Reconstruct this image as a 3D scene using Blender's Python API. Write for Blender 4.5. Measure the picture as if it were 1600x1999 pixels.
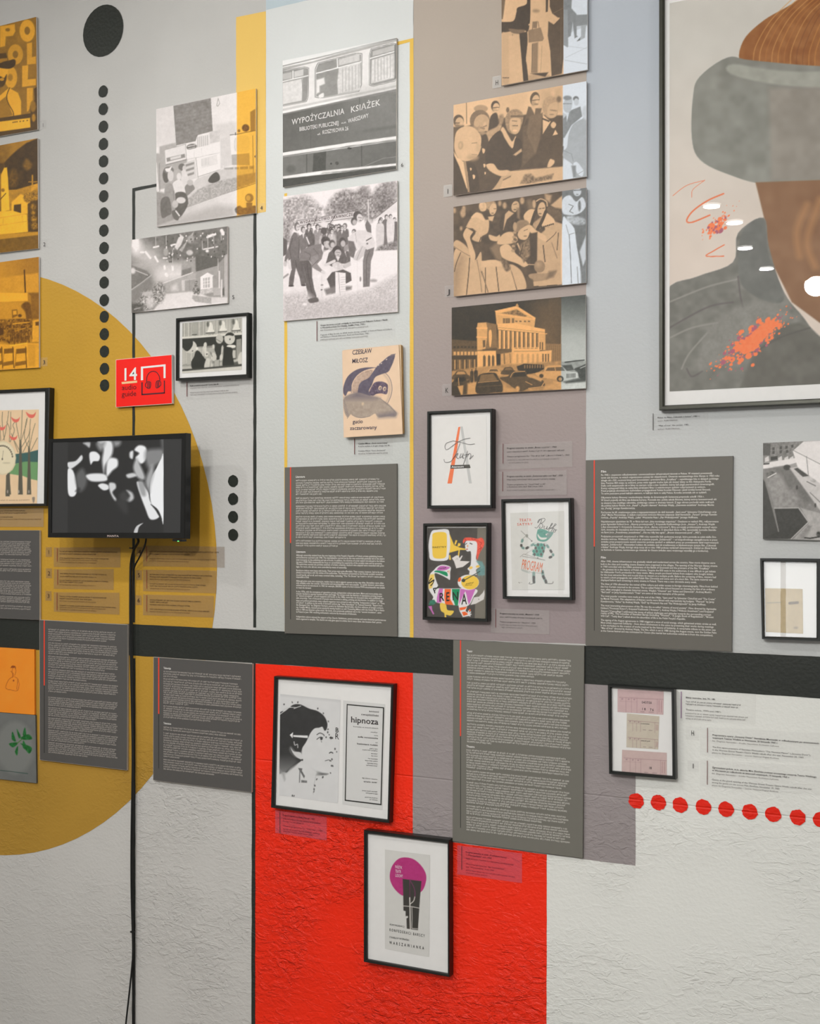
import bpy, math, random
import numpy as np

for o in list(bpy.data.objects):
    bpy.data.objects.remove(o, do_unlink=True)
scene = bpy.context.scene
COL = scene.collection
random.seed(7)
RNG = np.random.default_rng(11)

# ---------------------------------------------------------------- camera
FPX = 2243.0            # focal length in pixels of the 1600 x 1999 frame
YAW = math.radians(26.0)
CAM = (1.256, -2.575, 1.65)
HORIZON = 1020.0
cam_data = bpy.data.cameras.new('camera')
cam_data.sensor_fit = 'HORIZONTAL'
cam_data.sensor_width = 36.0
cam_data.lens = FPX / 1600.0 * 36.0
cam_data.shift_y = (HORIZON - 999.5) / 1600.0
cam_data.clip_start = 0.05
cam = bpy.data.objects.new('camera', cam_data)
COL.objects.link(cam)
cam.location = CAM
cam.rotation_euler = (math.pi / 2, 0, YAW)
scene.camera = cam

# ---------------------------------------------------------------- world, exposure
world = bpy.data.worlds.new('world')
scene.world = world
world.use_nodes = True
world.node_tree.nodes['Background'].inputs[0].default_value = (0.75, 0.85, 1.0, 1)
world.node_tree.nodes['Background'].inputs[1].default_value = 0.6
scene.view_settings.view_transform = 'Standard'
scene.view_settings.look = 'None'
scene.view_settings.exposure = 0.05
scene.view_settings.gamma = 1.0
scene.view_settings.use_curve_mapping = False
scene.cycles.max_bounces = 5
scene.cycles.use_light_tree = False
scene.cycles.diffuse_bounces = 3
scene.cycles.glossy_bounces = 2
scene.cycles.transmission_bounces = 2
scene.cycles.transparent_max_bounces = 6
scene.cycles.caustics_reflective = False
scene.cycles.caustics_refractive = False

# ---------------------------------------------------------------- lights (each sits in a fixture built further down)
# (x, y, z), aim point, watts
SPOTS = [((-2.30, -1.75, 3.40), (-0.60, 0, 1.55), 43),
         ((-0.60, -1.70, 3.40), (0.05, 0, 1.50), 47),
         ((0.608, -3.20, 2.81), (0.50, 0, 0.60), 128),
         ((-0.80, -3.40, 3.30), (-0.20, 0, 0.50), 75)]  # last one is unseen, added as fill for the lower wall
# ceiling downlights: (x, y) on the ceiling, watts
DOWN = [(-0.155, -4.53, 20), (-0.10, -4.98, 20), (-0.16, -5.71, 20), (-0.13, -6.45, 30),
        (-2.3, -4.2, 28), (2.2, -4.2, 28), (-2.3, -6.2, 20), (2.2, -6.2, 20), (1.9, -1.2, 10)]  # this row is unseen, added for soft ambient light
CEIL = 3.60
for i, (p, a, w) in enumerate(SPOTS):
    L = bpy.data.lights.new('spot_beam', 'SPOT')
    L.energy = w
    L.color = (1.0, 0.985, 0.955)
    L.spot_size = math.radians(125)
    L.spot_blend = 0.9
    L.shadow_soft_size = 0.05
    lo = bpy.data.objects.new('spot_beam', L)
    COL.objects.link(lo)
    d = np.array(a) - np.array(p)
    d /= np.linalg.norm(d)
    lo.location = np.array(p) + d * 0.09
    from mathutils import Vector
    lo.rotation_euler = Vector(d).to_track_quat('-Z', 'Y').to_euler()
for (x, y, w) in DOWN:
    L = bpy.data.lights.new('downlight_glow', 'AREA')
    L.shape = 'DISK'
    L.size = 0.10
    L.energy = w * 0.62
    L.color = (1.0, 0.985, 0.965)
    lo = bpy.data.objects.new('downlight_glow', L)
    COL.objects.link(lo)
    lo.location = (x, y, CEIL - 0.035)

# ---------------------------------------------------------------- pixel <-> wall mapping
CS, SN = math.cos(YAW), math.sin(YAW)
def at(x, y, d=0.0):
    """point on the plane d metres in front of the wall that the photograph shows at pixel (x, y)"""
    rx = (x - 800.0) / FPX
    rz = (HORIZON - y) / FPX
    X = rx * CS - SN
    Y = rx * SN + CS
    t = (-CAM[1] - d) / Y
    return np.array([CAM[0] + X * t, -d, CAM[2] + rz * t])
def project(W):
    dx = W[..., 0] - CAM[0]; dy = W[..., 1] - CAM[1]; dz = W[..., 2] - CAM[2]
    r = dx * CS + dy * SN
    f = -dx * SN + dy * CS
    return 800.0 + FPX * r / f, HORIZON - FPX * dz / f
def ppm(x, d=0.0):
    """pixels per metre, vertically, at pixel column x"""
    rx = (x - 800.0) / FPX
    return FPX / ((-CAM[1] - d) / (rx * SN + CS))

# ---------------------------------------------------------------- materials
def lin(c):
    c = np.asarray(c, float) / 255.0
    return np.where(c <= 0.04045, c / 12.92, ((c + 0.055) / 1.055) ** 2.4)
MATS = {}
def relief_group():
    g = bpy.data.node_groups.new('plaster_relief', 'ShaderNodeTree')
    g.interface.new_socket('Strength', in_out='INPUT', socket_type='NodeSocketFloat').default_value = 1.0
    g.interface.new_socket('Normal', in_out='OUTPUT', socket_type='NodeSocketVector')
    N, L = g.nodes, g.links
    gi = N.new('NodeGroupInput'); go = N.new('NodeGroupOutput')
    geo = N.new('ShaderNodeNewGeometry')
    sep = N.new('ShaderNodeSeparateXYZ'); L.new(geo.outputs['Position'], sep.inputs[0])
    def noise(scale, detail=3, rough=0.55, dist=0.0, stretch=None):
        n = N.new('ShaderNodeTexNoise')
        n.inputs['Scale'].default_value = scale; n.inputs['Detail'].default_value = detail
        n.inputs['Roughness'].default_value = rough; n.inputs['Distortion'].default_value = dist
        if stretch:
            m = N.new('ShaderNodeMapping'); m.inputs['Scale'].default_value = stretch
            m.inputs['Rotation'].default_value = (0, math.radians(24), 0)
            L.new(geo.outputs['Position'], m.inputs[0]); L.new(m.outputs[0], n.inputs['Vector'])
        else:
            L.new(geo.outputs['Position'], n.inputs['Vector'])
        return n.outputs['Fac']
    def math_(op, a, b=None, c=None):
        m = N.new('ShaderNodeMath'); m.operation = op
        for i, v in enumerate((a, b, c)):
            if v is None: continue
            if isinstance(v, (int, float)): m.inputs[i].default_value = v
            else: L.new(v, m.inputs[i])
        return m.outputs[0]
    def ramp(v, lo, hi, t0=0.0, t1=1.0):
        m = N.new('ShaderNodeMapRange'); m.interpolation_type = 'SMOOTHSTEP'
        L.new(v, m.inputs[0])
        for i, q in enumerate((lo, hi, t0, t1)): m.inputs[i + 1].default_value = q
        return m.outputs[0]
    fine = noise(120, 1, 0.5)
    big = noise(3.4, 1)
    low = ramp(math_('ADD', sep.outputs['Z'], math_('MULTIPLY', big, 0.7)), 1.62, 1.16)   # rough trowelled plaster low on the wall
    patch = ramp(big, 0.42, 0.64, 1.0, 0.2)
    coarse = noise(44, 4, 0.62, 0.5, (1.0, 1.0, 1.5))
    flakes = ramp(noise(26, 2, 0.6, 1.2, (0.7, 1.0, 1.6)), 0.53, 0.58)
    h = math_('ADD', math_('MULTIPLY', coarse, 0.9), math_('MULTIPLY', flakes, 0.2))
    h = math_('MULTIPLY', math_('MULTIPLY', h, low), patch)
    h = math_('MULTIPLY', h, math_('MULTIPLY', ramp(sep.outputs['X'], -1.15, -0.70, 0.35, 0.8), math_('MULTIPLY', ramp(sep.outputs['X'], -0.50, -0.30, 1.0, 1.5), ramp(sep.outputs['X'], 0.28, 0.42, 1.0, 0.48))))
    # the day joint that runs across the wall at about 1.02 m
    dz = math_('ABSOLUTE', math_('SUBTRACT', math_('ADD', sep.outputs['Z'], math_('MULTIPLY', big, 0.010)), 1.024))
    joint = ramp(dz, 0.0008, 0.0028, -0.14, 0.0)
    joint = math_('MULTIPLY', joint, ramp(sep.outputs['X'], -0.50, -0.40))
    tot = math_('ADD', math_('MULTIPLY', fine, 0.12), math_('ADD', h, joint))
    b = N.new('ShaderNodeBump'); b.inputs['Distance'].default_value = 0.0085
    L.new(gi.outputs[0], b.inputs['Strength']); L.new(tot, b.inputs['Height'])
    L.new(b.outputs[0], go.inputs[0])
    return g
RELIEF = relief_group()
def new_mat(name):
    m = bpy.data.materials.new(name); m.use_nodes = True
    return m, m.node_tree.nodes, m.node_tree.links, m.node_tree.nodes['Principled BSDF']
def paint(name, rgb, rough=0.6, rgb_low=None, z0=1.7, z1=2.7, gain=1.0, vary=0.05, strength=0.75):
    """wall paint over plaster; rgb_low = the colour it blends to lower down"""
    m, N, L, p = new_mat(name)
    p.inputs['Roughness'].default_value = rough
    p.inputs['Specular IOR Level'].default_value = 0.3
    geo = N.new('ShaderNodeNewGeometry')
    n = N.new('ShaderNodeTexNoise'); n.inputs['Scale'].default_value = 3.5; n.inputs['Detail'].default_value = 3
    L.new(geo.outputs['Position'], n.inputs['Vector'])
    mr = N.new('ShaderNodeMapRange'); mr.inputs[1].default_value = 0.25; mr.inputs[2].default_value = 0.75
    mr.inputs[3].default_value = 1 - vary; mr.inputs[4].default_value = 1 + vary
    L.new(n.outputs['Fac'], mr.inputs[0])
    mul = N.new('ShaderNodeMix'); mul.data_type = 'RGBA'; mul.blend_type = 'MULTIPLY'; mul.inputs['Factor'].default_value = 1
    a = np.clip(lin(rgb) * gain, 0, 0.93)
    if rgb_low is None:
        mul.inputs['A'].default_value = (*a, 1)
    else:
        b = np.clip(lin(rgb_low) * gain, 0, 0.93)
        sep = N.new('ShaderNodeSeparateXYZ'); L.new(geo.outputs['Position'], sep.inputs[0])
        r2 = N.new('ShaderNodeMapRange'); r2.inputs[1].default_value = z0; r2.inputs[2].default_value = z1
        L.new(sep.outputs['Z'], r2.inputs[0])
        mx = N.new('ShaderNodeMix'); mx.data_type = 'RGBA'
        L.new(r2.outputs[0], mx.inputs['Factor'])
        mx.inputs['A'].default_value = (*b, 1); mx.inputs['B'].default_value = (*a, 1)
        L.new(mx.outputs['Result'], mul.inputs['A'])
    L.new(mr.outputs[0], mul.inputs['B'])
    L.new(mul.outputs['Result'], p.inputs['Base Color'])
    g = N.new('ShaderNodeGroup'); g.node_tree = RELIEF; g.inputs[0].default_value = strength
    L.new(g.outputs[0], p.inputs['Normal'])
    return m
def flat(name, rgb, rough=0.5, gain=1.0, spec=0.4, metal=0.0, grain=0.03, scale=60):
    """plain material with a faint procedural grain"""
    key = (name, tuple(rgb), gain)
    if key in MATS: return MATS[key]
    m, N, L, p = new_mat(name)
    p.inputs['Roughness'].default_value = rough; p.inputs['Specular IOR Level'].default_value = spec
    p.inputs['Metallic'].default_value = metal
    c = np.clip(lin(rgb) * gain, 0, 0.95)
    tc = N.new('ShaderNodeTexCoord')
    n = N.new('ShaderNodeTexNoise'); n.inputs['Scale'].default_value = scale; n.inputs['Detail'].default_value = 3
    L.new(tc.outputs['Object'], n.inputs['Vector'])
    mx = N.new('ShaderNodeMix'); mx.data_type = 'RGBA'
    mx.inputs['A'].default_value = (*np.clip(c * (1 - grain), 0, 1), 1); mx.inputs['B'].default_value = (*np.clip(c * (1 + grain), 0, 1), 1)
    L.new(n.outputs['Fac'], mx.inputs['Factor']); L.new(mx.outputs['Result'], p.inputs['Base Color'])
    MATS[key] = m
    return m
def print_mat(name, rough, spec=0.35):
    m, N, L, p = new_mat(name)
    at_ = N.new('ShaderNodeAttribute'); at_.attribute_name = 'ink'
    L.new(at_.outputs['Color'], p.inputs['Base Color'])
    p.inputs['Roughness'].default_value = rough; p.inputs['Specular IOR Level'].default_value = spec
    return m
PRINT = print_mat('printed_satin', 0.5)
PRINT_MATT = print_mat('printed_matt', 0.8, 0.2)
def screen_mat():
    m, N, L, p = new_mat('lit_screen')
    at_ = N.new('ShaderNodeAttribute'); at_.attribute_name = 'ink'
    p.inputs['Base Color'].default_value = (0.012, 0.012, 0.012, 1)
    p.inputs['Roughness'].default_value = 0.35
    L.new(at_.outputs['Color'], p.inputs['Emission Color']); p.inputs['Emission Strength'].default_value = 1.0
    m.cycles.emission_sampling = 'NONE'
    return m
SCREEN = screen_mat()
def glass_mat():
    m, N, L, p = new_mat('picture_glass')
    N.remove(p)
    lw = N.new('ShaderNodeLayerWeight'); lw.inputs[0].default_value = 0.5
    pw = N.new('ShaderNodeMath'); pw.operation = 'POWER'; pw.inputs[1].default_value = 4
    L.new(lw.outputs['Facing'], pw.inputs[0])
    mr = N.new('ShaderNodeMapRange'); mr.inputs[3].default_value = 0.022; mr.inputs[4].default_value = 0.5
    L.new(pw.outputs[0], mr.inputs[0])
    tr = N.new('ShaderNodeBsdfTransparent'); gl = N.new('ShaderNodeBsdfGlossy'); gl.inputs['Roughness'].default_value = 0.0
    mx = N.new('ShaderNodeMixShader')
    L.new(mr.outputs[0], mx.inputs[0]); L.new(tr.outputs[0], mx.inputs[1]); L.new(gl.outputs[0], mx.inputs[2])
    L.new(mx.outputs[0], N['Material Output'].inputs['Surface'])
    return m
GLASS = glass_mat()
def film_mat(name, alpha, rgb=(190, 182, 180)):
    m, N, L, p = new_mat(name)
    p.inputs['Base Color'].default_value = (*lin(rgb), 1)
    p.inputs['Roughness'].default_value = 0.45
    n = N.new('ShaderNodeTexNoise'); n.inputs['Scale'].default_value = 14
    tc = N.new('ShaderNodeTexCoord'); L.new(tc.outputs['Object'], n.inputs['Vector'])
    mr = N.new('ShaderNodeMapRange'); mr.inputs[3].default_value = alpha * 0.85; mr.inputs[4].default_value = alpha * 1.15
    L.new(n.outputs['Fac'], mr.inputs[0]); L.new(mr.outputs[0], p.inputs['Alpha'])
    return m
FILM = film_mat('clear_film', 0.30, (206, 200, 196))
FILM_FAINT = film_mat('clear_film_faint', 0.10, (228, 226, 224))
FILM_TAN = film_mat('clear_film_on_yellow', 0.32, (160, 138, 116))
FILM_PINK = film_mat('clear_film_on_red', 0.34, (208, 118, 138))
def emit(name, rgb, s):
    m, N, L, p = new_mat(name)
    p.inputs['Base Color'].default_value = (*rgb, 1); p.inputs['Emission Color'].default_value = (*rgb, 1)
    p.inputs['Emission Strength'].default_value = s
    return m
BLACK = flat('black_lacquer', (30, 32, 30), 0.35, grain=0.15)
BLACK_SATIN = flat('black_plastic', (22, 23, 23), 0.28, grain=0.1)
WHITE = flat('white_card', (236, 235, 233), 0.75)
FOAM = flat('foam_board', (226, 220, 214), 0.8)
INK = flat('dark_ink', (62, 58, 58), 0.7)
INK_SOFT = flat('grey_ink', (120, 114, 112), 0.7)
RED_LINE = flat('dark_red_rule', (110, 48, 48), 0.6)

# ---------------------------------------------------------------- objects
WL = {}
def link(o, parent, name):
    o.parent = parent
    COL.objects.link(o)
    return o
def thing(name, label, cat, loc, group=None):
    o = bpy.data.objects.new(name, None)
    o.empty_display_size = 0.05
    COL.objects.link(o)
    o.location = loc
    WL[o] = np.array(loc, float)
    o['label'] = label; o['category'] = cat
    if group: o['group'] = group
    return o
def mesh(name, verts, faces, mat, parent=None, smooth=False, uv=None):
    verts = np.asarray(verts, float)
    base = WL.get(parent, np.zeros(3))
    me = bpy.data.meshes.new(name)
    me.from_pydata((verts - base).tolist(), [], faces)
    if mat: me.materials.append(mat)
    if smooth:
        me.polygons.foreach_set('use_smooth', [True] * len(me.polygons))
    me.update()
    o = bpy.data.objects.new(name, me)
    COL.objects.link(o)
    if parent:
        o.parent = parent
    WL[o] = base          # children keep offset (0,0,0) from their root
    return o
def tag(o, label, cat=None, group=None, kind=None):
    if label: o['label'] = label
    if cat: o['category'] = cat
    if group: o['group'] = group
    if kind: o['kind'] = kind
    return o
def box_vf(a, b):
    x0, y0, z0 = a; x1, y1, z1 = b
    v = [(x0, y0, z0), (x1, y0, z0), (x1, y1, z0), (x0, y1, z0), (x0, y0, z1), (x1, y0, z1), (x1, y1, z1), (x0, y1, z1)]
    f = [(0, 3, 2, 1), (4, 5, 6, 7), (0, 1, 5, 4), (1, 2, 6, 5), (2, 3, 7, 6), (3, 0, 4, 7)]
    return v, f
def join_vf(parts):
    V, F = [], []
    for v, f in parts:
        n = len(V); V += [tuple(q) for q in v]; F += [tuple(i + n for i in q) for q in f]
    return V, F
def slab_vf(quad, d, back, inset=0.0):
    """a board: front face seen at the four pixels (TL, TR, BR, BL) at depth d, straight back to depth `back`"""
    f = [at(x, y, d) for x, y in quad]
    b = [np.array([p[0], -back, p[2]]) for p in f]
    v = f + b
    return v, [(3, 2, 1, 0), (4, 5, 6, 7), (0, 1, 5, 4), (1, 2, 6, 5), (2, 3, 7, 6), (3, 0, 4, 7)]
def quad_base(quad, d):
    f = [at(x, y, d) for x, y in quad]
    return ((f[2][0] + f[3][0]) / 2, -d / 2, min(f[2][2], f[3][2]))
def lathe_vf(prof, n=24, axis=(0, 0, -1), origin=(0, 0, 0)):
    ax = np.array(axis, float); ax /= np.linalg.norm(ax)
    u = np.cross(ax, (0, 1, 0)); 
    if np.linalg.norm(u) < 0.1: u = np.cross(ax, (1, 0, 0))
    u /= np.linalg.norm(u); w = np.cross(ax, u)
    V, F = [], []
    for r, h in prof:
        for i in range(n):
            t = 2 * math.pi * i / n
            V.append(np.array(origin) + ax * h + (u * math.cos(t) + w * math.sin(t)) * r)
    for k in range(len(prof) - 1):
        for i in range(n):
            j = (i + 1) % n
            F.append((k * n + i, k * n + j, (k + 1) * n + j, (k + 1) * n + i))
    return V, F
def tube_vf(pts, r, n=10):
    pts = [np.array(p, float) for p in pts]
    V, F = [], []
    for k, p in enumerate(pts):
        t = pts[min(k + 1, len(pts) - 1)] - pts[max(k - 1, 0)]
        t /= np.linalg.norm(t)
        a = np.cross(t, (0, 1, 0)); a /= np.linalg.norm(a); b = np.cross(t, a)
        for i in range(n):
            q = 2 * math.pi * i / n
            V.append(p + (a * math.cos(q) + b * math.sin(q)) * r)
    for k in range(len(pts) - 1):
        for i in range(n):
            j = (i + 1) % n
            F.append((k * n + i, k * n + j, (k + 1) * n + j, (k + 1) * n + i))
    return V, F
def spline(pts, per=8, closed=False):
    P = [np.array(p, float) for p in pts]; n = len(P); out = []
    rng = range(n if closed else n - 1)
    for i in rng:
        p0 = P[(i - 1) % n] if closed or i > 0 else P[0]
        p1 = P[i]; p2 = P[(i + 1) % n]
        p3 = P[(i + 2) % n] if closed or i + 2 < n else P[n - 1]
        for k in range(per):
            t = k / per
            out.append(0.5 * ((2 * p1) + (-p0 + p2) * t + (2 * p0 - 5 * p1 + 4 * p2 - p3) * t * t + (-p0 + 3 * p1 - 3 * p2 + p3) * t ** 3))
    if not closed: out.append(P[-1])
    return out

# ---------------------------------------------------------------- lettering from the built-in font
GLY = {}
def load_glyphs(chars):
    tmp = []
    for bold in (0, 1):
        for c in chars:
            for kind, body in ((0, c), (1, 'I' + c + 'I')):
                cu = bpy.data.curves.new('glyph', 'FONT')
                cu.body = body; cu.size = 1.0; cu.resolution_u = 2 if kind == 0 else 1
                cu.fill_mode = 'FRONT'
                if bold: cu.offset = 0.013
                ob = bpy.data.objects.new('glyph', cu); COL.objects.link(ob)
                tmp.append((bold, c, kind, ob))
    cu = bpy.data.curves.new('glyph', 'FONT'); cu.body = 'II'; cu.resolution_u = 1
    ii = bpy.data.objects.new('glyph', cu); COL.objects.link(ii)
    bpy.context.view_layer.update()
    dg = bpy.context.evaluated_depsgraph_get()
    def grab(ob):
        e = ob.evaluated_get(dg); me = e.to_mesh()
        v = np.array([q.co[:2] for q in me.vertices]) if len(me.vertices) else np.zeros((0, 2))
        f = [tuple(p.vertices) for p in me.polygons]
        e.to_mesh_clear()
        return v, f
    vi, _ = grab(ii); wII = vi[:, 0].max()
    got = {}
    for bold, c, kind, ob in tmp:
        got[(bold, c, kind)] = grab(ob)
    wi = {}
    for bold in (0, 1):
        vI, _ = got[(bold, 'I', 1)]                 # III
        v1, _ = got[(0, 'I', 0)]
    w_ii = wII
    for bold in (0, 1):
        for c in chars:
            v, f = got[(bold, c, 0)]
            adv = got[(bold, c, 1)][0][:, 0].max() - w_ii - (0.013 if bold else 0)
            GLY[(bold, c)] = (v, f, adv)
    for _, _, _, ob in tmp:
        cu = ob.data; bpy.data.objects.remove(ob); bpy.data.curves.remove(cu)
    cu = ii.data; bpy.data.objects.remove(ii); bpy.data.curves.remove(cu)
    # blurred stand-ins for letters nobody can read in the photograph
    def rect(x0, y0, x1, y1): return [(x0, y0), (x1, y0), (x1, y1), (x0, y1)]
    k = 0
    for shape in ([rect(.05, 0, .15, .5), rect(.15, .4, .38, .5), rect(.32, 0, .42, .4)],
                  [rect(.05, .05, .15, .45), rect(.1, 0, .4, .1), rect(.1, .4, .4, .5), rect(.35, .05, .45, .45)],
                  [rect(.05, 0, .15, .72), rect(.15, .4, .4, .5)],
                  [rect(.05, 0, .4, .1), rect(.05, .2, .4, .3), rect(.05, .4, .4, .5), rect(.05, 0, .14, .5)],
                  [rect(.1, -.2, .2, .5), rect(.2, .4, .4, .5), rect(.2, 0, .4, .1)],
                  [rect(.1, 0, .2, .5)]):
        V, F = [], []
        for r in shape:
            n = len(V); V += r; F.append((n, n + 1, n + 2, n + 3))
        GLY[('~', k)] = (np.array(V), F, 0.5 if k != 5 else 0.28)
        k += 1
CAPH = 0.73
def layout(s, bold=0, track=0.0):
    V, F, x = [], [], 0.0
    n = 0
    for c in s:
        if c == ' ':
            x += 0.27 + track; continue
        if c == '~': v, f, adv = GLY[('~', random.randrange(6))]
        else: v, f, adv = GLY.get((bold, c)) or GLY[(bold, 'o')]
        if len(v):
            V.append(v + np.array([x, 0])); F += [tuple(i + n for i in q) for q in f]; n += len(v)
        x += adv + track
    return (np.concatenate(V) if V else np.zeros((0, 2))), F, max(x, 1e-3)
def text_vf(s, p0, p1, h, d, bold=0, track=0.0, up=None):
    """letters on the plane at depth d; baseline runs from pixel p0 to pixel p1, cap height h pixels"""
    V, F, w = layout(s, bold, track)
    a = at(*p0, d); b = at(*p1, d)
    U = (b - a) / w
    hm = h / ppm(p0[0], d) / CAPH
    up_ = np.array([0, 0, 1.0])
    if up is not None:
        q = at(p0[0] + up[0], p0[1] + up[1], d) - a; up_ = q / np.linalg.norm(q)
    W = a + V[:, :1] * U + V[:, 1:2] * up_ * hm
    return W, F
def lettering(parent, name, items, mat, label=None):
    """items: (string, p0, p1, cap height px, depth, bold, track)"""
    if len(items) > 1 and len(items) < 30 and name != 'text':
        for it in items: o = lettering(parent, name, [it], mat, label)
        return o
    VV, FF, n = [], [], 0
    for it in items:
        W, F = text_vf(*it)
        VV.append(W); FF += [tuple(i + n for i in q) for q in F]; n += len(W)
    o = mesh(name, np.concatenate(VV), FF, mat, parent)
    if label: o['label'] = label
    return o
CHARS = [chr(c) for c in range(33, 127) if chr(c) != '~'] + list('ĄĆĘŁŃÓŚŹŻąćęłńóśźż„”“–’©')
load_glyphs(CHARS)
def scribble(lo=2, hi=10, n=60):
    """an unreadable line of about n characters"""
    out = ''
    while len(out) < n: out += '~' * random.randint(lo, hi) + ' '
    return out.strip()

# ---------------------------------------------------------------- pictures: shapes and tones laid on a fine coloured grid
GAIN = 1.05
def vnoise(X, Y, scale, seed=0, oct=2):
    out = np.zeros_like(X); amp = 1.0; tot = 0
    for o in range(oct):
        r = np.random.default_rng(seed * 31 + o); L = r.random((64, 64))
        x = X / scale; y = Y / scale
        xi = np.floor(x).astype(int); yi = np.floor(y).astype(int); fx = x - xi; fy = y - yi
        fx = fx * fx * (3 - 2 * fx); fy = fy * fy * (3 - 2 * fy)
        g = lambda i, j: L[j % 64, i % 64]
        out += amp * ((g(xi, yi) * (1 - fx) + g(xi + 1, yi) * fx) * (1 - fy) + (g(xi, yi + 1) * (1 - fx) + g(xi + 1, yi + 1) * fx) * fy)
        tot += amp; amp *= 0.55; scale *= 0.5
    return out / tot - 0.5
class Pic:
    def __init__(s, quad, d, o=(0, 0), k=1.0, res=1.15, base=220):
        P = [at(x, y, d) for x, y in quad]
        q = np.array(quad, float)
        wpx = max(np.hypot(*(q[1] - q[0])), np.hypot(*(q[2] - q[3]))); hpx = max(np.hypot(*(q[3] - q[0])), np.hypot(*(q[2] - q[1])))
        nu = max(4, int(wpx / res)); nv = max(4, int(hpx / res))
        S, T = np.meshgrid(np.linspace(0, 1, nu), np.linspace(0, 1, nv))
        S = S[..., None]; T = T[..., None]
        s.W = P[0] * (1 - S) * (1 - T) + P[1] * S * (1 - T) + P[2] * S * T + P[3] * (1 - S) * T
        s.X, s.Y = project(s.W)
        s.o, s.k = o, k
        s.img = np.zeros((nv, nu, 3)) + np.asarray(base, float)
        s.seed = int(abs(quad[0][0] * 7 + quad[0][1]) % 9999)
    def t(s, pts): return np.array([(s.o[0] + x * s.k, s.o[1] + y * s.k) for x, y in pts], float)
    def put(s, m, c, a=1.0, sl=None):
        sl = sl or (slice(None), slice(None))
        m = (m * a)[..., None]
        c = np.asarray(c, float)
        if c.ndim == 0: c = np.array([c, c, c])
        s.img[sl] = s.img[sl] * (1 - m) + c * m
    def clipbox(s, P, pad):
        x0, y0 = P.min(0) - pad; x1, y1 = P.max(0) + pad
        ok = (s.X >= x0) & (s.X <= x1) & (s.Y >= y0) & (s.Y <= y1)
        if not ok.any(): return None
        r = np.where(ok.any(1))[0]; c = np.where(ok.any(0))[0]
        return slice(r[0], r[-1] + 1), slice(c[0], c[-1] + 1)
    def pmask(s, P, soft):
        sl = s.clipbox(P, soft + 1)
        if sl is None: return None, None
        X, Y = s.X[sl], s.Y[sl]
        ins = np.zeros(X.shape, bool); D = np.full(X.shape, 1e9)
        n = len(P)
        for i in range(n):
            x0, y0 = P[i]; x1, y1 = P[(i + 1) % n]
            c = ((y0 > Y) != (y1 > Y))
            with np.errstate(divide='ignore', invalid='ignore'):
                c &= X < (x1 - x0) * (Y - y0) / (y1 - y0 if y1 != y0 else 1e-9) + x0
            ins ^= c
            dx, dy = x1 - x0, y1 - y0; l2 = dx * dx + dy * dy + 1e-9
            u = np.clip(((X - x0) * dx + (Y - y0) * dy) / l2, 0, 1)
            D = np.minimum(D, (X - x0 - u * dx) ** 2 + (Y - y0 - u * dy) ** 2)
        D = np.sqrt(D); sd = np.where(ins, D, -D)
        return np.clip(0.5 + sd / soft, 0, 1), sl
    def poly(s, pts, c, soft=1.0, a=1.0, px=False, n=0, ns=4):
        P = np.array(pts, float) if px else s.t(pts)
        m, sl = s.pmask(P, soft)
        if m is None: return
        if n:
            v = vnoise(s.X[sl], s.Y[sl], ns, s.seed + len(pts))[..., None] * n * 2
            cc = np.asarray(c, float); cc = np.array([cc] * 3) if cc.ndim == 0 else cc
            c = np.clip(cc + v, 0, 255)
        s.put(m, c, a, sl)
    def blob(s, pts, c, soft=1.0, a=1.0, n=0, ns=4, per=5):
        s.poly(spline(s.t(pts), per, True), c, soft, a, True, n, ns)
    def ell(s, cx, cy, rx, ry, c, rot=0, soft=1.0, a=1.0, n=0, ns=4):
        r = math.radians(rot); ca, sa = math.cos(r), math.sin(r)
        pts = [(cx + rx * math.cos(q) * ca - ry * math.sin(q) * sa, cy + rx * math.cos(q) * sa + ry * math.sin(q) * ca) for q in np.linspace(0, 2 * math.pi, 20, endpoint=False)]
        s.poly(pts, c, soft, a, False, n, ns)
    def line(s, pts, w, c, a=1.0, soft=0.9, curve=False):
        P = s.t(pts)
        if curve: P = np.array(spline(P, 6))
        w = w * s.k
        sl = s.clipbox(P, w + 2)
        if sl is None: return
        X, Y = s.X[sl], s.Y[sl]; D = np.full(X.shape, 1e9)
        for i in range(len(P) - 1):
            x0, y0 = P[i]; dx, dy = P[i + 1] - P[i]; l2 = dx * dx + dy * dy + 1e-9
            u = np.clip(((X - x0) * dx + (Y - y0) * dy) / l2, 0, 1)
            D = np.minimum(D, (X - x0 - u * dx) ** 2 + (Y - y0 - u * dy) ** 2)
        wpx = max(w, 0.9); aa = a * min(1.0, w / 0.9)
        s.put(np.clip(0.5 + (wpx / 2 - np.sqrt(D)) / soft, 0, 1), c, aa, sl)
    def grad(s, p0, v0, p1, v1, a=1.0, pts=None, soft=1.0):
        (x0, y0), (x1, y1) = s.t([p0, p1])
        u = np.clip(((s.X - x0) * (x1 - x0) + (s.Y - y0) * (y1 - y0)) / ((x1 - x0) ** 2 + (y1 - y0) ** 2), 0, 1)[..., None]
        v0 = np.asarray(v0, float); v1 = np.asarray(v1, float)
        c = v0 * (1 - u) + v1 * u + np.zeros(3)
        if pts is None:
            s.img = s.img * (1 - a) + c * a
        else:
            m, sl = s.pmask(s.t(pts), soft)
            if m is not None: s.put(m, c[sl], a, sl)
    def noise(s, amp, ns=3, oct=2): s.img = s.img + (vnoise(s.X, s.Y, ns, s.seed, oct) * amp * 2)[..., None]
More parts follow.
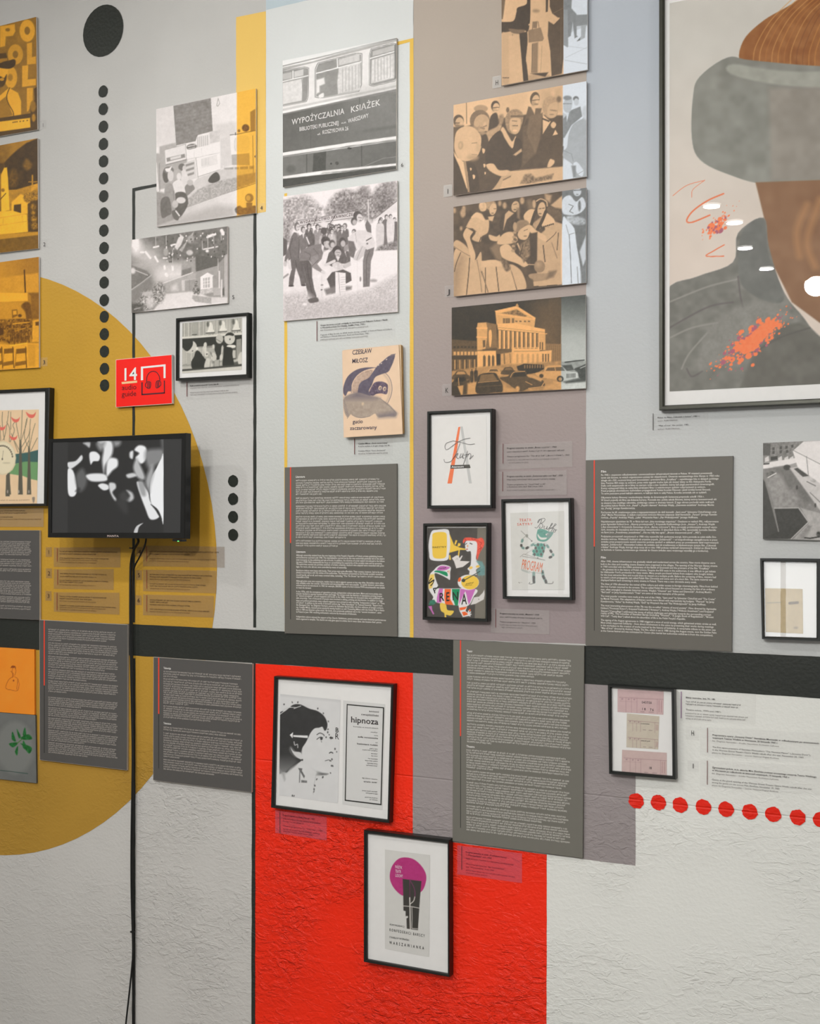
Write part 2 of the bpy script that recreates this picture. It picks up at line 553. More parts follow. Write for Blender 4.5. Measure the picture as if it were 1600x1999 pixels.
    def stripes(s, x0, y0, x1, y1, n, w, c, h, jit=0.0, dx=0):
        """n short vertical strokes of height h between two points"""
        for i in range(n):
            u = i / max(1, n - 1); x = x0 + (x1 - x0) * u; y = y0 + (y1 - y0) * u
            hh = h * (1 + random.uniform(-jit, jit))
            cc = c if not jit else np.clip(np.asarray(c, float) + random.uniform(-25, 25), 0, 255)
            s.line([(x, y), (x + dx, y + hh)], w, cc)
    def person(s, x, y, hgt, coat, skin=200, hair=70, lean=0, w=1.0):
        """a small standing figure; (x, y) top of the head"""
        h = hgt
        s.blob([(x - .10 * h * w, y + .17 * h), (x + .10 * h * w, y + .16 * h), (x + .13 * h * w, y + .5 * h), (x + .08 * h * w + lean, y + h), (x - .08 * h * w + lean, y + h), (x - .13 * h * w, y + .5 * h)], coat, n=10)
        s.ell(x, y + .07 * h, .058 * h, .075 * h, hair); s.ell(x + .012 * h, y + .09 * h, .042 * h, .058 * h, skin)
    def duo(s, lo, hi, gamma=1.0, x0=None, x1=None):
        g = s.img.mean(2) + vnoise(s.X, s.Y, 26, s.seed + 5) * 9 + vnoise(s.X, s.Y, 6, s.seed + 9) * 10
        g = np.clip((g - 32) / 204.0, 0, 1) ** gamma
        g = g[..., None]; c = np.asarray(lo, float) * (1 - g) + np.asarray(hi, float) * g
        m = np.ones(s.X.shape)
        if x0 is not None: m *= np.clip(s.X - x0 + .5, 0, 1)
        if x1 is not None: m *= np.clip(x1 - s.X + .5, 0, 1)
        s.put(m, c)
    def build(s, name, parent, mat=None, gain=1.0, emitk=None):
        nv, nu = s.X.shape
        V = s.W.reshape(-1, 3)
        idx = np.arange(nv * nu).reshape(nv, nu)
        a = idx[:-1, :-1].ravel(); b = idx[:-1, 1:].ravel(); c = idx[1:, 1:].ravel(); d = idx[1:, :-1].ravel()
        F = np.stack([d, c, b, a], 1)
        base = WL.get(parent, np.zeros(3))
        me = bpy.data.meshes.new(name)
        me.vertices.add(len(V)); me.vertices.foreach_set('co', (V - base).astype(np.float32).ravel())
        nf = len(F)
        me.loops.add(nf * 4); me.loops.foreach_set('vertex_index', F.astype(np.int32).ravel())
        me.polygons.add(nf); me.polygons.foreach_set('loop_start', np.arange(0, nf * 4, 4, dtype=np.int32))
        me.update(calc_edges=True)
        at_ = me.color_attributes.new('ink', 'FLOAT_COLOR', 'POINT')
        c = lin(np.clip(s.img, 0, 255)) * (GAIN * gain if emitk is None else emitk)
        if emitk is None: c = np.clip(c, 0, 0.92)
        rgba = np.ones((nv * nu, 4), np.float32); rgba[:, :3] = c.reshape(-1, 3)
        at_.data.foreach_set('color', rgba.ravel())
        me.materials.append(mat or PRINT)
        o = bpy.data.objects.new(name, me); COL.objects.link(o)
        if parent: o.parent = parent
        WL[o] = base
        return o

# ================================================================= the room
def struct(name, verts, faces, mat, label=None):
    o = mesh(name, verts, faces, mat); o['kind'] = 'structure'
    if label: o['label'] = label
    return o
RX0, RX1, RY = -4.2, 3.6, -8.2
M_WALL = paint('wall_paint_light_grey', (196, 195, 192), 0.65, rgb_low=(203, 201, 197), z0=0.5, z1=1.8)  # lighter low down: makes up in colour for weak light there
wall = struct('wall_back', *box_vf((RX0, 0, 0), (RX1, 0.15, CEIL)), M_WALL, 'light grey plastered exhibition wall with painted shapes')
M_SIDE = paint('room_white', (225, 223, 218), 0.7, strength=0.2)
struct('wall_left', *box_vf((RX0 - 0.1, RY, 0), (RX0, 0, CEIL)), M_SIDE)
struct('wall_right', *box_vf((RX1, RY, 0), (RX1 + 0.1, 0, CEIL)), M_SIDE)
struct('ceiling', *box_vf((RX0 - 0.1, RY - 0.1, CEIL), (RX1 + 0.1, 0.15, CEIL + 0.1)), M_SIDE)
M_FLOOR = flat('concrete_floor', (128, 122, 116), 0.5, grain=0.12, scale=6)
struct('floor', *box_vf((RX0 - 0.1, RY - 0.1, -0.1), (RX1 + 0.1, 0.15, 0)), M_FLOOR)
# opposite wall with two tall windows (daylight); they only show as reflections in the picture glass
WIN = [(-0.62, 0.10, 0.45, 1.55), (-2.75, -1.95, 0.9, 2.2)]
xs = [RX0] + sorted(v for w in WIN for v in w[:2]) + [RX1]
parts = []
for i in range(len(xs) - 1):
    w = [q for q in WIN if abs(q[0] - xs[i]) < 1e-6]
    if w:
        parts += [box_vf((xs[i], RY - 0.1, 0), (xs[i + 1], RY, w[0][2])), box_vf((xs[i], RY - 0.1, w[0][3]), (xs[i + 1], RY, CEIL))]
    else:
        parts.append(box_vf((xs[i], RY - 0.1, 0), (xs[i + 1], RY, CEIL)))
struct('wall_front', *join_vf(parts), M_SIDE)
for i, (x0, x1, z0, z1) in enumerate(WIN):
    w = struct('window_%d' % (i + 1), *box_vf((x0, RY - 0.08, z0), (x1, RY - 0.06, z1)), emit('daylight_pane', (0.92, 0.97, 1.0), (11.0, 3.0)[i]))
    fr = []
    for a, b in (((x0, z0), (x0 + .05, z1)), ((x1 - .05, z0), (x1, z1)), ((x0, z0), (x1, z0 + .05)), ((x0, z1 - .05), (x1, z1)), (((x0 + x1) / 2 - .02, z0), ((x0 + x1) / 2 + .02, z1))):
        fr.append(box_vf((a[0], RY - 0.055, a[1]), (b[0], RY - 0.01, b[1])))
    mesh('window_frame', *join_vf(fr), flat('window_frame_grey', (150, 150, 150)), w)

# ---------------------------------------------------------------- paint on the wall
def painted(name, pts, mat, layer=1, jit=0.0006, label=None, px=True, step=0.03):
    y = -0.0003 * layer
    P = [at(*p) if px else np.array([p[0], 0, p[1]]) for p in pts]
    if px:                                  # fields that leave the picture run on to the ceiling, the floor or the corners
        for p, q in zip(pts, P):
            if p[1] <= -55: q[2] = CEIL
            if p[1] >= 2100: q[2] = 0.001
            if p[0] >= 1700: q[0] = RX1 - 0.001
            if p[0] <= -70: q[0] = RX0 + 0.001
    out = []
    for i in range(len(P)):
        a, b = P[i], P[(i + 1) % len(P)]
        n = max(1, int(np.linalg.norm(b - a) / step))
        for k in range(n):
            q = a + (b - a) * k / n
            j = jit if k else 0
            out.append((q[0] + random.uniform(-j, j), y, q[2] + random.uniform(-j, j)))
    # orientation facing the room (-y)
    area = sum(out[i][0] * out[(i + 1) % len(out)][2] - out[(i + 1) % len(out)][0] * out[i][2] for i in range(len(out)))
    if area < 0: out.reverse()
    o = mesh(name, out, [tuple(range(len(out)))], mat, wall)
    if label: o['label'] = label
    return o
def band(x, which):      # edges of the long black band
    return 1220 + .0449 * (x - 264) if which == 'top' else 1295.4 + .0585 * (x - 500)
P_WHITE = paint('paint_white', (220, 223, 222), 0.6, rgb_low=(180, 182, 177), z0=1.2, z1=2.7, vary=0.03)  # greyer low down: leftover light falloff put into the coat
P_YELLOW = paint('paint_ochre', (198, 153, 52), 0.5, rgb_low=(178, 138, 56), z0=0.95, z1=1.5, vary=0.07)  # darker low down: shade at the foot of the circle, painted in
P_YSTRIPE = paint('paint_yellow', (238, 198, 105), 0.5, vary=0.04)
P_YLINE = paint('paint_yellow_line', (232, 190, 78), 0.5)
P_TAUPE = paint('paint_taupe', (182, 170, 158), 0.6, rgb_low=(155, 142, 143), z0=1.6, z1=2.8, vary=0.03)
P_BLUE = paint('paint_blue_grey', (184, 191, 200), 0.6, rgb_low=(194, 196, 195), z0=1.8, z1=2.7, vary=0.03)
P_PALEBLUE = paint('paint_pale_blue', (190, 205, 212), 0.6)
P_MAUVE = paint('paint_mauve_grey', (154, 146, 146), 0.6, vary=0.05)
P_RED = paint('paint_red', (255, 48, 22), 0.36, vary=0.06, strength=1.0)
P_BAND = paint('paint_black', (44, 47, 43), 0.5, vary=0.12)
P_DOT = paint('paint_black_dot', (36, 40, 34), 0.5, vary=0.2)
P_REDDOT = paint('paint_red_dot', (232, 36, 14), 0.45, vary=0.06)
P_LOWGREY = paint('paint_light_grey_low', (228, 229, 224), 0.65, vary=0.03)

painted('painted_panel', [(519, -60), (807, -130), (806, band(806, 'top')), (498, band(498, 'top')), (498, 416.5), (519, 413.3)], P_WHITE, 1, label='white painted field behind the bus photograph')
painted('painted_panel', [(807, -160), (1145, -220), (1143, 1257), (806, 1246)], P_TAUPE, 1, label='taupe to mauve painted column')
painted('painted_panel', [(1145, -220), (1800, -300), (1800, band(1800, 'top')), (1143, band(1143, 'top'))], P_BLUE, 1, label='pale blue grey painted field on the right')
painted('painted_panel', [(1240, band(1240, 'bot')), (1800, band(1800, 'bot')), (1800, 2300), (1066, 2300), (1067, 1668), (1240, 1690)], P_LOWGREY, 1, label='pale grey lower wall on the right')
painted('painted_panel', [(806, band(806, 'bot')), (1240, band(1240, 'bot')), (1240, 1690), (806, 1633)], P_MAUVE, 2, label='mauve grey painted rectangle under the black band')
painted('painted_panel', [(499, band(499, 'bot')), (806, band(806, 'bot')), (805.5, 1634), (1067, 1668), (1066, 2300), (494, 2300)], P_RED, 3, label='bright red painted field')
C0, CR = (-1.4685, 1.527), 0.886
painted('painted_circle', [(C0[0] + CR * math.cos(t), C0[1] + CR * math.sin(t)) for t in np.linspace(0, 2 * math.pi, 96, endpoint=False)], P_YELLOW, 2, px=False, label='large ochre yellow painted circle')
painted('painted_stripe', [(461, 33.7), (519, 22), (519, 413.5), (461, 424)], P_YSTRIPE, 2, label='yellow painted stripe')
painted('painted_stripe', [(519.5, 19.8), (600, 0.3), (806, -50), (806, -130), (519.5, -60)], P_PALEBLUE, 2, label='pale blue painted corner')
painted('painted_stripe', [(555, 378), (560.5, 377), (560.5, 1236), (555.5, 1236)], P_YLINE, 2, label='thin yellow painted line beside the photographs')
painted('painted_stripe', [(770, 83), (807, 74.5), (807, 1246), (800, 1245), (800, 82), (770, 90)], P_YLINE, 3, label='thin yellow painted line with a corner')
painted('painted_band', [(-80, band(-80, 'top')), (1800, band(1800, 'top')), (1800, band(1800, 'bot')), (-80, band(-80, 'bot'))], P_BAND, 4, label='broad black painted band across the wall')
painted('painted_line', [(494.8, 400), (501, 400), (500, 1225), (494.6, 1225)], P_BAND, 3, label='black painted vertical line above the band')
painted('painted_line', [(492.6, 1290), (499.2, 1290), (498.2, 2150), (490.5, 2150)], P_BAND, 5, label='black painted vertical line beside the red field')
painted('painted_line', [(258.8, 368), (312, 357.5), (312, 363), (263.8, 373), (263.8, 1215), (258.8, 1215)], P_BAND, 5, label='black painted line with a corner')
painted('painted_line', [(258.5, 1285), (264.8, 1285), (264.2, 2200), (258, 2200)], P_BAND, 5, label='black painted line running down to the floor')
def dot(cx, cy, r, mat, name='painted_dot', label=None, jit=0.0):
    c = at(cx, cy)
    pts = [(c[0] + (r + random.uniform(-jit, jit)) * math.cos(t), c[2] + (r + random.uniform(-jit, jit)) * math.sin(t)) for t in np.linspace(0, 2 * math.pi, 28, endpoint=False)]
    return painted(name, pts, mat, 6, 0, label, px=False)
dot(201.6, 60.4, 50.2 / ppm(201), P_DOT, label='large black painted disc')
for i, y in enumerate([178.9, 213.3, 247.4, 281.5, 315.2, 348.6, 383, 416.8, 450.2, 484.2, 517.8, 551.6, 586, 618.4, 652.5, 686.2, 720, 752.4]):
    dot(201.8 + i * 0.17, y, 11.6 / ppm(202), P_DOT, jit=0.0006)
for y in (939, 974.2, 1009, 1044):
    dot(455.3, y, 11.7 / ppm(455), P_DOT, jit=0.0006)
for x, y in [(1241.5, 1563), (1284.7, 1566.4), (1327.3, 1571), (1372.6, 1575), (1416.7, 1579.6), (1463.5, 1584.4), (1508.8, 1589.5), (1556.5, 1595), (1602, 1600), (1650, 1605)]:
    dot(x, y, 15.0 / ppm(x), P_REDDOT, jit=0.0012)

# ================================================================= builders for things on the wall
WHITE_PRINT = (236, 235, 233)
def board(name, label, cat, quad, d=0.008, thick=None, group=None, edge=FOAM):
    """rigid board fixed to the wall; returns its root (the print is added by the caller)"""
    t = thing(name, label, cat, quad_base(quad, d), group)
    mesh('board', *slab_vf(quad, d, d - (thick or 0.0055)), edge, t)
    mesh('mounting_tape', *slab_vf([(quad[0][0] * .8 + quad[2][0] * .2, quad[0][1] * .8 + quad[2][1] * .2), (quad[1][0] * .8 + quad[3][0] * .2, quad[1][1] * .8 + quad[3][1] * .2),
                                  (quad[2][0] * .8 + quad[0][0] * .2, quad[2][1] * .8 + quad[0][1] * .2), (quad[3][0] * .8 + quad[1][0] * .2, quad[3][1] * .8 + quad[1][1] * .2)], d - (thick or 0.0055), 0.0025), FOAM, t)
    return t
def frame(name, label, outer, inner, d=0.02, group=None, mat=None, cat='picture frame', matte=None, ridge=0.0012):
    """mitred frame of four bars, white mount and a pane of glass; returns (root, depth for prints)"""
    mat = mat or BLACK
    t = thing(name, label, cat, quad_base(outer, d), group)
    O = [at(x, y, d) for x, y in outer]
    I = [at(x, y, d) for x, y in inner]
    for i in range(4):
        j = (i + 1) % 4
        prof = []
        for (o, n) in ((O[i], I[i]), (O[j], I[j])):
            ob = np.array([o[0], -0.0025, o[2]]); ib = np.array([n[0], -0.0045, n[2]])
            oo = o + (n - o) * 0.10
            m1 = o + (n - o) * 0.16 + np.array([0, -ridge, 0]); m2 = o + (n - o) * 0.72 + np.array([0, -ridge, 0])
            nf = n + np.array([0, 0.0016, 0])
            of = o + np.array([0, 0.0016, 0])
            prof += [ob, of, m1, m2, nf, ib]
        k = 6
        F = [(q, (q + 1) % k, k + (q + 1) % k, k + q) for q in range(k)] + [tuple(range(k - 1, -1, -1)), tuple(range(k, 2 * k))]
        mesh('frame_bar', prof, F, mat, t)
    back = d - 0.008
    Iw = [np.array([p[0], -back, p[2]]) for p in I]
    c = sum(Iw) / 4
    Iw = [c + (p - c) * 1.02 for p in Iw]
    mesh('mount', [*Iw, *[p + np.array([0, 0.002, 0]) for p in Iw]], [(3, 2, 1, 0), (4, 5, 6, 7), (0, 1, 5, 4), (1, 2, 6, 5), (2, 3, 7, 6), (3, 0, 4, 7)], matte or WHITE, t)
    gl = d - 0.003
    G = [np.array([p[0], -gl, p[2]]) for p in Iw]
    mesh('glass', [*G], [(3, 2, 1, 0)], GLASS, t)
    return t, back + 0.0006
def sheet(t, name, quad, d, rgb, gain=1.0, mat=None):
    """a flat sheet of paper lying on the mount"""
    return mesh(name, *slab_vf(quad, d, d - 0.0004), mat or flat('paper_%d_%d_%d' % tuple(rgb), rgb, 0.75, gain), t)
def tagq(x0, y0, x1, y1):
    """axis-aligned-on-the-wall label outline from two pixel corners (slope follows the wall)"""
    s0 = (y0 - HORIZON) / (x0 + 3800.0); s1 = (y1 - HORIZON) / (x0 + 3800.0)
    return [(x0, y0), (x1, y0 + s0 * (x1 - x0)), (x1, y1 + s1 * (x1 - x0)), (x0, y1)]
def slope(x, y): return (y - HORIZON) / (x + 3800.0)
def tline(s, x0, y, x1, h, d, bold=0, track=0.0):
    """a line of text level on the wall: left baseline pixel (x0, y), right end x1"""
    return (s, (x0, y), (x1, y + slope(x0, y) * (x1 - x0)), h, d, bold, track)
def number_tag(ch, label, cx, cy, w, h, th, film=None, mat=None, group='small number and letter tags'):
    q = tagq(cx - w / 2, cy - h / 2, cx + w / 2, cy + h / 2)
    t = thing('number_tag', label, 'tag', quad_base(q, 0.001), group)
    fm = mesh('film', [at(x, y, 0.0024) for x, y in q], [(3, 2, 1, 0)], film or FILM_FAINT, t)
    gw = th * 0.62 if ch not in 'I1' else th * (0.32 if ch == 'I' else 0.42)
    lettering(t, 'character', [(ch, (cx - gw / 2, cy + th / 2), (cx + gw / 2, cy + th / 2 + slope(cx, cy) * gw), th, 0.0028, 0)], mat or INK)
    return t
def caption(label, quad, rule, lines, film=None, ink=None, soft=None, d=0.0025, group='small printed captions', rule_mat=None):
    """clear film label: rule = (x, y0, y1) thin line; lines = (text, x0, y, x1, cap h, tone) tone 0 dark bold 1 dark 2 grey"""
    t = thing('caption_label', label, 'caption', quad_base(quad, d), group)
    fm = mesh('film', [at(x, y, d) for x, y in quad], [(3, 2, 1, 0)], film or FILM, t)
    if rule:
        x, y0, y1 = rule
        mesh('rule', *slab_vf([(x - .55, y0), (x + .55, y0), (x + .55, y1), (x - .55, y1)], d + 0.0003, d), rule_mat or RED_LINE, t)
    lines = [(scribble(n=int((x1 - x0) / h * 1.8)) if s.replace('~', '').strip() == '' else s, x0, y, x1, h, tone) for s, x0, y, x1, h, tone in lines]
    paras = []
    for ln in lines:                       # a new paragraph where the gap opens up or the tone changes
        dim = ln[5] == 2
        if paras and ln[2] - paras[-1][1][-1][2] < 6.6 and paras[-1][0] == dim: paras[-1][1].append(ln)
        else: paras.append((dim, [ln]))
    for dim, ls in paras:
        lettering(t, 'text', [tline(s, x0, y, x1, h, d + 0.0004, 1 if tone == 0 else 0) for s, x0, y, x1, h, tone in ls], (soft or INK_SOFT) if dim else (ink or INK))
    return t
PANEL_TXT = flat('pale_print', (222, 218, 210), 0.7)
PANEL_GREY = flat('panel_grey', (104, 101, 94), 0.55)
PANEL_DARK = flat('panel_dark_grey', (86, 84, 82), 0.55)
RULE_RED = flat('red_rule', (232, 72, 48), 0.6)
RULE_BLACK = flat('black_rule', (48, 46, 44), 0.6)
def text_panel(label, quad, face, d, rule, heads, rows, h, hh, group='grey text panels', edge=None, txt=None):
    """heads / rows: (text, x0, ycentre, x1)"""
    t = thing('text_panel', label, 'panel', quad_base(quad, d), group)
    mesh('board', *slab_vf(quad, d, 0.0025), edge or face, t)
    # printed face
    q = quad; c = (sum(p[0] for p in q) / 4, sum(p[1] for p in q) / 4)
    qq = [(c[0] + (x - c[0]) * .996, c[1] + (y - c[1]) * .997) for x, y in q]
    fc = mesh('printed_face', *slab_vf(qq, d + 0.0004, d), face, t)
    if rule:
        x, y0, y1, y2 = rule
        mesh('rule', *slab_vf([(x - 1.1, y0), (x + 1.1, y0), (x + 1.1, y1), (x - 1.1, y1)], d + 0.0008, d + 0.0004), RULE_RED, fc)
        mesh('rule', *slab_vf([(x - .5, y1), (x + .5, y1), (x + .5, y2), (x - .5, y2)], d + 0.0008, d + 0.0004), RULE_BLACK, fc)
    if heads: lettering(fc, 'heading', [tline(s, x0, y + hh / 2, x1, hh, d + 0.0008, 1) for s, x0, y, x1 in heads], flat('white_print', (240, 238, 234), 0.7))
    lettering(fc, 'text', [tline(s or scribble(n=int((x1 - x0) / h * 1.95)), x0, y + h * .36, x1, h, d + 0.0008, 1) for s, x0, y, x1 in rows], txt or PANEL_TXT)
    return t
def rows_from(o, k, left, ys, rights, texts=None):
    out = []
    for i, (y, r) in enumerate(zip(ys, rights)):
        s = texts[i] if texts and i < len(texts) else None
        out.append((s, o[0] + left * k, o[1] + y * k, o[0] + r * k))
    return out

# ================================================================= photographs on boards
WARMLO, WARMHI = (66, 54, 42), (236, 194, 150)
COOLLO, COOLHI = (70, 72, 70), (214, 221, 230)
YELLO, YELHI = (50, 34, 10), (238, 170, 38)

# --- photo 1 : man in a hat before big letters (yellow duotone)
q = [(-60, 65.6), (70.4, 33), (72.9, 252.8), (-60, 276.1)]
t = board('photo_board', 'yellow tinted photo of a bearded man in a hat, top of the left column', 'photo', q, group='photo boards')
p = Pic(q, 0.0085, (0, 20), 0.125, base=120)
p.noise(14, 9)
def letterO(cx, cy, rx, ry, v=190): p.ell(cx, cy, rx, ry, v, soft=2); p.ell(cx, cy, rx * .36, ry * .36, 110, soft=1.5)
p.poly([(0, 250), (230, 215), (240, 330), (200, 400), (90, 410), (80, 560), (0, 580)], 195, 2); p.ell(120, 305, 36, 26, 115, soft=2)
letterO(425, 320, 120, 175, 195); letterO(240, 690, 120, 160, 178)
p.ell(170, 1050, 100, 170, 190, soft=2); p.ell(160, 1050, 40, 55, 135, soft=3)
p.poly([(420, 520), (500, 500), (500, 730), (560, 720), (560, 835), (420, 850)], 185, 1.5)
p.poly([(345, 870), (440, 855), (435, 1080), (560, 1070), (560, 1170), (345, 1200)], 195, 1.5)
p.poly([(420, 1215), (515, 1210), (510, 1420), (440, 1580), (420, 1580)], 190, 1.5)
p.poly([(-400, 1250), (0, 1330), (140, 1210), (280, 1290), (330, 1420), (330, 1640), (-400, 1760)], 205, 1.5)      # shoulder
p.poly([(-300, 1500), (0, 1420), (110, 1330), (120, 1430), (200, 1640), (-300, 1760)], 130, 1.5)
p.line([(150, 1210), (105, 1340), (130, 1450), (200, 1580), (215, 1650)], 14, 60, curve=True)
p.blob([(-120, 840), (100, 820), (125, 940), (90, 1090), (40, 1190), (-120, 1190)], 205, 1.5)       # face
p.blob([(-120, 1040), (0, 1030), (60, 1060), (105, 1000), (90, 1120), (30, 1200), (-120, 1200)], 55, 2); p.ell(30, 1080, 35, 22, 170)
p.ell(55, 890, 28, 16, 70)
p.poly([(-150, 680), (95, 670), (115, 740), (120, 790), (-150, 840)], 60, 1.5); p.poly([(-100, 770), (110, 745), (118, 785), (-100, 830)], 140, 1.5)
p.blob([(-100, 850), (120, 790), (215, 765), (245, 800), (225, 870), (130, 915), (-100, 880)], 45, 1.5)
p.poly([(-400, 1740), (470, 1610), (580, 1600), (590, 1900), (-400, 2050)], 55, 1.5)
p.poly([(-400, 1790), (470, 1680), (475, 1830), (-400, 1950)], 215, 1.5)
for x in (205, 235, 265, 315, 365, 425): p.ell(x, 1750 - (x - 205) * .13, 12, 9, 60)
p.poly([(530, 1230), (580, 1190), (590, 1860), (490, 1860), (470, 1500), (540, 1400)], 55, 2); p.ell(515, 1500, 45, 90, 120, soft=3); p.ell(525, 1680, 30, 60, 150, soft=3)
p.duo(YELLO, YELHI); p.noise(5, 2); p.build('photo_print', t, gain=1.38)
# --- photo 2 : monument with wreaths
q = [(-60, 295), (73, 270), (74.6, 485), (-60, 500.3)]
t = board('photo_board', 'yellow tinted photo of stone steps and wreaths under an arch, second in the left column', 'photo', q, group='photo boards')
p = Pic(q, 0.0085, (0, 260), 0.125, base=110)
p.grad((0, 200), 105, (400, 120), 150); p.noise(18, 12)
p.poly([(60, 470), (150, 370), (280, 250), (420, 150), (600, 70), (620, 790), (240, 890), (130, 880)], 42, 3, n=8, ns=10)
p.blob([(400, 400), (470, 440), (500, 520), (430, 580), (360, 510)], 90, 5, n=20); p.blob([(150, 600), (250, 570), (280, 760), (220, 850), (140, 800)], 70, 5, n=25)
p.poly([(130, 890), (260, 880), (600, 780), (600, 1560), (130, 1300)], 150, 2, n=20, ns=6)
p.poly([(180, 1080), (320, 950), (440, 1000), (450, 1250), (330, 1290), (180, 1230)], 215, 3, n=14)
p.poly([(-300, 480), (60, 470), (65, 620), (-300, 620)], 60, 2); p.poly([(65, 540), (108, 535), (125, 700), (150, 1200), (20, 1230), (15, 650)], 225, 2, n=8, ns=9)
p.line([(0, 1040), (90, 940)], 14, 70); p.ell(45, 890, 28, 28, 120, soft=2)
p.poly([(218, 1120), (330, 1105), (330, 1270), (210, 1285)], 55, 1.5, n=10)
p.poly([(-300, 1240), (200, 1210), (420, 1275), (435, 1540), (-300, 1620)], 222, 1.5, n=6, ns=10)
p.line([(0, 1320), (420, 1260)], 8, 170); p.line([(0, 1440), (430, 1375)], 7, 180); p.line([(345, 1290), (355, 1390)], 6, 175); p.line([(50, 1330), (45, 1420)], 6, 175)
p.poly([(430, 1110), (600, 900), (600, 1540), (440, 1540)], 55, 2, n=12)
for cx, cy, r in ((440, 1010, 75), (545, 980, 70), (520, 1150, 40), (520, 1240, 30), (530, 1340, 45), (540, 1450, 50)):
    p.ell(cx, cy, r, r * 1.1, 120, soft=4, n=70, ns=2)
p.line([(505, 660), (505, 800)], 22, 150); p.line([(450, 760), (580, 760)], 16, 140); p.poly([(480, 820), (600, 780), (600, 870), (490, 900)], 170, 2, n=30)
p.poly([(-300, 1600), (600, 1540), (600, 1600), (-300, 1700)], 165, 2); p.poly([(-300, 1690), (600, 1590), (620, 1830), (-300, 1930)], 95, 2, n=10, ns=8)
p.duo(YELLO, YELHI); p.noise(6, 2); p.build('photo_print', t, gain=1.38)
# --- photo 3 : school room
q = [(-60, 520.2), (75.6, 501.5), (76, 717.5), (-60, 726.5)]
t = board('photo_board', 'yellow tinted photo of a workshop with chairs, third in the left column', 'photo', q, group='photo boards')
p = Pic(q, 0.0085, (0, 490), 0.125, base=165)
p.grad((0, 200), 160, (600, 120), 120); p.poly([(-400, 470), (600, 340), (610, 650), (-400, 660)], 172, 4, n=5, ns=12)
p.line([(380, 300), (395, 640)], 22, 35)
p.poly([(-400, 650), (430, 655), (435, 780), (-400, 810)], 205, 2, n=5, ns=14); p.poly([(-400, 810), (435, 790), (440, 1050), (-400, 1090)], 165, 3, n=5, ns=14)
p.poly([(440, 655), (610, 650), (610, 1060), (500, 1060), (480, 700)], 95, 2, n=10)
p.blob([(330, 860), (400, 795), (470, 820), (490, 930), (500, 1080), (420, 1080), (390, 950)], 70, 3, n=15)
p.poly([(-400, 1090), (200, 1060), (500, 1060), (510, 1280), (420, 1420), (160, 1450), (-400, 1330)], 90, 3, n=75, ns=3)
p.poly([(185, 920), (270, 910), (275, 1010), (190, 1050)], 90, 1.5); p.poly([(200, 935), (258, 930), (262, 990), (205, 1000)], 180, 1.5)
p.blob([(-60, 1190), (40, 1210), (50, 1300), (-60, 1320)], 35, 2); p.ell(310, 1010, 30, 25, 50, soft=2)
p.poly([(510, 1090), (610, 1060), (610, 1420), (500, 1420)], 185, 2, n=10); p.poly([(550, 1110), (610, 1100), (610, 1165), (555, 1165)], 60, 1.5)
p.line([(200, 1140), (460, 1110)], 14, 190); p.line([(250, 1250), (400, 1200)], 12, 150)
p.stripes(170, 1270, 390, 1260, 9, 12, 70, 170, .2); p.line([(440, 1270), (455, 1420)], 22, 70); p.line([(490, 1270), (500, 1370)], 12, 80)
p.poly([(-400, 1400), (160, 1470), (420, 1440), (610, 1440), (610, 1830), (-400, 1860)], 190, 2, n=8, ns=9); p.poly([(430, 1460), (550, 1460), (550, 1800), (440, 1800)], 170, 3)
for x, w in ((-60, 100), (65, 150), (255, 160)):
    p.poly([(x, 1530), (x + w, 1515), (x + w, 1590), (x, 1605)], 80, 1.5); p.poly([(x - 20, 1740), (x + w, 1710), (x + w, 1770), (x - 20, 1800)], 95, 1.5)
    p.line([(x + w - 15, 1500), (x + w, 1820)], 16, 70); p.line([(x, 1530), (x - 25, 1850)], 9, 110)
p.line([(160, 1480), (420, 1440)], 14, 225)
p.duo((70, 42, 10), (242, 172, 46)); p.noise(6, 2); p.build('photo_print', t, gain=1.38)

# --- photo 4 : children watching television
q = [(304.6, 213.2), (499, 172.8), (499, 415.8), (305.8, 442.8)]
t = board('photo_board', 'faded photo of children seated on a rug watching television, right end tinted yellow', 'photo', q, group='photo boards')
p = Pic(q, 0.0085, (290, 160), 0.15, base=232)
p.poly([(90, 355), (322, 308), (355, 800), (90, 850)], 222, 2)
p.poly([(90, 930), (140, 930), (142, 840), (350, 790), (362, 830), (500, 1000), (480, 1330), (140, 1400), (90, 1120)], 172, 3, n=6, ns=8)
p.poly([(322, 310), (808, 208), (834, 640), (640, 690), (610, 770), (358, 826)], 128, 1.2, n=20, ns=5)
for i in range(9): p.line([(330 + i * 3, 370 + i * 45), (815 + i * 2, 270 + i * 42)], 7, 112, .5)
p.line([(885, 310), (905, 215), (925, 280), (900, 318), (885, 300)], 8, 165)
p.poly([(850, 560), (1060, 520), (1140, 540), (1140, 690), (930, 740)], 214, 8)
p.poly([(790, 650), (840, 640), (930, 625), (925, 775), (800, 800)], 205, 1.5, n=12, ns=3)
p.poly([(625, 715), (778, 680), (790, 840), (640, 860)], 222, 1.2); p.stripes(640, 720, 765, 695, 6, 7, 165, 130)
p.ell(560, 845, 68, 40, 110, -8, 2, n=30); p.line([(510, 840), (605, 820)], 9, 230); p.line([(520, 870), (600, 850)], 6, 220)
p.poly([(490, 890), (925, 785), (930, 925), (500, 1010)], 243, 1.2); p.line([(590, 880), (595, 985)], 4, 205); p.line([(690, 860), (695, 960)], 4, 205)
p.poly([(610, 985), (928, 925), (935, 1130), (640, 1250)], 240, 1.2); p.poly([(680, 1000), (890, 945), (900, 1070), (690, 1120)], 222, 1.5); p.stripes(690, 1005, 780, 985, 6, 5, 190, 90)
p.line([(615, 990), (645, 1250)], 7, 150); p.line([(640, 1235), (930, 1140)], 8, 165); p.line([(500, 1010), (925, 920)], 5, 180)
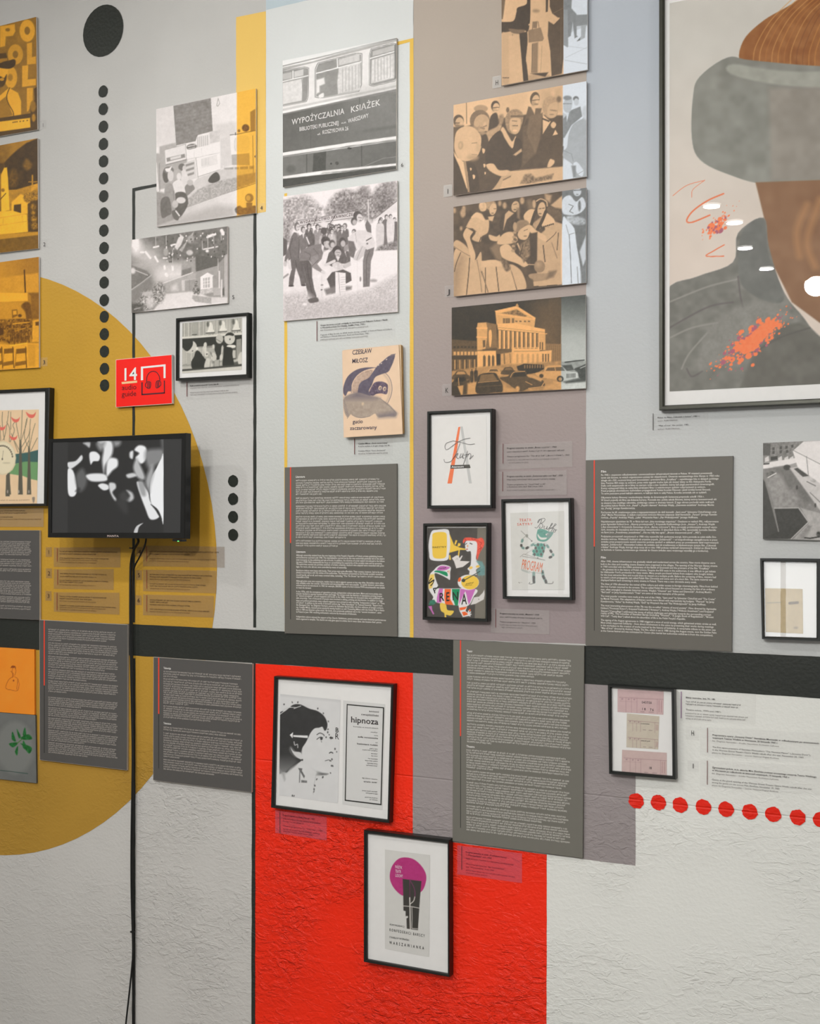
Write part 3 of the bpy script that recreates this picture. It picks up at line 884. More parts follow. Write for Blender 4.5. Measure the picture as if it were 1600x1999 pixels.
p.poly([(460, 1060), (600, 1005), (632, 1250), (480, 1290)], 212, 1.5)
for y in (1075, 1140, 1205): p.poly([(480, y), (590, y - 35), (592, y - 5), (485, y + 28)], 140, 1.5)
p.poly([(210, 885), (480, 810), (492, 1005), (222, 1072)], 226, 1.2); p.poly([(232, 990), (470, 935), (475, 982), (238, 1040)], 135, 1.2); p.poly([(280, 985), (420, 950), (422, 985), (285, 1018)], 215, 1.2)
p.line([(210, 885), (480, 810), (492, 1005)], 5, 140); p.line([(222, 1080), (492, 1010)], 9, 120)
p.poly([(930, 740), (1060, 700), (1085, 1080), (935, 1130)], 210, 3)
p.poly([(1062, 700), (1310, 655), (1312, 930), (1075, 945)], 238, 1.2); p.blob([(1130, 730), (1290, 700), (1300, 900), (1130, 900), (1115, 810)], 222, 2); p.line([(1130, 730), (1115, 810), (1130, 900)], 5, 190, curve=True)
p.poly([(1078, 948), (1310, 925), (1315, 1085), (1085, 1080)], 172, 1.5); p.poly([(980, 1120), (1370, 1090), (1370, 1220), (1100, 1160), (985, 1160)], 150, 3, n=20); 
for x in (970, 1110, 1180, 1300): p.line([(x, 1090), (x + 3, 1200)], 12, 222)
p.poly([(640, 1250), (940, 1140), (1390, 1130), (1390, 1250), (820, 1500), (480, 1640), (500, 1400)], 205, 3, n=8, ns=6)
p.poly([(640, 1400), (900, 1290), (1390, 1190), (1390, 1310), (980, 1470), (480, 1640), (500, 1530)], 172, 3, n=30, ns=2.5)
p.line([(480, 1640), (980, 1460), (1390, 1320)], 7, 115)
p.grad((500, 1650), 205, (1390, 1400), 235, pts=[(370, 1800), (480, 1640), (980, 1460), (1390, 1330), (1400, 1720), (100, 1900)], soft=2)
p.poly([(100, 1830), (400, 1770), (900, 1600), (1120, 1620), (1140, 1760), (105, 1900)], 172, 14, .8)
p.poly([(90, 1420), (480, 1500), (420, 1760), (105, 1880)], 150, 5, n=8)
p.line([(95, 1060), (120, 1420)], 22, 228); p.line([(140, 1060), (145, 1420)], 8, 130)
p.blob([(775, 1280), (815, 1215), (880, 1172), (922, 1215), (922, 1275), (860, 1310), (800, 1312)], 62, 1.5)
# three children
p.ell(432, 1108, 46, 46, 105, soft=1.5); p.ell(465, 1125, 26, 40, 205, soft=1.5); p.blob([(430, 1160), (480, 1150), (530, 1300), (510, 1360), (440, 1370), (420, 1250)], 220, 1.5)
p.blob([(470, 1370), (540, 1310), (600, 1380), (560, 1430), (490, 1480)], 128, 1.5); p.ell(540, 1310, 40, 40, 190, soft=2)
p.ell(380, 1205, 50, 74, 175, soft=1.5); p.ell(395, 1230, 30, 48, 222, soft=2); p.blob([(315, 1320), (400, 1270), (450, 1340), (480, 1460), (400, 1490), (330, 1440)], 226, 1.5)
p.blob([(340, 1460), (470, 1440), (515, 1560), (470, 1680), (400, 1760), (350, 1680)], 78, 2, n=10)
p.ell(228, 1215, 46, 98, 80, soft=1.5); p.ell(262, 1150, 66, 48, 110, soft=1.5); p.ell(285, 1220, 40, 74, 208, soft=1.5); p.blob([(215, 1130), (265, 1120), (300, 1100), (275, 1160), (235, 1170)], 238, 1.5)
p.blob([(210, 1370), (290, 1320), (330, 1400), (350, 1520), (330, 1680), (230, 1660)], 152, 1.5, n=8); p.line([(320, 1420), (330, 1540)], 6, 110)
p.blob([(160, 1540), (260, 1500), (300, 1690), (250, 1740), (170, 1760)], 96, 2, n=8); p.ell(420, 1540, 62, 42, 212, soft=2); p.ell(345, 1590, 40, 50, 190, soft=2)
p.blob([(300, 1690), (350, 1670), (400, 1740), (380, 1800), (330, 1780)], 92, 1.5); p.line([(355, 1680), (400, 1740)], 18, 220)
p.poly([(1322, 390), (1388, 350), (1388, 632), (1326, 650)], 128, 2); p.line([(1060, 690), (1150, 680), (1388, 632)], 9, 90)
p.ell(1262, 598, 48, 48, 60, soft=2, n=50, ns=2); p.line([(1130, 660), (1130, 690)], 10, 60); p.ell(1175, 635, 18, 20, 110)
p.line([(1355, 700), (1362, 1250)], 8, 120); p.ell(1385, 970, 8, 14, 40)
p.poly([(1148, 1220), (1390, 1180), (1390, 1300), (1148, 1370)], 150, 3, n=12)
p.ell(1310, 1510, 55, 58, 120, soft=1.5); p.ell(1295, 1510, 30, 36, 185, soft=2); p.poly([(1270, 1570), (1350, 1570), (1345, 1630), (1272, 1630)], 110, 1.5)
p.blob([(1120, 1660), (1180, 1610), (1240, 1640), (1390, 1610), (1395, 1720), (1180, 1730)], 92, 2, n=25, ns=3)
g = p.img.copy()
p.duo((66, 62, 56), (236, 230, 229), 1.12); keep = p.img.copy(); p.img = g
p.duo((96, 58, 8), (242, 184, 66), 1.0)
m = np.clip(p.X - 462.2 + .5, 0, 1)[..., None]; p.img = keep * (1 - m) + p.img * m
p.noise(4, 2); p.build('photo_print', t)

# --- photo 5 : television studio
q = [(255.9, 468.3), (443.6, 441.8), (444, 591.6), (256.6, 610.7)]
t = board('photo_board', 'faded photo of a television studio with hanging stage lights, numbered five', 'photo', q, group='photo boards')
p = Pic(q, 0.0085, (250, 425), 0.13125, base=150)
p.poly([(40, 330), (500, 260), (900, 200), (1480, 120), (1480, 620), (1010, 800), (760, 700), (520, 620), (300, 640), (40, 700)], 108, 6, n=22, ns=6)
p.ell(250, 560, 260, 170, 190, 25, 30); p.ell(120, 420, 90, 130, 225, 0, 14); p.poly([(60, 330), (155, 320), (150, 440), (120, 500), (60, 430)], 245, 3)
p.poly([(1005, 560), (1330, 590), (1330, 715), (1010, 805)], 88, 2, n=5); p.poly([(1330, 700), (1470, 545), (1478, 620), (1478, 1190), (1330, 1000)], 150, 2)
p.poly([(1010, 805), (1330, 715), (1335, 1050), (1005, 1060)], 158, 1.5, n=4, ns=12)
p.poly([(40, 700), (280, 790), (340, 860), (45, 1080)], 118, 3, n=10); p.line([(45, 1075), (200, 970), (345, 855)], 18, 190); p.line([(100, 780), (290, 855)], 12, 200); p.ell(70, 790, 40, 45, 215, soft=4)
p.poly([(45, 1090), (345, 870), (420, 1000), (420, 1150), (60, 1250)], 128, 6)
p.poly([(350, 700), (800, 640), (960, 800), (520, 980), (400, 1040)], 190, 16); p.ell(650, 840, 190, 90, 225, 0, 26)
p.poly([(800, 640), (1000, 590), (1005, 840), (790, 870)], 160, 3, n=8); p.poly([(800, 780), (940, 740), (940, 825), (800, 860)], 120, 3)
p.poly([(520, 980), (960, 820), (1010, 830), (1005, 1090), (560, 1110)], 172, 3, n=6)
p.line([(520, 975), (960, 815)], 14, 215); p.poly([(840, 935), (1000, 910), (1003, 1085), (845, 1090)], 158, 1.5); p.line([(840, 1085), (840, 930), (1000, 908)], 12, 190); p.poly([(795, 930), (835, 925), (838, 1085), (800, 1088)], 205, 1.5); p.line([(910, 925), (915, 1080)], 6, 130)
p.poly([(380, 1370), (560, 1130), (1000, 1090), (1200, 1180), (1480, 1190), (1478, 1275), (60, 1430)], 226, 4, n=4, ns=10)
p.poly([(1075, 880), (1180, 815), (1270, 860), (1255, 875), (1260, 1050), (1075, 1070)], 236, 1.2); p.poly([(1115, 900), (1215, 885), (1215, 1035), (1120, 1045)], 180, 1.2)
for x in (1140, 1180): p.line([(x, 895), (x, 1040)], 10, 238)
for y in (945, 990): p.line([(1115, y), (1215, y - 12)], 8, 236)
p.poly([(1060, 1080), (1260, 1040), (1270, 1110), (1060, 1150)], 200, 2, n=20, ns=2.5); p.poly([(960, 1150), (1240, 1190), (1240, 1280), (1000, 1250), (950, 1200)], 172, 2, n=14, ns=3); p.poly([(1240, 1190), (1480, 1190), (1470, 1260), (1240, 1275)], 214, 2)
p.poly([(1260, 1040), (1380, 1030), (1390, 1150), (1270, 1160)], 182, 2); p.poly([(1385, 1080), (1430, 1030), (1435, 1160), (1395, 1150)], 90, 2)
p.stripes(1355, 800, 1390, 930, 2, 24, 215, 240); p.stripes(1440, 560, 1475, 540, 3, 9, 210, 640)
for cx, cy in ((1015, 1000), (1040, 1090), (990, 1080)): p.ell(cx, cy, 28, 60, 120, soft=3, n=90, ns=2)
for cx, cy, rx, ry in ((300, 1190, 130, 110), (460, 1090, 90, 130), (250, 1290, 130, 90), (420, 1200, 110, 80)):
    p.ell(cx, cy, rx, ry, 150, soft=8, n=95, ns=2.4)
p.poly([(220, 1110), (350, 1085), (380, 1150), (240, 1170)], 190, 3); p.ell(330, 1260, 60, 90, 200, soft=6, n=20); p.poly([(45, 1260), (230, 1290), (230, 1400), (50, 1430)], 92, 6, n=25); p.line([(90, 1360), (180, 1340)], 10, 190)
p.poly([(640, 1020), (720, 985), (740, 1080), (650, 1090)], 215, 8)
# lamps in the grid
p.poly([(690, 440), (770, 240), (830, 290), (790, 400), (730, 480)], 215, 2, n=15); p.poly([(760, 480), (880, 340), (960, 270), (980, 200), (900, 290), (850, 420), (800, 510)], 178, 2, n=20); p.ell(930, 320, 50, 60, 165, 20, 4); p.ell(560, 510, 38, 60, 165, 0, 3); p.ell(915, 520, 50, 40, 205, 0, 3, n=20)
for x0, y0, x1, y1, w in ((380, 440, 450, 425, 24), (260, 510, 330, 600, 30), (400, 580, 440, 650, 28), (190, 515, 230, 515, 24), (640, 410, 700, 395, 22), (525, 600, 575, 600, 20), (1190, 280, 1290, 245, 40), (1120, 470, 1330, 430, 16), (1390, 190, 1410, 240, 50), (540, 720, 545, 760, 26), (660, 720, 665, 775, 26), (565, 840, 575, 860, 40)):
    p.line([(x0, y0), (x1, y1)], w, 248, soft=2)
for x, y0, y1 in ((565, 270, 400), (660, 480, 720), (410, 290, 430), (1185, 250, 480), (1270, 260, 400), (1380, 220, 330), (1100, 350, 470), (1335, 610, 800)): p.line([(x, y0), (x + 3, y1)], 9, 190)
for i in range(60):
    x = random.uniform(560, 1450); y = random.uniform(240, 640) - (x - 1000) * .12
    p.ell(x, y, 9, 12, random.choice((200, 230, 70, 60, 235)), soft=1.5)
p.ell(1175, 495, 22, 20, 255, soft=3)
p.duo((58, 56, 50), (240, 233, 232), 1.15); p.noise(6, 1.8); p.build('photo_print', t)

# --- photo 6 : library bus
q = [(551.5, 118.5), (773.5, 73.5), (772.8, 330), (552, 365.4)]
t = board('photo_board', 'black and white photo of a lending library bus with curtained windows', 'photo', q, group='photo boards')
p = Pic(q, 0.0085, (520, 0), 0.3, base=236)
p.poly([(100, 440), (300, 400), (560, 320), (850, 245), (850, 268), (560, 350), (300, 425), (100, 460)], 175, 1.5); p.line([(105, 430), (400, 360), (640, 295), (845, 250)], 7, 130)
p.poly([(100, 460), (850, 268), (850, 560), (100, 720)], 228, 1.5)
def win(x0, y0, x1, y1, x2, y2, x3, y3, bar):
    P = [(x0, y0), (x1, y1), (x2, y2), (x3, y3)]
    c = (sum(a for a, _ in P) / 4, sum(b for _, b in P) / 4)
    rnd = []
    for i in range(4):
        a, b, e = P[i - 1], P[i], P[(i + 1) % 4]
        for f in (.16, .06): rnd.append((b[0] + (a[0] - b[0]) * f + (e[0] - b[0]) * .03 * (.16 - f) / .1, b[1] + (a[1] - b[1]) * f + (e[1] - b[1]) * .03 * (.16 - f) / .1))
        for f in (.06, .16): rnd.append((b[0] + (e[0] - b[0]) * f, b[1] + (e[1] - b[1]) * f))
    big = [(c[0] + (x - c[0]) * 1.05, c[1] + (y - c[1]) * 1.05) for x, y in rnd]
    p.poly(big, 95, 1.0); p.poly([(c[0] + (x - c[0]) * 1.025, c[1] + (y - c[1]) * 1.025) for x, y in rnd], 235, 1.0)
    p.poly(rnd, 150, 1.0, n=6, ns=8)
    return rnd
win(85, 465, 272, 435, 268, 655, 85, 690, 0)
p.poly([(105, 540), (235, 510), (230, 655), (105, 680)], 218, 2, n=10, ns=5); p.poly([(180, 465), (240, 450), (240, 490), (180, 505)], 205, 1.5); p.poly([(105, 480), (165, 468), (165, 510), (105, 520)], 190, 1.5); p.line([(105, 530), (270, 492)], 7, 240); p.line([(172, 462), (172, 510)], 6, 240); p.line([(230, 510), (240, 660)], 4, 150)
win(322, 418, 615, 340, 612, 588, 322, 640, 0)
p.poly([(470, 440), (610, 405), (612, 585), (465, 612), (460, 540)], 214, 2, n=14, ns=4); p.poly([(470, 385), (605, 348), (608, 395), (470, 428)], 205, 2, n=8, ns=3); p.line([(322, 478), (615, 402)], 7, 242); p.line([(460, 385), (462, 440)], 7, 240)
p.poly([(325, 520), (375, 505), (380, 545), (345, 560), (345, 600), (325, 610)], 232, 3); p.blob([(340, 620), (370, 605), (372, 630), (345, 638)], 230, 2)
p.stripes(495, 450, 600, 420, 6, 5, 185, 150)
win(672, 325, 845, 278, 845, 520, 672, 562, 0)
p.poly([(685, 390), (840, 345), (840, 505), (680, 545)], 216, 2, n=14, ns=4); p.poly([(690, 335), (840, 290), (840, 325), (690, 365)], 190, 2); p.line([(675, 380), (845, 332)], 7, 242); p.stripes(705, 390, 825, 355, 7, 5, 180, 140); p.poly([(832, 290), (845, 285), (845, 510), (832, 515)], 120, 1.5)
p.line([(105, 715), (845, 560)], 14, 205); p.line([(105, 745), (845, 585)], 12, 130); p.line([(105, 728), (845, 572)], 6, 240)
p.grad((100, 740), 92, (700, 900), 118, pts=[(95, 750), (850, 590), (850, 905), (95, 1010)], soft=1.2)
p.poly([(560, 640), (850, 590), (850, 760), (560, 800)], 128, 60, .6); p.poly([(100, 790), (300, 760), (290, 980), (100, 1005)], 104, 30, .6)
p.line([(288, 720), (288, 970)], 5, 90); p.line([(605, 640), (605, 680)], 4, 90); p.poly([(630, 850), (760, 825), (850, 815), (850, 830), (640, 860)], 100, 6)
p.line([(105, 1003), (520, 940), (845, 895)], 19, 232); p.line([(105, 1018), (520, 956), (845, 911)], 5, 110)
p.grad((100, 1000), 118, (800, 1050), 100, pts=[(95, 1024), (850, 915), (850, 1090), (95, 1150)], soft=1.2)
p.poly([(305, 1000), (388, 985), (385, 1110), (300, 1120)], 70, 1.5, n=8, ns=2); p.line([(262, 1005), (262, 1130)], 6, 78); p.line([(618, 950), (620, 1085)], 6, 78); p.ell(420, 1065, 6, 6, 40); p.ell(458, 1062, 11, 11, 55, n=40); p.ell(540, 965, 14, 6, 40); p.line([(640, 1080), (760, 1030), (840, 1020)], 4, 140); p.ell(160, 1100, 30, 26, 92, soft=6)
p.line([(105, 1155), (350, 1120), (845, 1070)], 15, 226); p.blob([(215, 1142), (270, 1128), (350, 1118), (352, 1130), (270, 1146)], 240, 1)
p.poly([(95, 1165), (850, 1082), (850, 1110), (95, 1230)], 62, 1.5)
p.duo((52, 52, 47), (243, 240, 239), 1.2); p.noise(3, 2)
p.poly([(551, 100), (800, 40), (800, 62), (700, 95), (551, 127)], (232, 233, 233), 8, .7, px=True)
pr = p.build('photo_print', t)
B = 0.0092
lettering(pr, 'bus_lettering', [('WYPOŻYCZALNIA', (569.5, 244), (672, 222), 11.5, B, 1, .03), ('KSIĄŻEK', (684, 220), (742, 205), 12, B, 1, .03),
    ('BIBLIOTEKI PUBLICZNEJ', (584, 256), (661, 243.5), 8, B, 1), ('m.st.', (666, 242), (676, 240), 4, B, 1), ('WARSZAWY', (679, 240.5), (719, 229), 8.5, B, 1),
    ('ul.', (619, 264), (626, 262.5), 4, B, 1), ('KOSZYKOWA 26', (629, 262), (680, 254), 8, B, 1)], flat('sign_white', (228, 226, 224), 0.7))

# --- photo 7 : book fair in the street
q = [(552.5, 383.8), (775, 352.5), (775.6, 608.8), (552.5, 626.7)]
t = board('photo_board', 'black and white photo of men bending over parcels of books on the grass', 'photo', q, group='photo boards')
p = Pic(q, 0.0085, (540, 340), 0.15625, base=238)
for pts, v in (([(70, 330), (200, 290), (300, 260), (420, 280), (520, 380), (600, 420), (500, 600), (100, 700), (70, 600)], 172), ([(600, 470), (660, 330), (740, 240), (860, 190), (980, 210), (1060, 150), (1150, 160), (1180, 260), (1240, 170), (1330, 100), (1440, 85), (1500, 110), (1510, 420), (1250, 540), (1180, 600), (900, 560), (620, 540)], 140)):
    p.poly(pts, v, 10, n=75, ns=3.2)
p.poly([(70, 560), (180, 600), (180, 860), (80, 900)], 140, 10, n=60, ns=3)
for cx, cy, r, v in ((930, 400, 60, 90), (1080, 260, 70, 120), (1350, 300, 110, 110), (800, 430, 50, 105), (1300, 430, 70, 95), (300, 420, 90, 165), (1420, 160, 60, 140)): p.ell(cx, cy, r, r, v, soft=14, a=.7, n=70, ns=2.6)
p.poly([(1230, 560), (1500, 340), (1515, 345), (1515, 470), (1380, 500), (1240, 570)], 222, 1.5); p.line([(1230, 550), (1500, 335)], 8, 110)
p.line([(1140, 320), (1150, 600)], 14, 205); 
p.poly([(265, 570), (975, 462), (980, 545), (270, 645)], 208, 1.2); p.line([(262, 580), (500, 545), (975, 462)], 9, 110); p.line([(275, 648), (980, 540)], 9, 120); p.line([(300, 668), (700, 605)], 7, 150); p.line([(500, 530), (460, 640)], 9, 80); p.line([(735, 510), (650, 640)], 9, 80)
p.poly([(70, 900), (700, 760), (1240, 860), (1510, 900), (1510, 1250), (1000, 1300), (70, 1500)], 230, 3, n=5, ns=8)
# crowd behind
for x, y, h, c in ((1300, 540, 420, 120), (1370, 505, 430, 95), (1470, 540, 370, 90), (1420, 500, 380, 215), (1290, 560, 400, 205)): p.person(x, y, h, c, 205, 75)
for i in range(26):
    x = random.uniform(390, 980); y = random.uniform(640, 740)
    p.blob([(x - 45, y + 60), (x, y + 35), (x + 45, y + 60), (x + 40, y + 220), (x - 40, y + 220)], random.choice((80, 110, 140, 185, 95)), 2, n=15)
    p.ell(x, y, 27, 35, random.choice((50, 75, 95)), soft=1.5); p.ell(x + random.choice((-5, 5)), y + 8, 19, 25, 205, soft=1.5); p.line([(x - 12, y + 4), (x + 14, y + 3)], 5, 110, .7); p.poly([(x - 12, y + 36), (x + 12, y + 36), (x, y + 75)], 226, 1.2)
p.ell(590, 630, 46, 40, 225, soft=3); p.ell(590, 710, 40, 45, 70, soft=2)
p.poly([(1430, 850), (1510, 840), (1510, 960), (1230, 960), (1280, 900)], 120, 5, n=60, ns=2.5); p.poly([(1190, 960), (1510, 945), (1510, 1240), (1190, 1260)], 238, 3)
# walking man, far left
p.poly([(70, 780), (130, 830), (130, 1000), (70, 1030)], 75, 2)
p.poly([(170, 1050), (300, 1050), (330, 1150), (365, 1330), (350, 1395), (305, 1392), (285, 1290), (240, 1170), (225, 1250), (205, 1390), (150, 1405), (155, 1300), (185, 1190)], 88, 1.5, n=8); p.line([(235, 1080), (250, 1180)], 8, 60)
p.poly([(215, 725), (270, 735), (300, 800), (290, 960), (285, 1065), (170, 1062), (125, 1105), (95, 1090), (105, 1030), (150, 900), (180, 785)], 98, 1.5, n=8); p.line([(200, 800), (165, 930), (180, 1050)], 7, 62, curve=True); p.line([(280, 820), (270, 1050)], 6, 66)
p.ell(252, 655, 33, 55, 100, soft=1.5); p.ell(264, 668, 25, 43, 205, soft=1.5); p.line([(255, 660), (285, 658)], 6, 90); p.ell(272, 692, 10, 4, 120); p.poly([(245, 712), (280, 730), (268, 800)], 228, 1.2); p.line([(264, 740), (268, 800)], 7, 70)
p.poly([(140, 1050), (190, 1200), (150, 1180), (120, 1080)], 215, 1.5); p.ell(105, 1120, 22, 34, 190, soft=2); p.ell(180, 1395, 34, 12, 52); p.ell(335, 1388, 30, 12, 52); p.poly([(75, 1290), (140, 1240), (150, 1255), (75, 1310)], 120, 3)
p.poly([(285, 770), (335, 735), (390, 785), (385, 900), (300, 990), (288, 900)], 105, 1.5, n=8); p.line([(372, 790), (405, 870)], 15, 226); p.ell(328, 690, 28, 40, 85, soft=1.5); p.ell(336, 700, 20, 30, 195, soft=1.5); p.poly([(315, 735), (345, 735), (335, 800)], 225, 1.2)
# bent man, left
p.poly([(285, 1060), (400, 1075), (440, 1140), (442, 1290), (470, 1440), (515, 1565), (470, 1590), (400, 1590), (385, 1480), (350, 1330), (305, 1200)], 80, 1.5, n=8); p.line([(380, 1120), (400, 1300), (440, 1480)], 9, 58, curve=True); p.line([(330, 1150), (380, 1350)], 6, 105)
p.poly([(278, 1000), (335, 935), (440, 890), (555, 868), (595, 930), (560, 1060), (505, 1120), (440, 1120), (400, 1075), (285, 1085)], 116, 1.5, n=8); p.line([(350, 970), (420, 1010), (405, 1070)], 8, 82, curve=True); p.line([(460, 930), (520, 1000)], 8, 88); p.poly([(560, 870), (590, 900), (580, 980), (560, 930)], 226, 1.2)
p.poly([(425, 1040), (510, 1000), (525, 1070), (495, 1110), (560, 1190), (590, 1215), (575, 1240), (500, 1200), (435, 1160)], 132, 1.5, n=8); p.line([(520, 1070), (480, 1110), (440, 1150)], 7, 84)
p.ell(612, 838, 58, 62, 62, -20, 1.5, n=18); p.ell(632, 878, 42, 46, 192, -10, 1.5); p.ell(600, 860, 14, 20, 170); p.line([(640, 872), (668, 878)], 6, 90); p.ell(580, 1225, 30, 20, 212, 30, 1.5)
# crouching man, centre
p.poly([(615, 1110), (650, 985), (715, 925), (830, 930), (885, 1060), (865, 1120), (760, 1115), (690, 1155)], 80, 1.5, n=14); p.ell(752, 950, 56, 56, 52, 20, 1.5); p.ell(764, 985, 42, 44, 190, soft=1.5); p.line([(740, 975), (790, 980)], 6, 90); p.ell(766, 1010, 13, 5, 120); p.poly([(735, 1025), (790, 1030), (765, 1090)], 220, 1.2); p.line([(610, 1135), (720, 1085)], 34, 214); p.line([(880, 980), (900, 1080), (850, 1150)], 40, 84, curve=True)
p.poly([(625, 1310), (690, 1225), (830, 1190), (925, 1235), (935, 1330), (870, 1365), (760, 1335), (740, 1470), (690, 1490), (650, 1370)], 68, 1.5, n=10); p.poly([(590, 1440), (720, 1400), (940, 1400), (930, 1440), (620, 1510)], 112, 5)
p.blob([(690, 1130), (760, 1095), (830, 1140), (820, 1190), (740, 1190)], 208, 1.5, n=25); p.ell(820, 850, 44, 62, 60, soft=2); p.ell(828, 868, 30, 40, 180, soft=2); p.ell(690, 870, 40, 50, 72, soft=2); p.ell(698, 885, 28, 34, 186, soft=2)
# bent man, right
p.poly([(1095, 940), (1220, 900), (1205, 1000), (1175, 1090), (1168, 1250), (1160, 1405), (1078, 1412), (1075, 1230), (1070, 1110), (1090, 1020)], 108, 1.5, n=12); p.line([(1160, 960), (1120, 1090), (1125, 1390)], 9, 76, curve=True)
p.poly([(885, 790), (1010, 700), (1100, 690), (1180, 735), (1228, 850), (1222, 912), (1130, 945), (1070, 905), (1020, 930), (960, 960), (900, 900)], 216, 1.5, n=8); p.poly([(1060, 890), (1115, 915), (1085, 1020), (1010, 1085), (955, 1065), (1000, 980)], 198, 1.5); p.line([(1070, 905), (1030, 990), (1000, 1070)], 6, 140, curve=True); p.line([(980, 740), (1000, 850)], 6, 165)
p.poly([(1095, 650), (1130, 570), (1178, 640), (1182, 735), (1130, 720)], 98, 1.5); p.poly([(1035, 610), (1090, 560), (1115, 700), (1005, 700)], 238, 1.5); p.ell(1010, 520, 56, 58, 60, -15, 1.5, n=12); p.ell(1036, 548, 38, 52, 208, -8, 1.5); p.line([(1020, 540), (1062, 548)], 7, 90); p.ell(1045, 580, 16, 6, 110); p.ell(962, 590, 36, 48, 64, soft=2); p.ell(970, 602, 26, 34, 180, soft=2)
p.line([(1120, 830), (1180, 795)], 14, 80); p.ell(1130, 868, 12, 12, 90); p.poly([(1040, 1460), (1150, 1410), (1170, 1430), (1120, 1470)], 228, 1.5); p.ell(1205, 1330, 42, 13, 130, soft=6)
p.poly([(890, 830), (960, 840), (990, 930), (960, 1050), (900, 1020)], 96, 2, n=10); p.poly([(820, 1130), (920, 1090), (930, 1140), (850, 1180)], 196, 2)
# parcels of books
p.poly([(930, 1110), (1075, 1090), (1075, 1420), (950, 1480)], 238, 1.2); p.line([(1005, 1100), (1010, 1440)], 3, 205); p.ell(1045, 1310, 10, 30, 120, soft=2, n=40)
p.poly([(730, 1220), (860, 1235), (862, 1500), (735, 1520)], 232, 1.2); p.line([(770, 1230), (790, 1510)], 6, 150)
for y in range(1290, 1500, 30): p.line([(800, y), (855, y - 4)], 6, 190)
p.poly([(470, 1330), (585, 1260), (590, 1540), (500, 1560)], 226, 1.2); p.line([(560, 1270), (565, 1540)], 4, 190); p.ell(560, 1445, 12, 7, 50); p.ell(565, 1385, 16, 8, 120)
p.poly([(70, 1500), (360, 1460), (480, 1570), (940, 1490), (1160, 1430), (1515, 1240), (1515, 1730), (70, 1850)], 196, 12, n=30, ns=2.2); p.poly([(70, 1690), (1515, 1560), (1515, 1740), (70, 1850)], 180, 30, .6, n=36, ns=2.2)
p.blob([(400, 1560), (500, 1540), (520, 1590), (430, 1610), (395, 1590)], 78, 2); p.ell(350, 1625, 26, 16, 235, soft=2)
p.duo((66, 59, 57), (240, 232, 233), 1.05); p.noise(5, 1.6); pr = p.build('photo_print', t)
lettering(pr, 'banner_lettering', [('WYDAWNICTWO PRAWNICZE', (585, 437.5), (689, 421), 6, 0.009, 1, .12)], flat('banner_ink', (96, 84, 82), 0.7))

# --- photos H, I, J, K : column on the taupe field, warm tint with a grey end
def two_tone(p, xs, g=0.95):
    img = p.img.copy(); p.duo(WARMLO, WARMHI, g); a = p.img.copy(); p.img = img; p.duo(COOLLO, COOLHI, g)
    m = np.clip(p.X - xs + .5, 0, 1)[..., None]; p.img = a * (1 - m) + p.img * m; p.noise(3, 2)
q = [(978.6, -8), (1146.2, -50), (1146.3, 136), (978.8, 167)]
t = board('photo_board', 'warm tinted photo of men in robes and long coats, topmost of the right column', 'photo', q, group='photo boards', d=0.011)
p = Pic(q, 0.0115, (960, 0), 0.125, base=200)
p.poly([(100, -300), (1110, -300), (1110, 1300), (100, 1400)], 205, 2)
p.poly([(1115, 550), (1500, 400), (1500, 1120), (1115, 1180)], 236, 2, n=3, ns=12); p.line([(1150, 900), (1480, 740)], 10, 200); p.line([(1180, 720), (1480, 760)], 10, 205); p.line([(1140, 940), (1480, 1000)], 12, 190)
p.poly([(1115, -200), (1320, -200), (1320, 550), (1340, 570), (1290, 600), (1260, 350), (1230, 560), (1180, 590), (1180, 740), (1115, 700)], 110, 2, n=8); p.poly([(1110, 150), (1180, 150), (1190, 730), (1110, 690)], 135, 2)
p.poly([(1250, -100), (1490, -100), (1480, 230), (1330, 230), (1240, 130)], 232, 2); p.poly([(1310, 235), (1490, 225), (1490, 390), (1300, 410)], 118, 2); p.poly([(1390, 400), (1470, 390), (1450, 590), (1330, 650), (1390, 560)], 160, 2, n=10); p.poly([(1325, 640), (1375, 590), (1375, 630)], 70, 1.5)
p.poly([(140, -200), (230, -200), (220, 60), (180, 300), (140, 300)], 90, 2); p.poly([(230, -200), (540, -200), (540, 60), (400, 130), (330, 320), (400, 370), (160, 340), (180, 220)], 215, 2, n=4, ns=9)
p.blob([(540, -100), (600, -50), (600, 250), (570, 470), (500, 500), (330, 460), (150, 430), (150, 350), (330, 330), (380, 200), (400, 120), (540, 60)], 34, 1.5)
p.poly([(140, 340), (330, 380), (330, 480), (140, 520)], 36, 2); p.blob([(260, 450), (400, 460), (520, 470), (500, 530), (330, 520)], 95, 2); p.ell(520, 490, 16, 10, 170); p.ell(580, 385, 10, 14, 215)
p.poly([(160, 500), (320, 520), (430, 540), (510, 1270), (150, 1340)], 192, 2); p.line([(320, 540), (310, 680)], 10, 90); p.poly([(260, 560), (430, 540), (500, 1260), (270, 1300)], 204, 4)
p.poly([(425, 520), (550, 500), (560, 700), (530, 900), (570, 1260), (490, 1270), (460, 900)], 36, 1.5)
p.poly([(600, -200), (880, -200), (870, 330), (910, 900), (900, 1130), (700, 1140), (600, 1150), (530, 950), (560, 600), (600, 300)], 206, 1.5, n=4, ns=10); p.poly([(630, 680), (720, 660), (710, 1140), (625, 1140)], 118, 3); p.line([(630, 690), (620, 1130)], 9, 50); p.line([(780, 720), (760, 1120)], 8, 160)
p.poly([(565, 470), (760, 430), (810, 600), (790, 640), (570, 665)], 120, 1.5, n=5, ns=6); p.line([(640, 340), (630, 460)], 10, 90); p.line([(720, 340), (735, 440)], 10, 90); p.poly([(640, 340), (710, 330), (700, 440), (640, 440)], 110, 2); p.ell(690, 170, 50, 22, 130, soft=6)
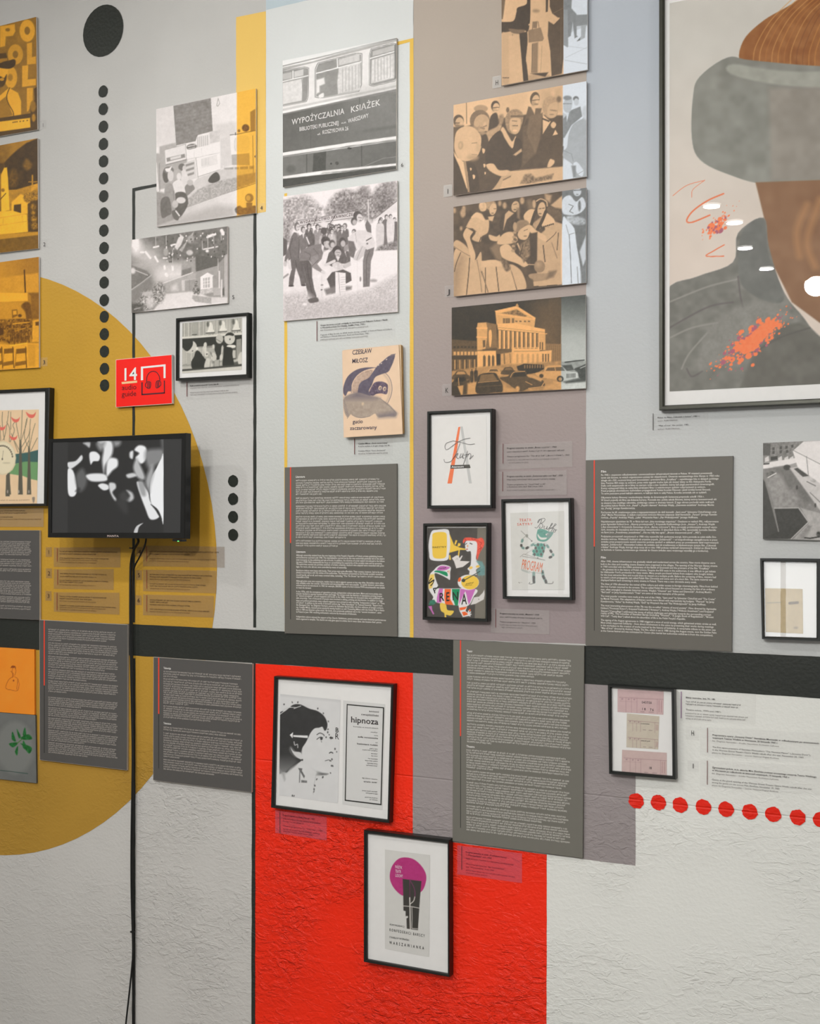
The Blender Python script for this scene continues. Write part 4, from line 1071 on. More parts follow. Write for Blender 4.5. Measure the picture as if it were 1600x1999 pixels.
p.poly([(840, -100), (880, -100), (870, 190), (840, 190)], 40, 1.5); p.blob([(830, 210), (900, 190), (940, 300), (870, 330)], 205, 2)
p.poly([(900, -200), (1115, -200), (1115, 900), (1090, 1150), (930, 1190), (910, 800), (870, 560), (880, 330), (960, 380), (1050, 290), (940, 210), (900, 100)], 58, 1.5, n=5, ns=9); p.poly([(920, 210), (970, 310), (1050, 270), (1055, 290), (965, 380), (930, 310)], 205, 1.5); p.line([(1080, 150), (1075, 1000)], 10, 80); p.line([(950, 210), (1100, 130)], 9, 95)
p.poly([(570, 1180), (750, 1140), (900, 1170), (890, 1300), (570, 1300)], 175, 2); p.poly([(600, 1150), (880, 1130), (830, 1200), (700, 1170)], 45, 2)
p.blob([(160, 1240), (260, 1220), (250, 1300), (200, 1320)], 180, 2); p.line([(170, 1215), (260, 1215)], 14, 70)
two_tone(p, 1099.4); p.build('photo_print', t)

q = [(884.9, 205), (1144.4, 158.4), (1144.4, 344.6), (884.9, 381.4)]
t = board('photo_board', 'warm tinted photo of guests leaning over a display case', 'photo', q, group='photo boards', d=0.011)
p = Pic(q, 0.0115, (870, 150), 0.175, base=226)
p.poly([(80, 300), (230, 280), (230, 560), (80, 560)], 224, 2); p.line([(228, 280), (232, 520)], 9, 120); p.poly([(580, 210), (880, 170), (870, 420), (580, 420)], 212, 20); p.poly([(1050, 140), (1310, 90), (1310, 400), (1050, 420)], 190, 20)
p.poly([(1303, 90), (1580, 40), (1580, 500), (1303, 400)], 236, 2)
p.poly([(80, 560), (200, 560), (500, 480), (900, 420), (1310, 430), (1310, 1000), (700, 1050), (500, 1280), (80, 1340)], 62, 3, n=6, ns=9)
def head(x, y, rx, ry, rot=0, skin=206, hair=None, hx=0, hy=-.45, hr=(1.0, .62)):
    if hair is not None: p.ell(x - .06 * rx, y - .12 * ry, rx * 1.06, ry * 1.0, hair, rot, 1.5, n=10, ns=3)
    f = .84 if hair is not None else 1.0
    p.ell(x + .14 * rx, y + .16 * ry, rx * f, ry * (f + .02), skin, rot, 1.5, n=8, ns=5)
    p.ell(x + .30 * rx, y + .62 * ry, rx * .40, ry * .10, skin - 55, rot, 2.5); p.ell(x + .45 * rx, y + .28 * ry, rx * .14, ry * .26, skin + 18, rot, 2.5)
    p.ell(x - .42 * rx, y + .55 * ry, rx * .30, ry * .40, skin - 38, rot, 6)
# back row
head(145, 500, 56, 70, 0, 200, 70); p.line([(100, 515), (150, 515)], 9, 60); p.ell(130, 545, 24, 12, 120, soft=3); p.poly([(85, 570), (200, 540), (230, 640), (90, 700)], 80, 3)
p.ell(390, 355, 78, 42, 165, 0, 2)
head(555, 335, 46, 62, 0, 214, 55, 0, -.6, (1.02, .5)); p.line([(525, 345), (590, 340)], 9, 70)
p.poly([(500, 400), (670, 350), (680, 420), (560, 430)], 216, 2); p.ell(690, 370, 18, 30, 90, soft=2)
head(995, 255, 50, 78, 8, 205, 75, -.15, -.6, (1.05, .45)); p.line([(960, 262), (1040, 255)], 10, 90); p.ell(1005, 305, 26, 7, 120, soft=2)
p.poly([(920, 330), (1000, 350), (1070, 350), (1050, 430), (900, 470), (860, 560)], 88, 2); p.poly([(945, 330), (1000, 350), (990, 420)], 215, 2)
# second man, grey temples
head(385, 500, 105, 118, 12, 188, 110, -.25, -.5, (.85, .62)); p.ell(345, 525, 28, 36, 190, soft=2); p.poly([(440, 540), (475, 560), (470, 610), (430, 600)], 195, 2); p.line([(420, 555), (455, 545)], 8, 90); p.ell(410, 630, 40, 20, 150, soft=4)
# third: dark hat woman
p.blob([(480, 560), (500, 440), (560, 400), (585, 470), (570, 560), (510, 610)], 52, 2); p.blob([(450, 620), (560, 560), (600, 520), (620, 560), (560, 660), (490, 720), (450, 700)], 178, 3, n=12); p.blob([(590, 440), (640, 420), (640, 500), (600, 540)], 150, 4, n=30)
p.blob([(390, 690), (450, 640), (480, 760), (460, 860), (400, 820)], 60, 2)
# laughing woman
p.blob([(660, 480), (700, 390), (780, 360), (850, 400), (860, 480), (820, 600), (760, 640), (690, 600)], 150, 2, n=30, ns=3); p.blob([(720, 470), (830, 470), (820, 600), (770, 640), (715, 590)], 202, 2, n=8); p.line([(730, 440), (850, 440)], 22, 95); p.line([(745, 545), (800, 545)], 9, 80); p.line([(740, 490), (790, 495)], 8, 90); p.ell(770, 600, 26, 10, 235, soft=1.5)
p.blob([(610, 610), (640, 560), (700, 660), (740, 720), (780, 660), (770, 780), (740, 800), (650, 700)], 216, 2); p.blob([(440, 940), (480, 720), (600, 600), (660, 690), (740, 800), (780, 680), (860, 760), (830, 1020), (700, 1050), (520, 1000)], 50, 1.5, n=4, ns=9)
p.poly([(750, 870), (840, 800), (850, 830), (780, 880)], 190, 2); p.ell(895, 828, 12, 20, 220); p.poly([(860, 560), (930, 520), (1040, 560), (1000, 860), (850, 1000)], 84, 4, n=12)
# tall man with bow tie
p.poly([(930, 440), (1080, 400), (1050, 700), (1000, 860), (900, 640)], 100, 3, n=5); p.poly([(1080, 420), (1170, 500), (1080, 640)], 220, 1.5); p.poly([(1075, 455), (1160, 490), (1150, 505), (1075, 475)], 45, 1.2)
p.blob([(1080, 300), (1120, 230), (1200, 215), (1250, 270), (1250, 360), (1230, 440), (1150, 460), (1090, 400)], 175, 2, n=16, ns=3); p.blob([(1170, 300), (1240, 290), (1245, 380), (1210, 450), (1150, 450), (1130, 370)], 196, 2); p.ell(1200, 375, 40, 6, 110, 8, 2); p.ell(1180, 420, 26, 6, 130, soft=2)
p.poly([(1080, 650), (1170, 500), (1310, 450), (1310, 780), (1190, 900), (1060, 940)], 62, 2); p.blob([(1170, 530), (1200, 500), (1230, 530), (1210, 570), (1180, 565)], 212, 1.5); p.poly([(1190, 655), (1220, 590), (1250, 640)], 226, 1.2)
p.blob([(1130, 1000), (1160, 920), (1200, 910), (1210, 960), (1160, 1010)], 214, 2); p.poly([(1160, 910), (1230, 790), (1310, 760), (1310, 900), (1210, 930)], 66, 2)
p.ell(1260, 250, 26, 34, 100, soft=4); p.ell(1195, 180, 24, 34, 215, soft=6)
# bald man in front
p.blob([(80, 860), (160, 930), (240, 960), (330, 1000), (360, 1280), (80, 1340)], 48, 2); p.blob([(95, 720), (120, 610), (200, 555), (300, 560), (380, 640), (395, 720), (375, 840), (330, 900), (240, 940), (150, 920), (100, 830)], 212, 1.5, n=6, ns=7)
p.ell(165, 765, 28, 46, 176, 5, 3); p.ell(160, 765, 14, 28, 200, 5, 3); p.poly([(340, 720), (395, 780), (380, 830), (340, 830)], 198, 2); p.line([(290, 740), (345, 735)], 8, 130); p.line([(290, 865), (345, 870)], 7, 130); p.ell(300, 900, 60, 30, 178, soft=8)
p.poly([(88, 830), (130, 900), (200, 950), (240, 1060), (265, 1290), (230, 1240), (150, 1000), (95, 880)], 226, 1.2); p.poly([(195, 940), (225, 940), (262, 1280), (245, 1290)], 150, 1.2)
for x, y, r in ((420, 825, 16), (430, 990, 12), (438, 1075, 8), (278, 1030, 9), (312, 1115, 14)): p.blob([(x - r, y - r * 1.6), (x + r, y - r), (x + r * .6, y + r * 1.4), (x - r * .5, y + r * 1.6)], 222, 1)
p.blob([(450, 980), (530, 970), (590, 1040), (690, 1040), (730, 1080), (640, 1110), (560, 1090), (480, 1040)], 212, 1.5)
p.poly([(700, 1050), (1310, 1000), (1310, 1150), (1000, 1190), (600, 1240)], 205, 1.5); p.poly([(530, 1260), (620, 1110), (740, 1090), (720, 1130), (640, 1160), (600, 1250)], 190, 1.5); p.line([(640, 1150), (720, 1110)], 12, 110); p.poly([(830, 1190), (880, 1090), (950, 1080), (1000, 1130), (1200, 1080), (1180, 1140), (900, 1195)], 120, 4, n=60, ns=2.5); p.line([(720, 1050), (1300, 1000)], 8, 120)
# grey end
p.blob([(1310, 300), (1350, 220), (1400, 230), (1410, 300), (1380, 400), (1320, 380)], 190, 2); p.line([(1310, 300), (1400, 300)], 8, 110); p.ell(1355, 235, 46, 26, 120, soft=3); p.ell(1450, 245, 32, 30, 90, soft=2); p.ell(1455, 280, 28, 40, 205, soft=2)
p.poly([(1305, 400), (1340, 420), (1350, 560), (1310, 640)], 200, 2); p.poly([(1305, 470), (1400, 370), (1500, 330), (1520, 440), (1400, 540), (1310, 700)], 118, 2, n=10); p.poly([(1340, 400), (1375, 400), (1350, 500)], 225, 1.2)
p.blob([(1370, 640), (1420, 530), (1520, 470), (1600, 440), (1600, 1130), (1450, 1130), (1420, 990), (1310, 900), (1310, 830), (1350, 780)], 165, 1.5, n=5, ns=7); p.poly([(1310, 680), (1350, 690), (1340, 780), (1305, 770)], 230, 2)
p.line([(1310, 820), (1400, 860), (1420, 940)], 8, 130); p.blob([(1420, 980), (1460, 950), (1520, 1020), (1535, 1060), (1520, 1110), (1470, 1080)], 225, 1.5); p.line([(1480, 1080), (1530, 1050)], 6, 140); p.poly([(1305, 900), (1360, 1130), (1305, 1150)], 226, 2); p.line([(1395, 1010), (1400, 1130)], 16, 225); p.poly([(1400, 990), (1450, 990), (1450, 1120), (1420, 1125)], 120, 3); p.ell(1560, 400, 40, 80, 205, soft=4)
two_tone(p, 1098, 1.0); p.build('photo_print', t)

q = [(884.9, 404), (1143.9, 366.4), (1143.4, 551.9), (885.4, 578.7)]
t = board('photo_board', 'warm tinted stage photo of women in long pale dresses', 'photo', q, group='photo boards', d=0.011)
p = Pic(q, 0.0115, (870, 355), 0.175, base=58)
p.noise(22, 12)
for x, y, r in ((190, 350, 30), (200, 300, 20), (95, 320, 18), (170, 520, 14), (655, 265, 22), (850, 210, 24), (980, 240, 20), (600, 240, 18)): p.ell(x, y, r, r * 1.6, 175, soft=4, n=15)
p.poly([(950, 190), (1000, 330), (930, 380), (900, 210)], 100, 6); p.poly([(1170, 260), (1300, 150), (1300, 330), (1240, 310)], 190, 3); p.poly([(1100, 130), (1180, 150), (1160, 230), (1110, 200)], 170, 5); p.poly([(1100, 270), (1300, 300), (1300, 440), (1180, 430)], 80, 4, n=15)
# right woman (behind)
p.poly([(1010, 620), (1100, 540), (1210, 440), (1300, 470), (1300, 1120), (1020, 1110), (1010, 850)], 186, 3, n=5, ns=9); p.line([(1085, 710), (1105, 890)], 12, 60); p.line([(1255, 570), (1240, 760)], 10, 70); p.line([(1180, 680), (1240, 850)], 8, 120)
p.blob([(930, 470), (1010, 540), (1110, 600), (1180, 640), (1120, 670), (1010, 610), (920, 540)], 208, 2); p.poly([(1100, 480), (1230, 570), (1190, 650), (1130, 680), (1110, 560)], 190, 2); p.line([(1120, 670), (1200, 600), (1230, 560)], 8, 80, curve=True)
p.blob([(870, 370), (930, 310), (1000, 320), (980, 430), (930, 470), (880, 430)], 214, 1.5); p.blob([(1100, 340), (1170, 380), (1215, 440), (1180, 490), (1080, 500), (1060, 420)], 214, 1.5)
for i in range(6): p.ell(1095 + i * 20, 500 - i * 6, 9, 10, 40)
p.poly([(960, 470), (1060, 390), (1050, 520), (1000, 540)], 165, 3, n=15); p.ell(1065, 275, 70, 95, 48, soft=2); p.ell(1066, 305, 44, 80, 200, 8, 1.5); p.line([(1010, 215), (1060, 190), (1120, 220), (1130, 270)], 13, 190, curve=True); p.line([(1040, 300), (1062, 298)], 8, 60); p.line([(1075, 296), (1098, 292)], 8, 60); p.ell(1050, 355, 18, 7, 90); p.ell(985, 250, 18, 46, 185, soft=3)
p.line([(1000, 330), (975, 400), (955, 470)], 34, 45, curve=True); p.line([(1115, 330), (1070, 440), (1020, 530)], 34, 45, curve=True)
p.poly([(930, 580), (1020, 560), (1015, 870), (980, 980), (940, 980)], 44, 3)
# second woman, dark bodice
p.poly([(640, 330), (700, 290), (800, 340), (830, 430), (760, 560), (620, 570)], 50, 2, n=10); p.poly([(660, 360), (700, 320), (760, 350), (680, 420), (640, 540), (650, 440)], 190, 2); p.ell(765, 260, 60, 76, 52, 10, 2); p.ell(775, 275, 44, 62, 188, 12, 1.5); p.line([(755, 255), (790, 245)], 7, 70); p.ell(770, 310, 18, 7, 80); p.line([(800, 330), (790, 420), (760, 500)], 32, 46, curve=True); p.line([(640, 360), (610, 470), (625, 560)], 24, 46, curve=True); p.poly([(790, 290), (820, 290), (825, 420), (795, 400)], 120, 4)
# left woman
p.blob([(90, 790), (180, 770), (290, 820), (330, 870), (390, 780), (400, 900), (390, 1010), (430, 1260), (85, 1290)], 194, 1.5, n=5, ns=9); p.poly([(85, 970), (180, 850), (120, 1280), (85, 1285)], 110, 26, .7)
p.line([(165, 790), (120, 900), (95, 1000)], 9, 60, curve=True); p.line([(265, 850), (255, 1010), (230, 1260)], 10, 55, curve=True); p.line([(345, 870), (380, 1050), (400, 1230)], 7, 110)
p.blob([(85, 680), (130, 650), (220, 710), (280, 800), (270, 830), (180, 780), (90, 730)], 190, 2); p.line([(90, 720), (180, 780), (270, 830)], 6, 100)
p.blob([(230, 490), (300, 380), (390, 350), (440, 420), (480, 430), (470, 560), (400, 610), (380, 670), (290, 640), (330, 560), (240, 510)], 200, 2, n=8); p.blob([(200, 560), (240, 510), (310, 540), (270, 620), (300, 720), (330, 820), (310, 900), (270, 820), (230, 680), (195, 610)], 206, 1.5); p.poly([(240, 515), (300, 520), (340, 555), (310, 560)], 60, 2)
p.blob([(280, 400), (340, 340), (400, 370), (430, 440), (350, 400)], 216, 2); p.ell(500, 260, 64, 56, 160, 10, 2, n=25, ns=3); p.ell(525, 305, 40, 66, 205, 10, 1.5); p.blob([(370, 290), (380, 235), (440, 230), (450, 310), (400, 330)], 206, 2, n=20); p.line([(535, 300), (560, 300)], 7, 80); p.ell(520, 350, 16, 6, 100); p.poly([(470, 390), (540, 380), (520, 440), (480, 430)], 205, 2)
p.blob([(480, 590), (560, 610), (600, 590), (600, 660), (500, 650)], 205, 2); p.line([(390, 620), (370, 700), (400, 740)], 10, 60, curve=True)
# front woman with ladle
p.blob([(400, 900), (560, 870), (650, 930), (720, 950), (800, 1060), (880, 1190), (600, 1230), (440, 1250), (400, 1050)], 200, 1.5, n=4, ns=9); p.poly([(390, 880), (620, 880), (630, 945), (400, 945)], 208, 2)
p.line([(440, 960), (440, 1250)], 9, 60); p.line([(560, 950), (590, 1220)], 10, 55); p.line([(720, 960), (760, 1090), (790, 1200)], 10, 60, curve=True); p.line([(400, 1000), (470, 1230)], 12, 110)
p.poly([(490, 740), (600, 650), (640, 900), (560, 860)], 110, 6); p.blob([(570, 680), (640, 580), (740, 560), (800, 640), (760, 680), (640, 700)], 208, 2); p.blob([(610, 720), (700, 700), (780, 800), (880, 880), (910, 920), (870, 950), (790, 910), (650, 860), (610, 800)], 208, 1.5); p.poly([(880, 890), (920, 930), (900, 940), (860, 910)], 215, 1.5)
p.blob([(700, 930), (760, 930), (850, 1010), (900, 1180), (800, 1190), (740, 1020)], 196, 2)
p.blob([(770, 480), (820, 430), (900, 430), (935, 490), (860, 520), (800, 560), (770, 560)], 130, 2, n=14); p.blob([(830, 530), (930, 480), (935, 560), (900, 640), (830, 640), (800, 590)], 206, 1.5); p.line([(870, 545), (910, 530)], 7, 90); p.ell(885, 605, 20, 7, 120); p.ell(770, 500, 22, 50, 170, soft=2)
for i in range(9): p.ell(765 - i * 2 + (i % 2) * 14, 570 + i * 25, 22, 17, 90 if i % 2 else 165, 30, 1.5)
p.line([(800, 690), (830, 760)], 16, 200); p.poly([(830, 700), (930, 620), (940, 820), (870, 900), (820, 800)], 110, 4, n=50, ns=3); p.line([(860, 700), (825, 830)], 10, 55)
p.blob([(620, 860), (680, 880), (720, 960), (680, 1000), (640, 950)], 90, 4, n=50)
# bowl, gourd and table
p.line([(900, 920), (1000, 925)], 8, 190); p.ell(1045, 945, 62, 68, 130, soft=1.5); p.ell(1030, 920, 30, 30, 165, soft=8); p.ell(1125, 955, 16, 30, 180, 30, 2); p.blob([(920, 1040), (1000, 1020), (1120, 1020), (1230, 990), (1220, 1030), (1130, 1090), (980, 1105)], 150, 1.5, n=8); p.poly([(1150, 1000), (1230, 990), (1200, 1060), (1120, 1080)], 100, 6)
p.poly([(970, 1110), (1300, 1095), (1300, 1145), (975, 1170)], 190, 1.5); p.poly([(900, 1060), (970, 1090), (980, 1180), (905, 1190)], 70, 3); p.line([(1130, 1160), (1240, 1152)], 12, 45); p.line([(980, 1168), (1030, 1165)], 10, 50)
# grey end
p.poly([(1297, 80), (1580, 40), (1580, 1150), (1297, 1160)], 88, 1.2, n=12, ns=7); p.ell(1465, 110, 44, 50, 205, soft=2); p.line([(1430, 95), (1505, 90)], 10, 60); p.ell(1465, 140, 16, 6, 100)
p.blob([(1300, 200), (1380, 150), (1450, 220), (1520, 170), (1560, 260), (1520, 330), (1440, 370), (1360, 370), (1300, 340)], 222, 2, n=12); p.line([(1370, 250), (1420, 270), (1380, 330), (1420, 350)], 9, 90); p.ell(1490, 270, 16, 60, 90, soft=3, n=40); p.blob([(1340, 390), (1430, 380), (1540, 410), (1550, 470), (1450, 480), (1360, 450)], 170, 4, n=50)
p.blob([(1300, 440), (1360, 440), (1420, 500), (1440, 560), (1460, 720), (1490, 900), (1505, 1150), (1300, 1170)], 232, 1.5); p.line([(1340, 480), (1370, 590), (1430, 570)], 7, 130); p.line([(1375, 590), (1390, 850), (1400, 1130)], 8, 80); p.line([(1465, 950), (1475, 1130)], 12, 150); p.poly([(1490, 780), (1560, 600), (1560, 860), (1530, 950)], 205, 3); p.poly([(1500, 960), (1580, 900), (1580, 1130), (1510, 1130)], 100, 4, n=15)
two_tone(p, 1096.6, 1.0); p.build('photo_print', t)

q = [(881.4, 600.6), (1142.7, 575.3), (1143, 758), (881.4, 772)]
t = board('photo_board', 'warm tinted night photo of a columned theatre with parked cars, lowest of the right column', 'photo', q, group='photo boards', d=0.011)
p = Pic(q, 0.0115, (870, 570), 0.175, base=40)
p.grad((600, 100), 34, (1280, 560), 112, pts=[(900, 20), (1290, 20), (1290, 640), (900, 640)], soft=60)
p.grad((1400, 60), 60, (1400, 480), 175, pts=[(1285, 10), (1580, 10), (1580, 800), (1285, 800)]); p.grad((1400, 480), 178, (1400, 800), 200, pts=[(1285, 480), (1580, 480), (1580, 800), (1285, 800)])
p.poly([(1110, 575), (1290, 580), (1290, 790), (1110, 780)], 128, 2, n=5); p.stripes(1130, 600, 1270, 600, 7, 7, 108, 180)
p.poly([(60, 530), (350, 545), (350, 640), (60, 640)], 78, 2, n=8); p.poly([(60, 635), (350, 640), (350, 870), (60, 870)], 96, 2, n=10)
for i in range(7): p.poly([(85 + i * 40, 665), (112 + i * 40, 665), (112 + i * 40, 705), (85 + i * 40, 705)], 205, 1.5); p.poly([(85 + i * 40, 605), (110 + i * 40, 605), (110 + i * 40, 625), (85 + i * 40, 625)], 48, 1.5)
p.poly([(60, 712), (350, 706), (350, 748), (60, 752)], 62, 1.5); p.stripes(80, 760, 340, 755, 8, 12, 60, 105); p.stripes(100, 765, 320, 760, 5, 16, 165, 90)
L1, L2, L3 = 226, 205, 172
p.poly([(355, 345), (450, 338), (565, 360), (575, 640), (350, 850), (345, 500)], 120, 1.5, n=8)
p.poly([(355, 345), (450, 340), (462, 400), (460, 500), (440, 640), (350, 650), (345, 400)], L2, 1.5, n=8, ns=6); p.poly([(340, 395), (465, 398), (462, 412), (340, 410)], L1, 1.2); p.poly([(340, 495), (460, 500), (458, 514), (342, 510)], L1, 1.2); p.poly([(410, 540), (440, 535), (440, 610), (415, 620)], 90, 1.5); p.blob([(480, 440), (495, 420), (510, 440), (512, 520), (500, 610), (485, 600), (478, 500)], L1, 1.5); p.poly([(410, 640), (560, 620), (600, 655), (410, 658)], 80, 2)
p.poly([(350, 660), (560, 655), (565, 830), (350, 855)], L1, 1.5, n=6)
for x in (415, 468, 512): p.poly([(x, 720), (x + 12, 700), (x + 28, 720), (x + 28, 830), (x, 838)], 88, 1.5)
p.poly([(550, 212), (790, 160), (1000, 290), (985, 400), (565, 360)], L2, 1.2, n=5); p.poly([(545, 210), (790, 155), (1000, 288), (995, 305), (790, 185), (565, 240)], L1, 1.0); p.poly([(625, 235), (790, 195), (905, 270), (880, 275)], 120, 1.2, n=55, ns=2.5); p.line([(560, 245), (980, 305)], 10, L1); p.blob([(780, 150), (795, 130), (812, 160), (795, 168)], 180, 1)
p.poly([(568, 262), (980, 312), (980, 400), (570, 350)], L2, 1.2)
for x in (635, 665, 690, 735): p.poly([(x, 292), (x + 26, 294), (x + 26, 350), (x, 350)], 110, 1.2)
for x in (775, 820, 870, 915): p.poly([(x, 318), (x + 24, 322), (x + 24, 336), (x, 334)], 95, 1)
p.poly([(570, 355), (760, 345), (1000, 395), (1105, 415), (1105, 470), (1040, 460), (580, 420)], L1, 1.2, n=6, ns=6); p.line([(575, 395), (1100, 450)], 6, 165)
p.poly([(580, 420), (1045, 465), (1045, 640), (575, 640)], 132, 1.5, n=14, ns=4)
for i in range(10):
    x = 590 + i * 49
    p.poly([(x, 425 + i * 4), (x + 26, 428 + i * 4), (x + 24, 632), (x + 2, 634)], L1, 1.2); p.line([(x + 28, 430 + i * 4), (x + 27, 632)], 8, 62)
p.poly([(1040, 460), (1110, 470), (1110, 650), (1045, 650)], L2, 1.2); p.poly([(1045, 560), (1058, 560), (1058, 640), (1045, 640)], 90, 1); p.poly([(1070, 560), (1085, 560), (1085, 645), (1070, 645)], 90, 1); p.line([(1040, 462), (1125, 466)], 9, L1)
p.poly([(560, 650), (740, 635), (740, 700), (560, 690)], 95, 2); p.poly([(735, 620), (1040, 615), (1050, 680), (735, 680)], L1, 1.2); 
for i in range(6): p.line([(770 + i * 45, 628), (795 + i * 45, 628)], 9, 150)
p.poly([(610, 690), (735, 670), (740, 830), (610, 840)], 195, 2, n=10); p.line([(650, 690), (655, 800)], 16, 120); p.line([(715, 690), (720, 790)], 12, 140)
p.poly([(735, 665), (1060, 660), (1180, 650), (1175, 790), (735, 820)], 222, 1.5, n=8, ns=5); p.line([(760, 662), (1040, 660)], 8, 165)
for x in (785, 840, 905, 960, 1010): p.poly([(x, 700), (x + 12, 685), (x + 24, 700), (x + 24, 790), (x, 795)], 188, 1.5)
for x in (1075, 1105, 1135): p.poly([(x, 690), (x + 16, 690), (x + 16, 780), (x, 782)], 100, 1.2)
p.poly([(350, 840), (780, 800), (1290, 770), (1290, 1090), (60, 1160), (60, 880)], 165, 4, n=22, ns=5); p.poly([(1285, 780), (1580, 770), (1580, 1090), (1285, 1090)], 150, 2, n=20, ns=5); p.poly([(1200, 1000), (1580, 985), (1580, 1090), (1200, 1090)], 215, 8, n=15, ns=4); p.line([(1330, 785), (1440, 770), (1540, 760)], 16, 60)
# cars
def car(x, y, w, h, v, roof=.5, win=60):
    p.blob([(x, y + h * .5), (x + w * .12, y + h * .32), (x + w * .28, y), (x + w * .7, y), (x + w * .85, y + h * .34), (x + w, y + h * .5), (x + w * .98, y + h * .85), (x + w * .02, y + h * .88)], v, 1.5, n=10, ns=4)
    p.poly([(x + w * .3, y + h * .07), (x + w * .68, y + h * .07), (x + w * .78, y + h * .34), (x + w * .2, y + h * .36)], win, 1.2)
car(75, 880, 190, 110, 80, win=175); car(60, 940, 210, 170, 60, win=40); p.blob([(60, 1060), (130, 1050), (200, 1080), (190, 1150), (60, 1150)], 48, 2); p.line([(140, 960), (145, 1040)], 7, 200); p.poly([(130, 1050), (200, 1040), (190, 1150), (170, 1150)], 190, 2); p.poly([(200, 1000), (280, 960), (240, 1140), (190, 1150)], 70, 4)
p.person(290, 860, 150, 60, 120, 60); p.person(335, 850, 160, 55, 130, 60); p.poly([(240, 1020), (345, 1000), (345, 1135), (240, 1145)], 190, 4, n=8)
car(440, 855, 190, 90, 190, win=90); car(620, 840, 160, 90, 70, win=110); p.poly([(790, 830), (870, 800), (1090, 810), (1095, 860), (1020, 900), (900, 920), (800, 870)], 44, 1.5, n=8); p.stripes(880, 820, 1080, 815, 8, 14, 120, 26)
p.blob([(345, 1130), (345, 1000), (380, 920), (540, 900), (590, 960), (630, 1030), (630, 1110), (560, 1120)], 56, 1.5, n=12); p.poly([(370, 1000), (390, 925), (530, 912), (575, 985)], 110, 1.5, n=8); p.line([(360, 1010), (585, 990)], 8, 165); p.line([(350, 1060), (625, 1040)], 5, 90)
p.blob([(600, 960), (690, 940), (740, 890), (880, 880), (920, 950), (1050, 970), (1100, 1010), (1090, 1060), (920, 1080), (820, 1110), (700, 1030)], 74, 1.5, n=8); p.poly([(740, 950), (770, 900), (880, 890), (900, 940)], 44, 1.2); p.line([(720, 950), (760, 895), (880, 885)], 7, 190, curve=True); p.poly([(900, 930), (960, 920), (1080, 970), (1060, 1000)], 190, 2); p.line([(890, 1000), (960, 1035)], 6, 205); p.line([(1070, 1050), (1095, 1010)], 8, 205); p.ell(800, 1080, 22, 30, 205, soft=3, n=30); p.line([(920, 1075), (1090, 1055)], 8, 190)
p.blob([(1005, 900), (1090, 890), (1120, 830), (1290, 820), (1350, 880), (1460, 900), (1480, 950), (1400, 970), (1330, 1000), (1240, 980), (1060, 950), (1010, 930)], 198, 1.5, n=6); p.poly([(1110, 880), (1135, 845), (1300, 835), (1330, 880)], 92, 1.2); p.line([(1215, 840), (1225, 885)], 8, 190); p.ell(1065, 935, 24, 22, 60, soft=1.5); p.ell(1275, 970, 38, 36, 46, soft=1.5); p.ell(1275, 972, 20, 20, 165, soft=1.5)
p.poly([(1340, 900), (1470, 895), (1475, 960), (1400, 965)], 210, 2); p.stripes(1350, 915, 1440, 910, 7, 8, 60, 42); p.poly([(1310, 1000), (1480, 965), (1560, 960), (1560, 1000), (1340, 1020)], 60, 4)
p.blob([(1430, 860), (1500, 830), (1580, 810), (1580, 980), (1490, 960), (1470, 900)], 52, 1.5, n=15); p.line([(1500, 850), (1570, 820)], 8, 190); p.poly([(1290, 820), (1400, 810), (1430, 870), (1350, 880)], 66, 2, n=12)
p.poly([(1090, 985), (1190, 970), (1190, 1020), (1110, 1040)], 165, 2); p.poly([(640, 1060), (780, 1080), (800, 1110), (640, 1120)], 185, 4, n=8); p.poly([(1100, 1050), (1290, 1000), (1290, 1080), (1090, 1090)], 190, 5, n=10)
img = p.img.copy(); p.duo((42, 38, 30), (246, 182, 112), 0.95); a = p.img.copy(); p.img = img; p.duo((46, 50, 46), (214, 218, 214), 0.95)
m = np.clip(p.X - 1094.9 + .5, 0, 1)[..., None]; p.img = a * (1 - m) + p.img * m; p.noise(5, 1.8); p.build('photo_print', t)

# --- aerial street photo, right edge
q = [(1488.9, 864.8), (1680, 856.2), (1680, 1057), (1488.5, 1052)]
t = board('photo_board', 'black and white photo of a street and lawn seen from above, at the right edge', 'photo', q, group='photo boards', d=0.009)
p = Pic(q, 0.0095, (1470, 850), 0.205, base=150)
p.poly([(85, 60), (480, 50), (390, 140), (400, 240), (90, 290)], 122, 2, n=22, ns=3); p.poly([(85, 75), (165, 80), (160, 190), (85, 190)], 78, 2)
for x, y in ((180, 115), (250, 105), (305, 100), (360, 90), (180, 150), (250, 145), (310, 140)): p.poly([(x, y), (x + 22, y - 3), (x + 22, y + 25), (x, y + 28)], 70, 1)
for x in (110, 235, 295, 345): p.poly([(x, 215), (x + 35, 195), (x + 40, 245), (x, 255)], 210, 1.5)
p.poly([(165, 205), (230, 195), (230, 230), (165, 240)], 52, 1.5)
p.poly([(90, 265), (400, 215), (420, 255), (340, 280), (90, 325)], 228, 1.5); p.poly([(95, 265), (155, 260), (150, 275), (95, 280)], 60, 1.2)
p.poly([(90, 320), (340, 285), (420, 420), (640, 720), (1200, 900), (1200, 1040), (85, 1000)], 122, 3, n=16, ns=5); p.poly([(200, 310), (330, 290), (520, 520), (600, 640), (480, 640), (390, 480), (320, 520)], 104, 8, n=8)
p.poly([(110, 380), (260, 370), (330, 520), (430, 600), (400, 680), (200, 690), (150, 520)], 138, 10, n=22, ns=6); p.ell(165, 370, 45, 26, 90, -15, 3, n=40); p.line([(140, 400), (215, 360)], 12, 200); p.ell(320, 305, 34, 26, 55, soft=2)
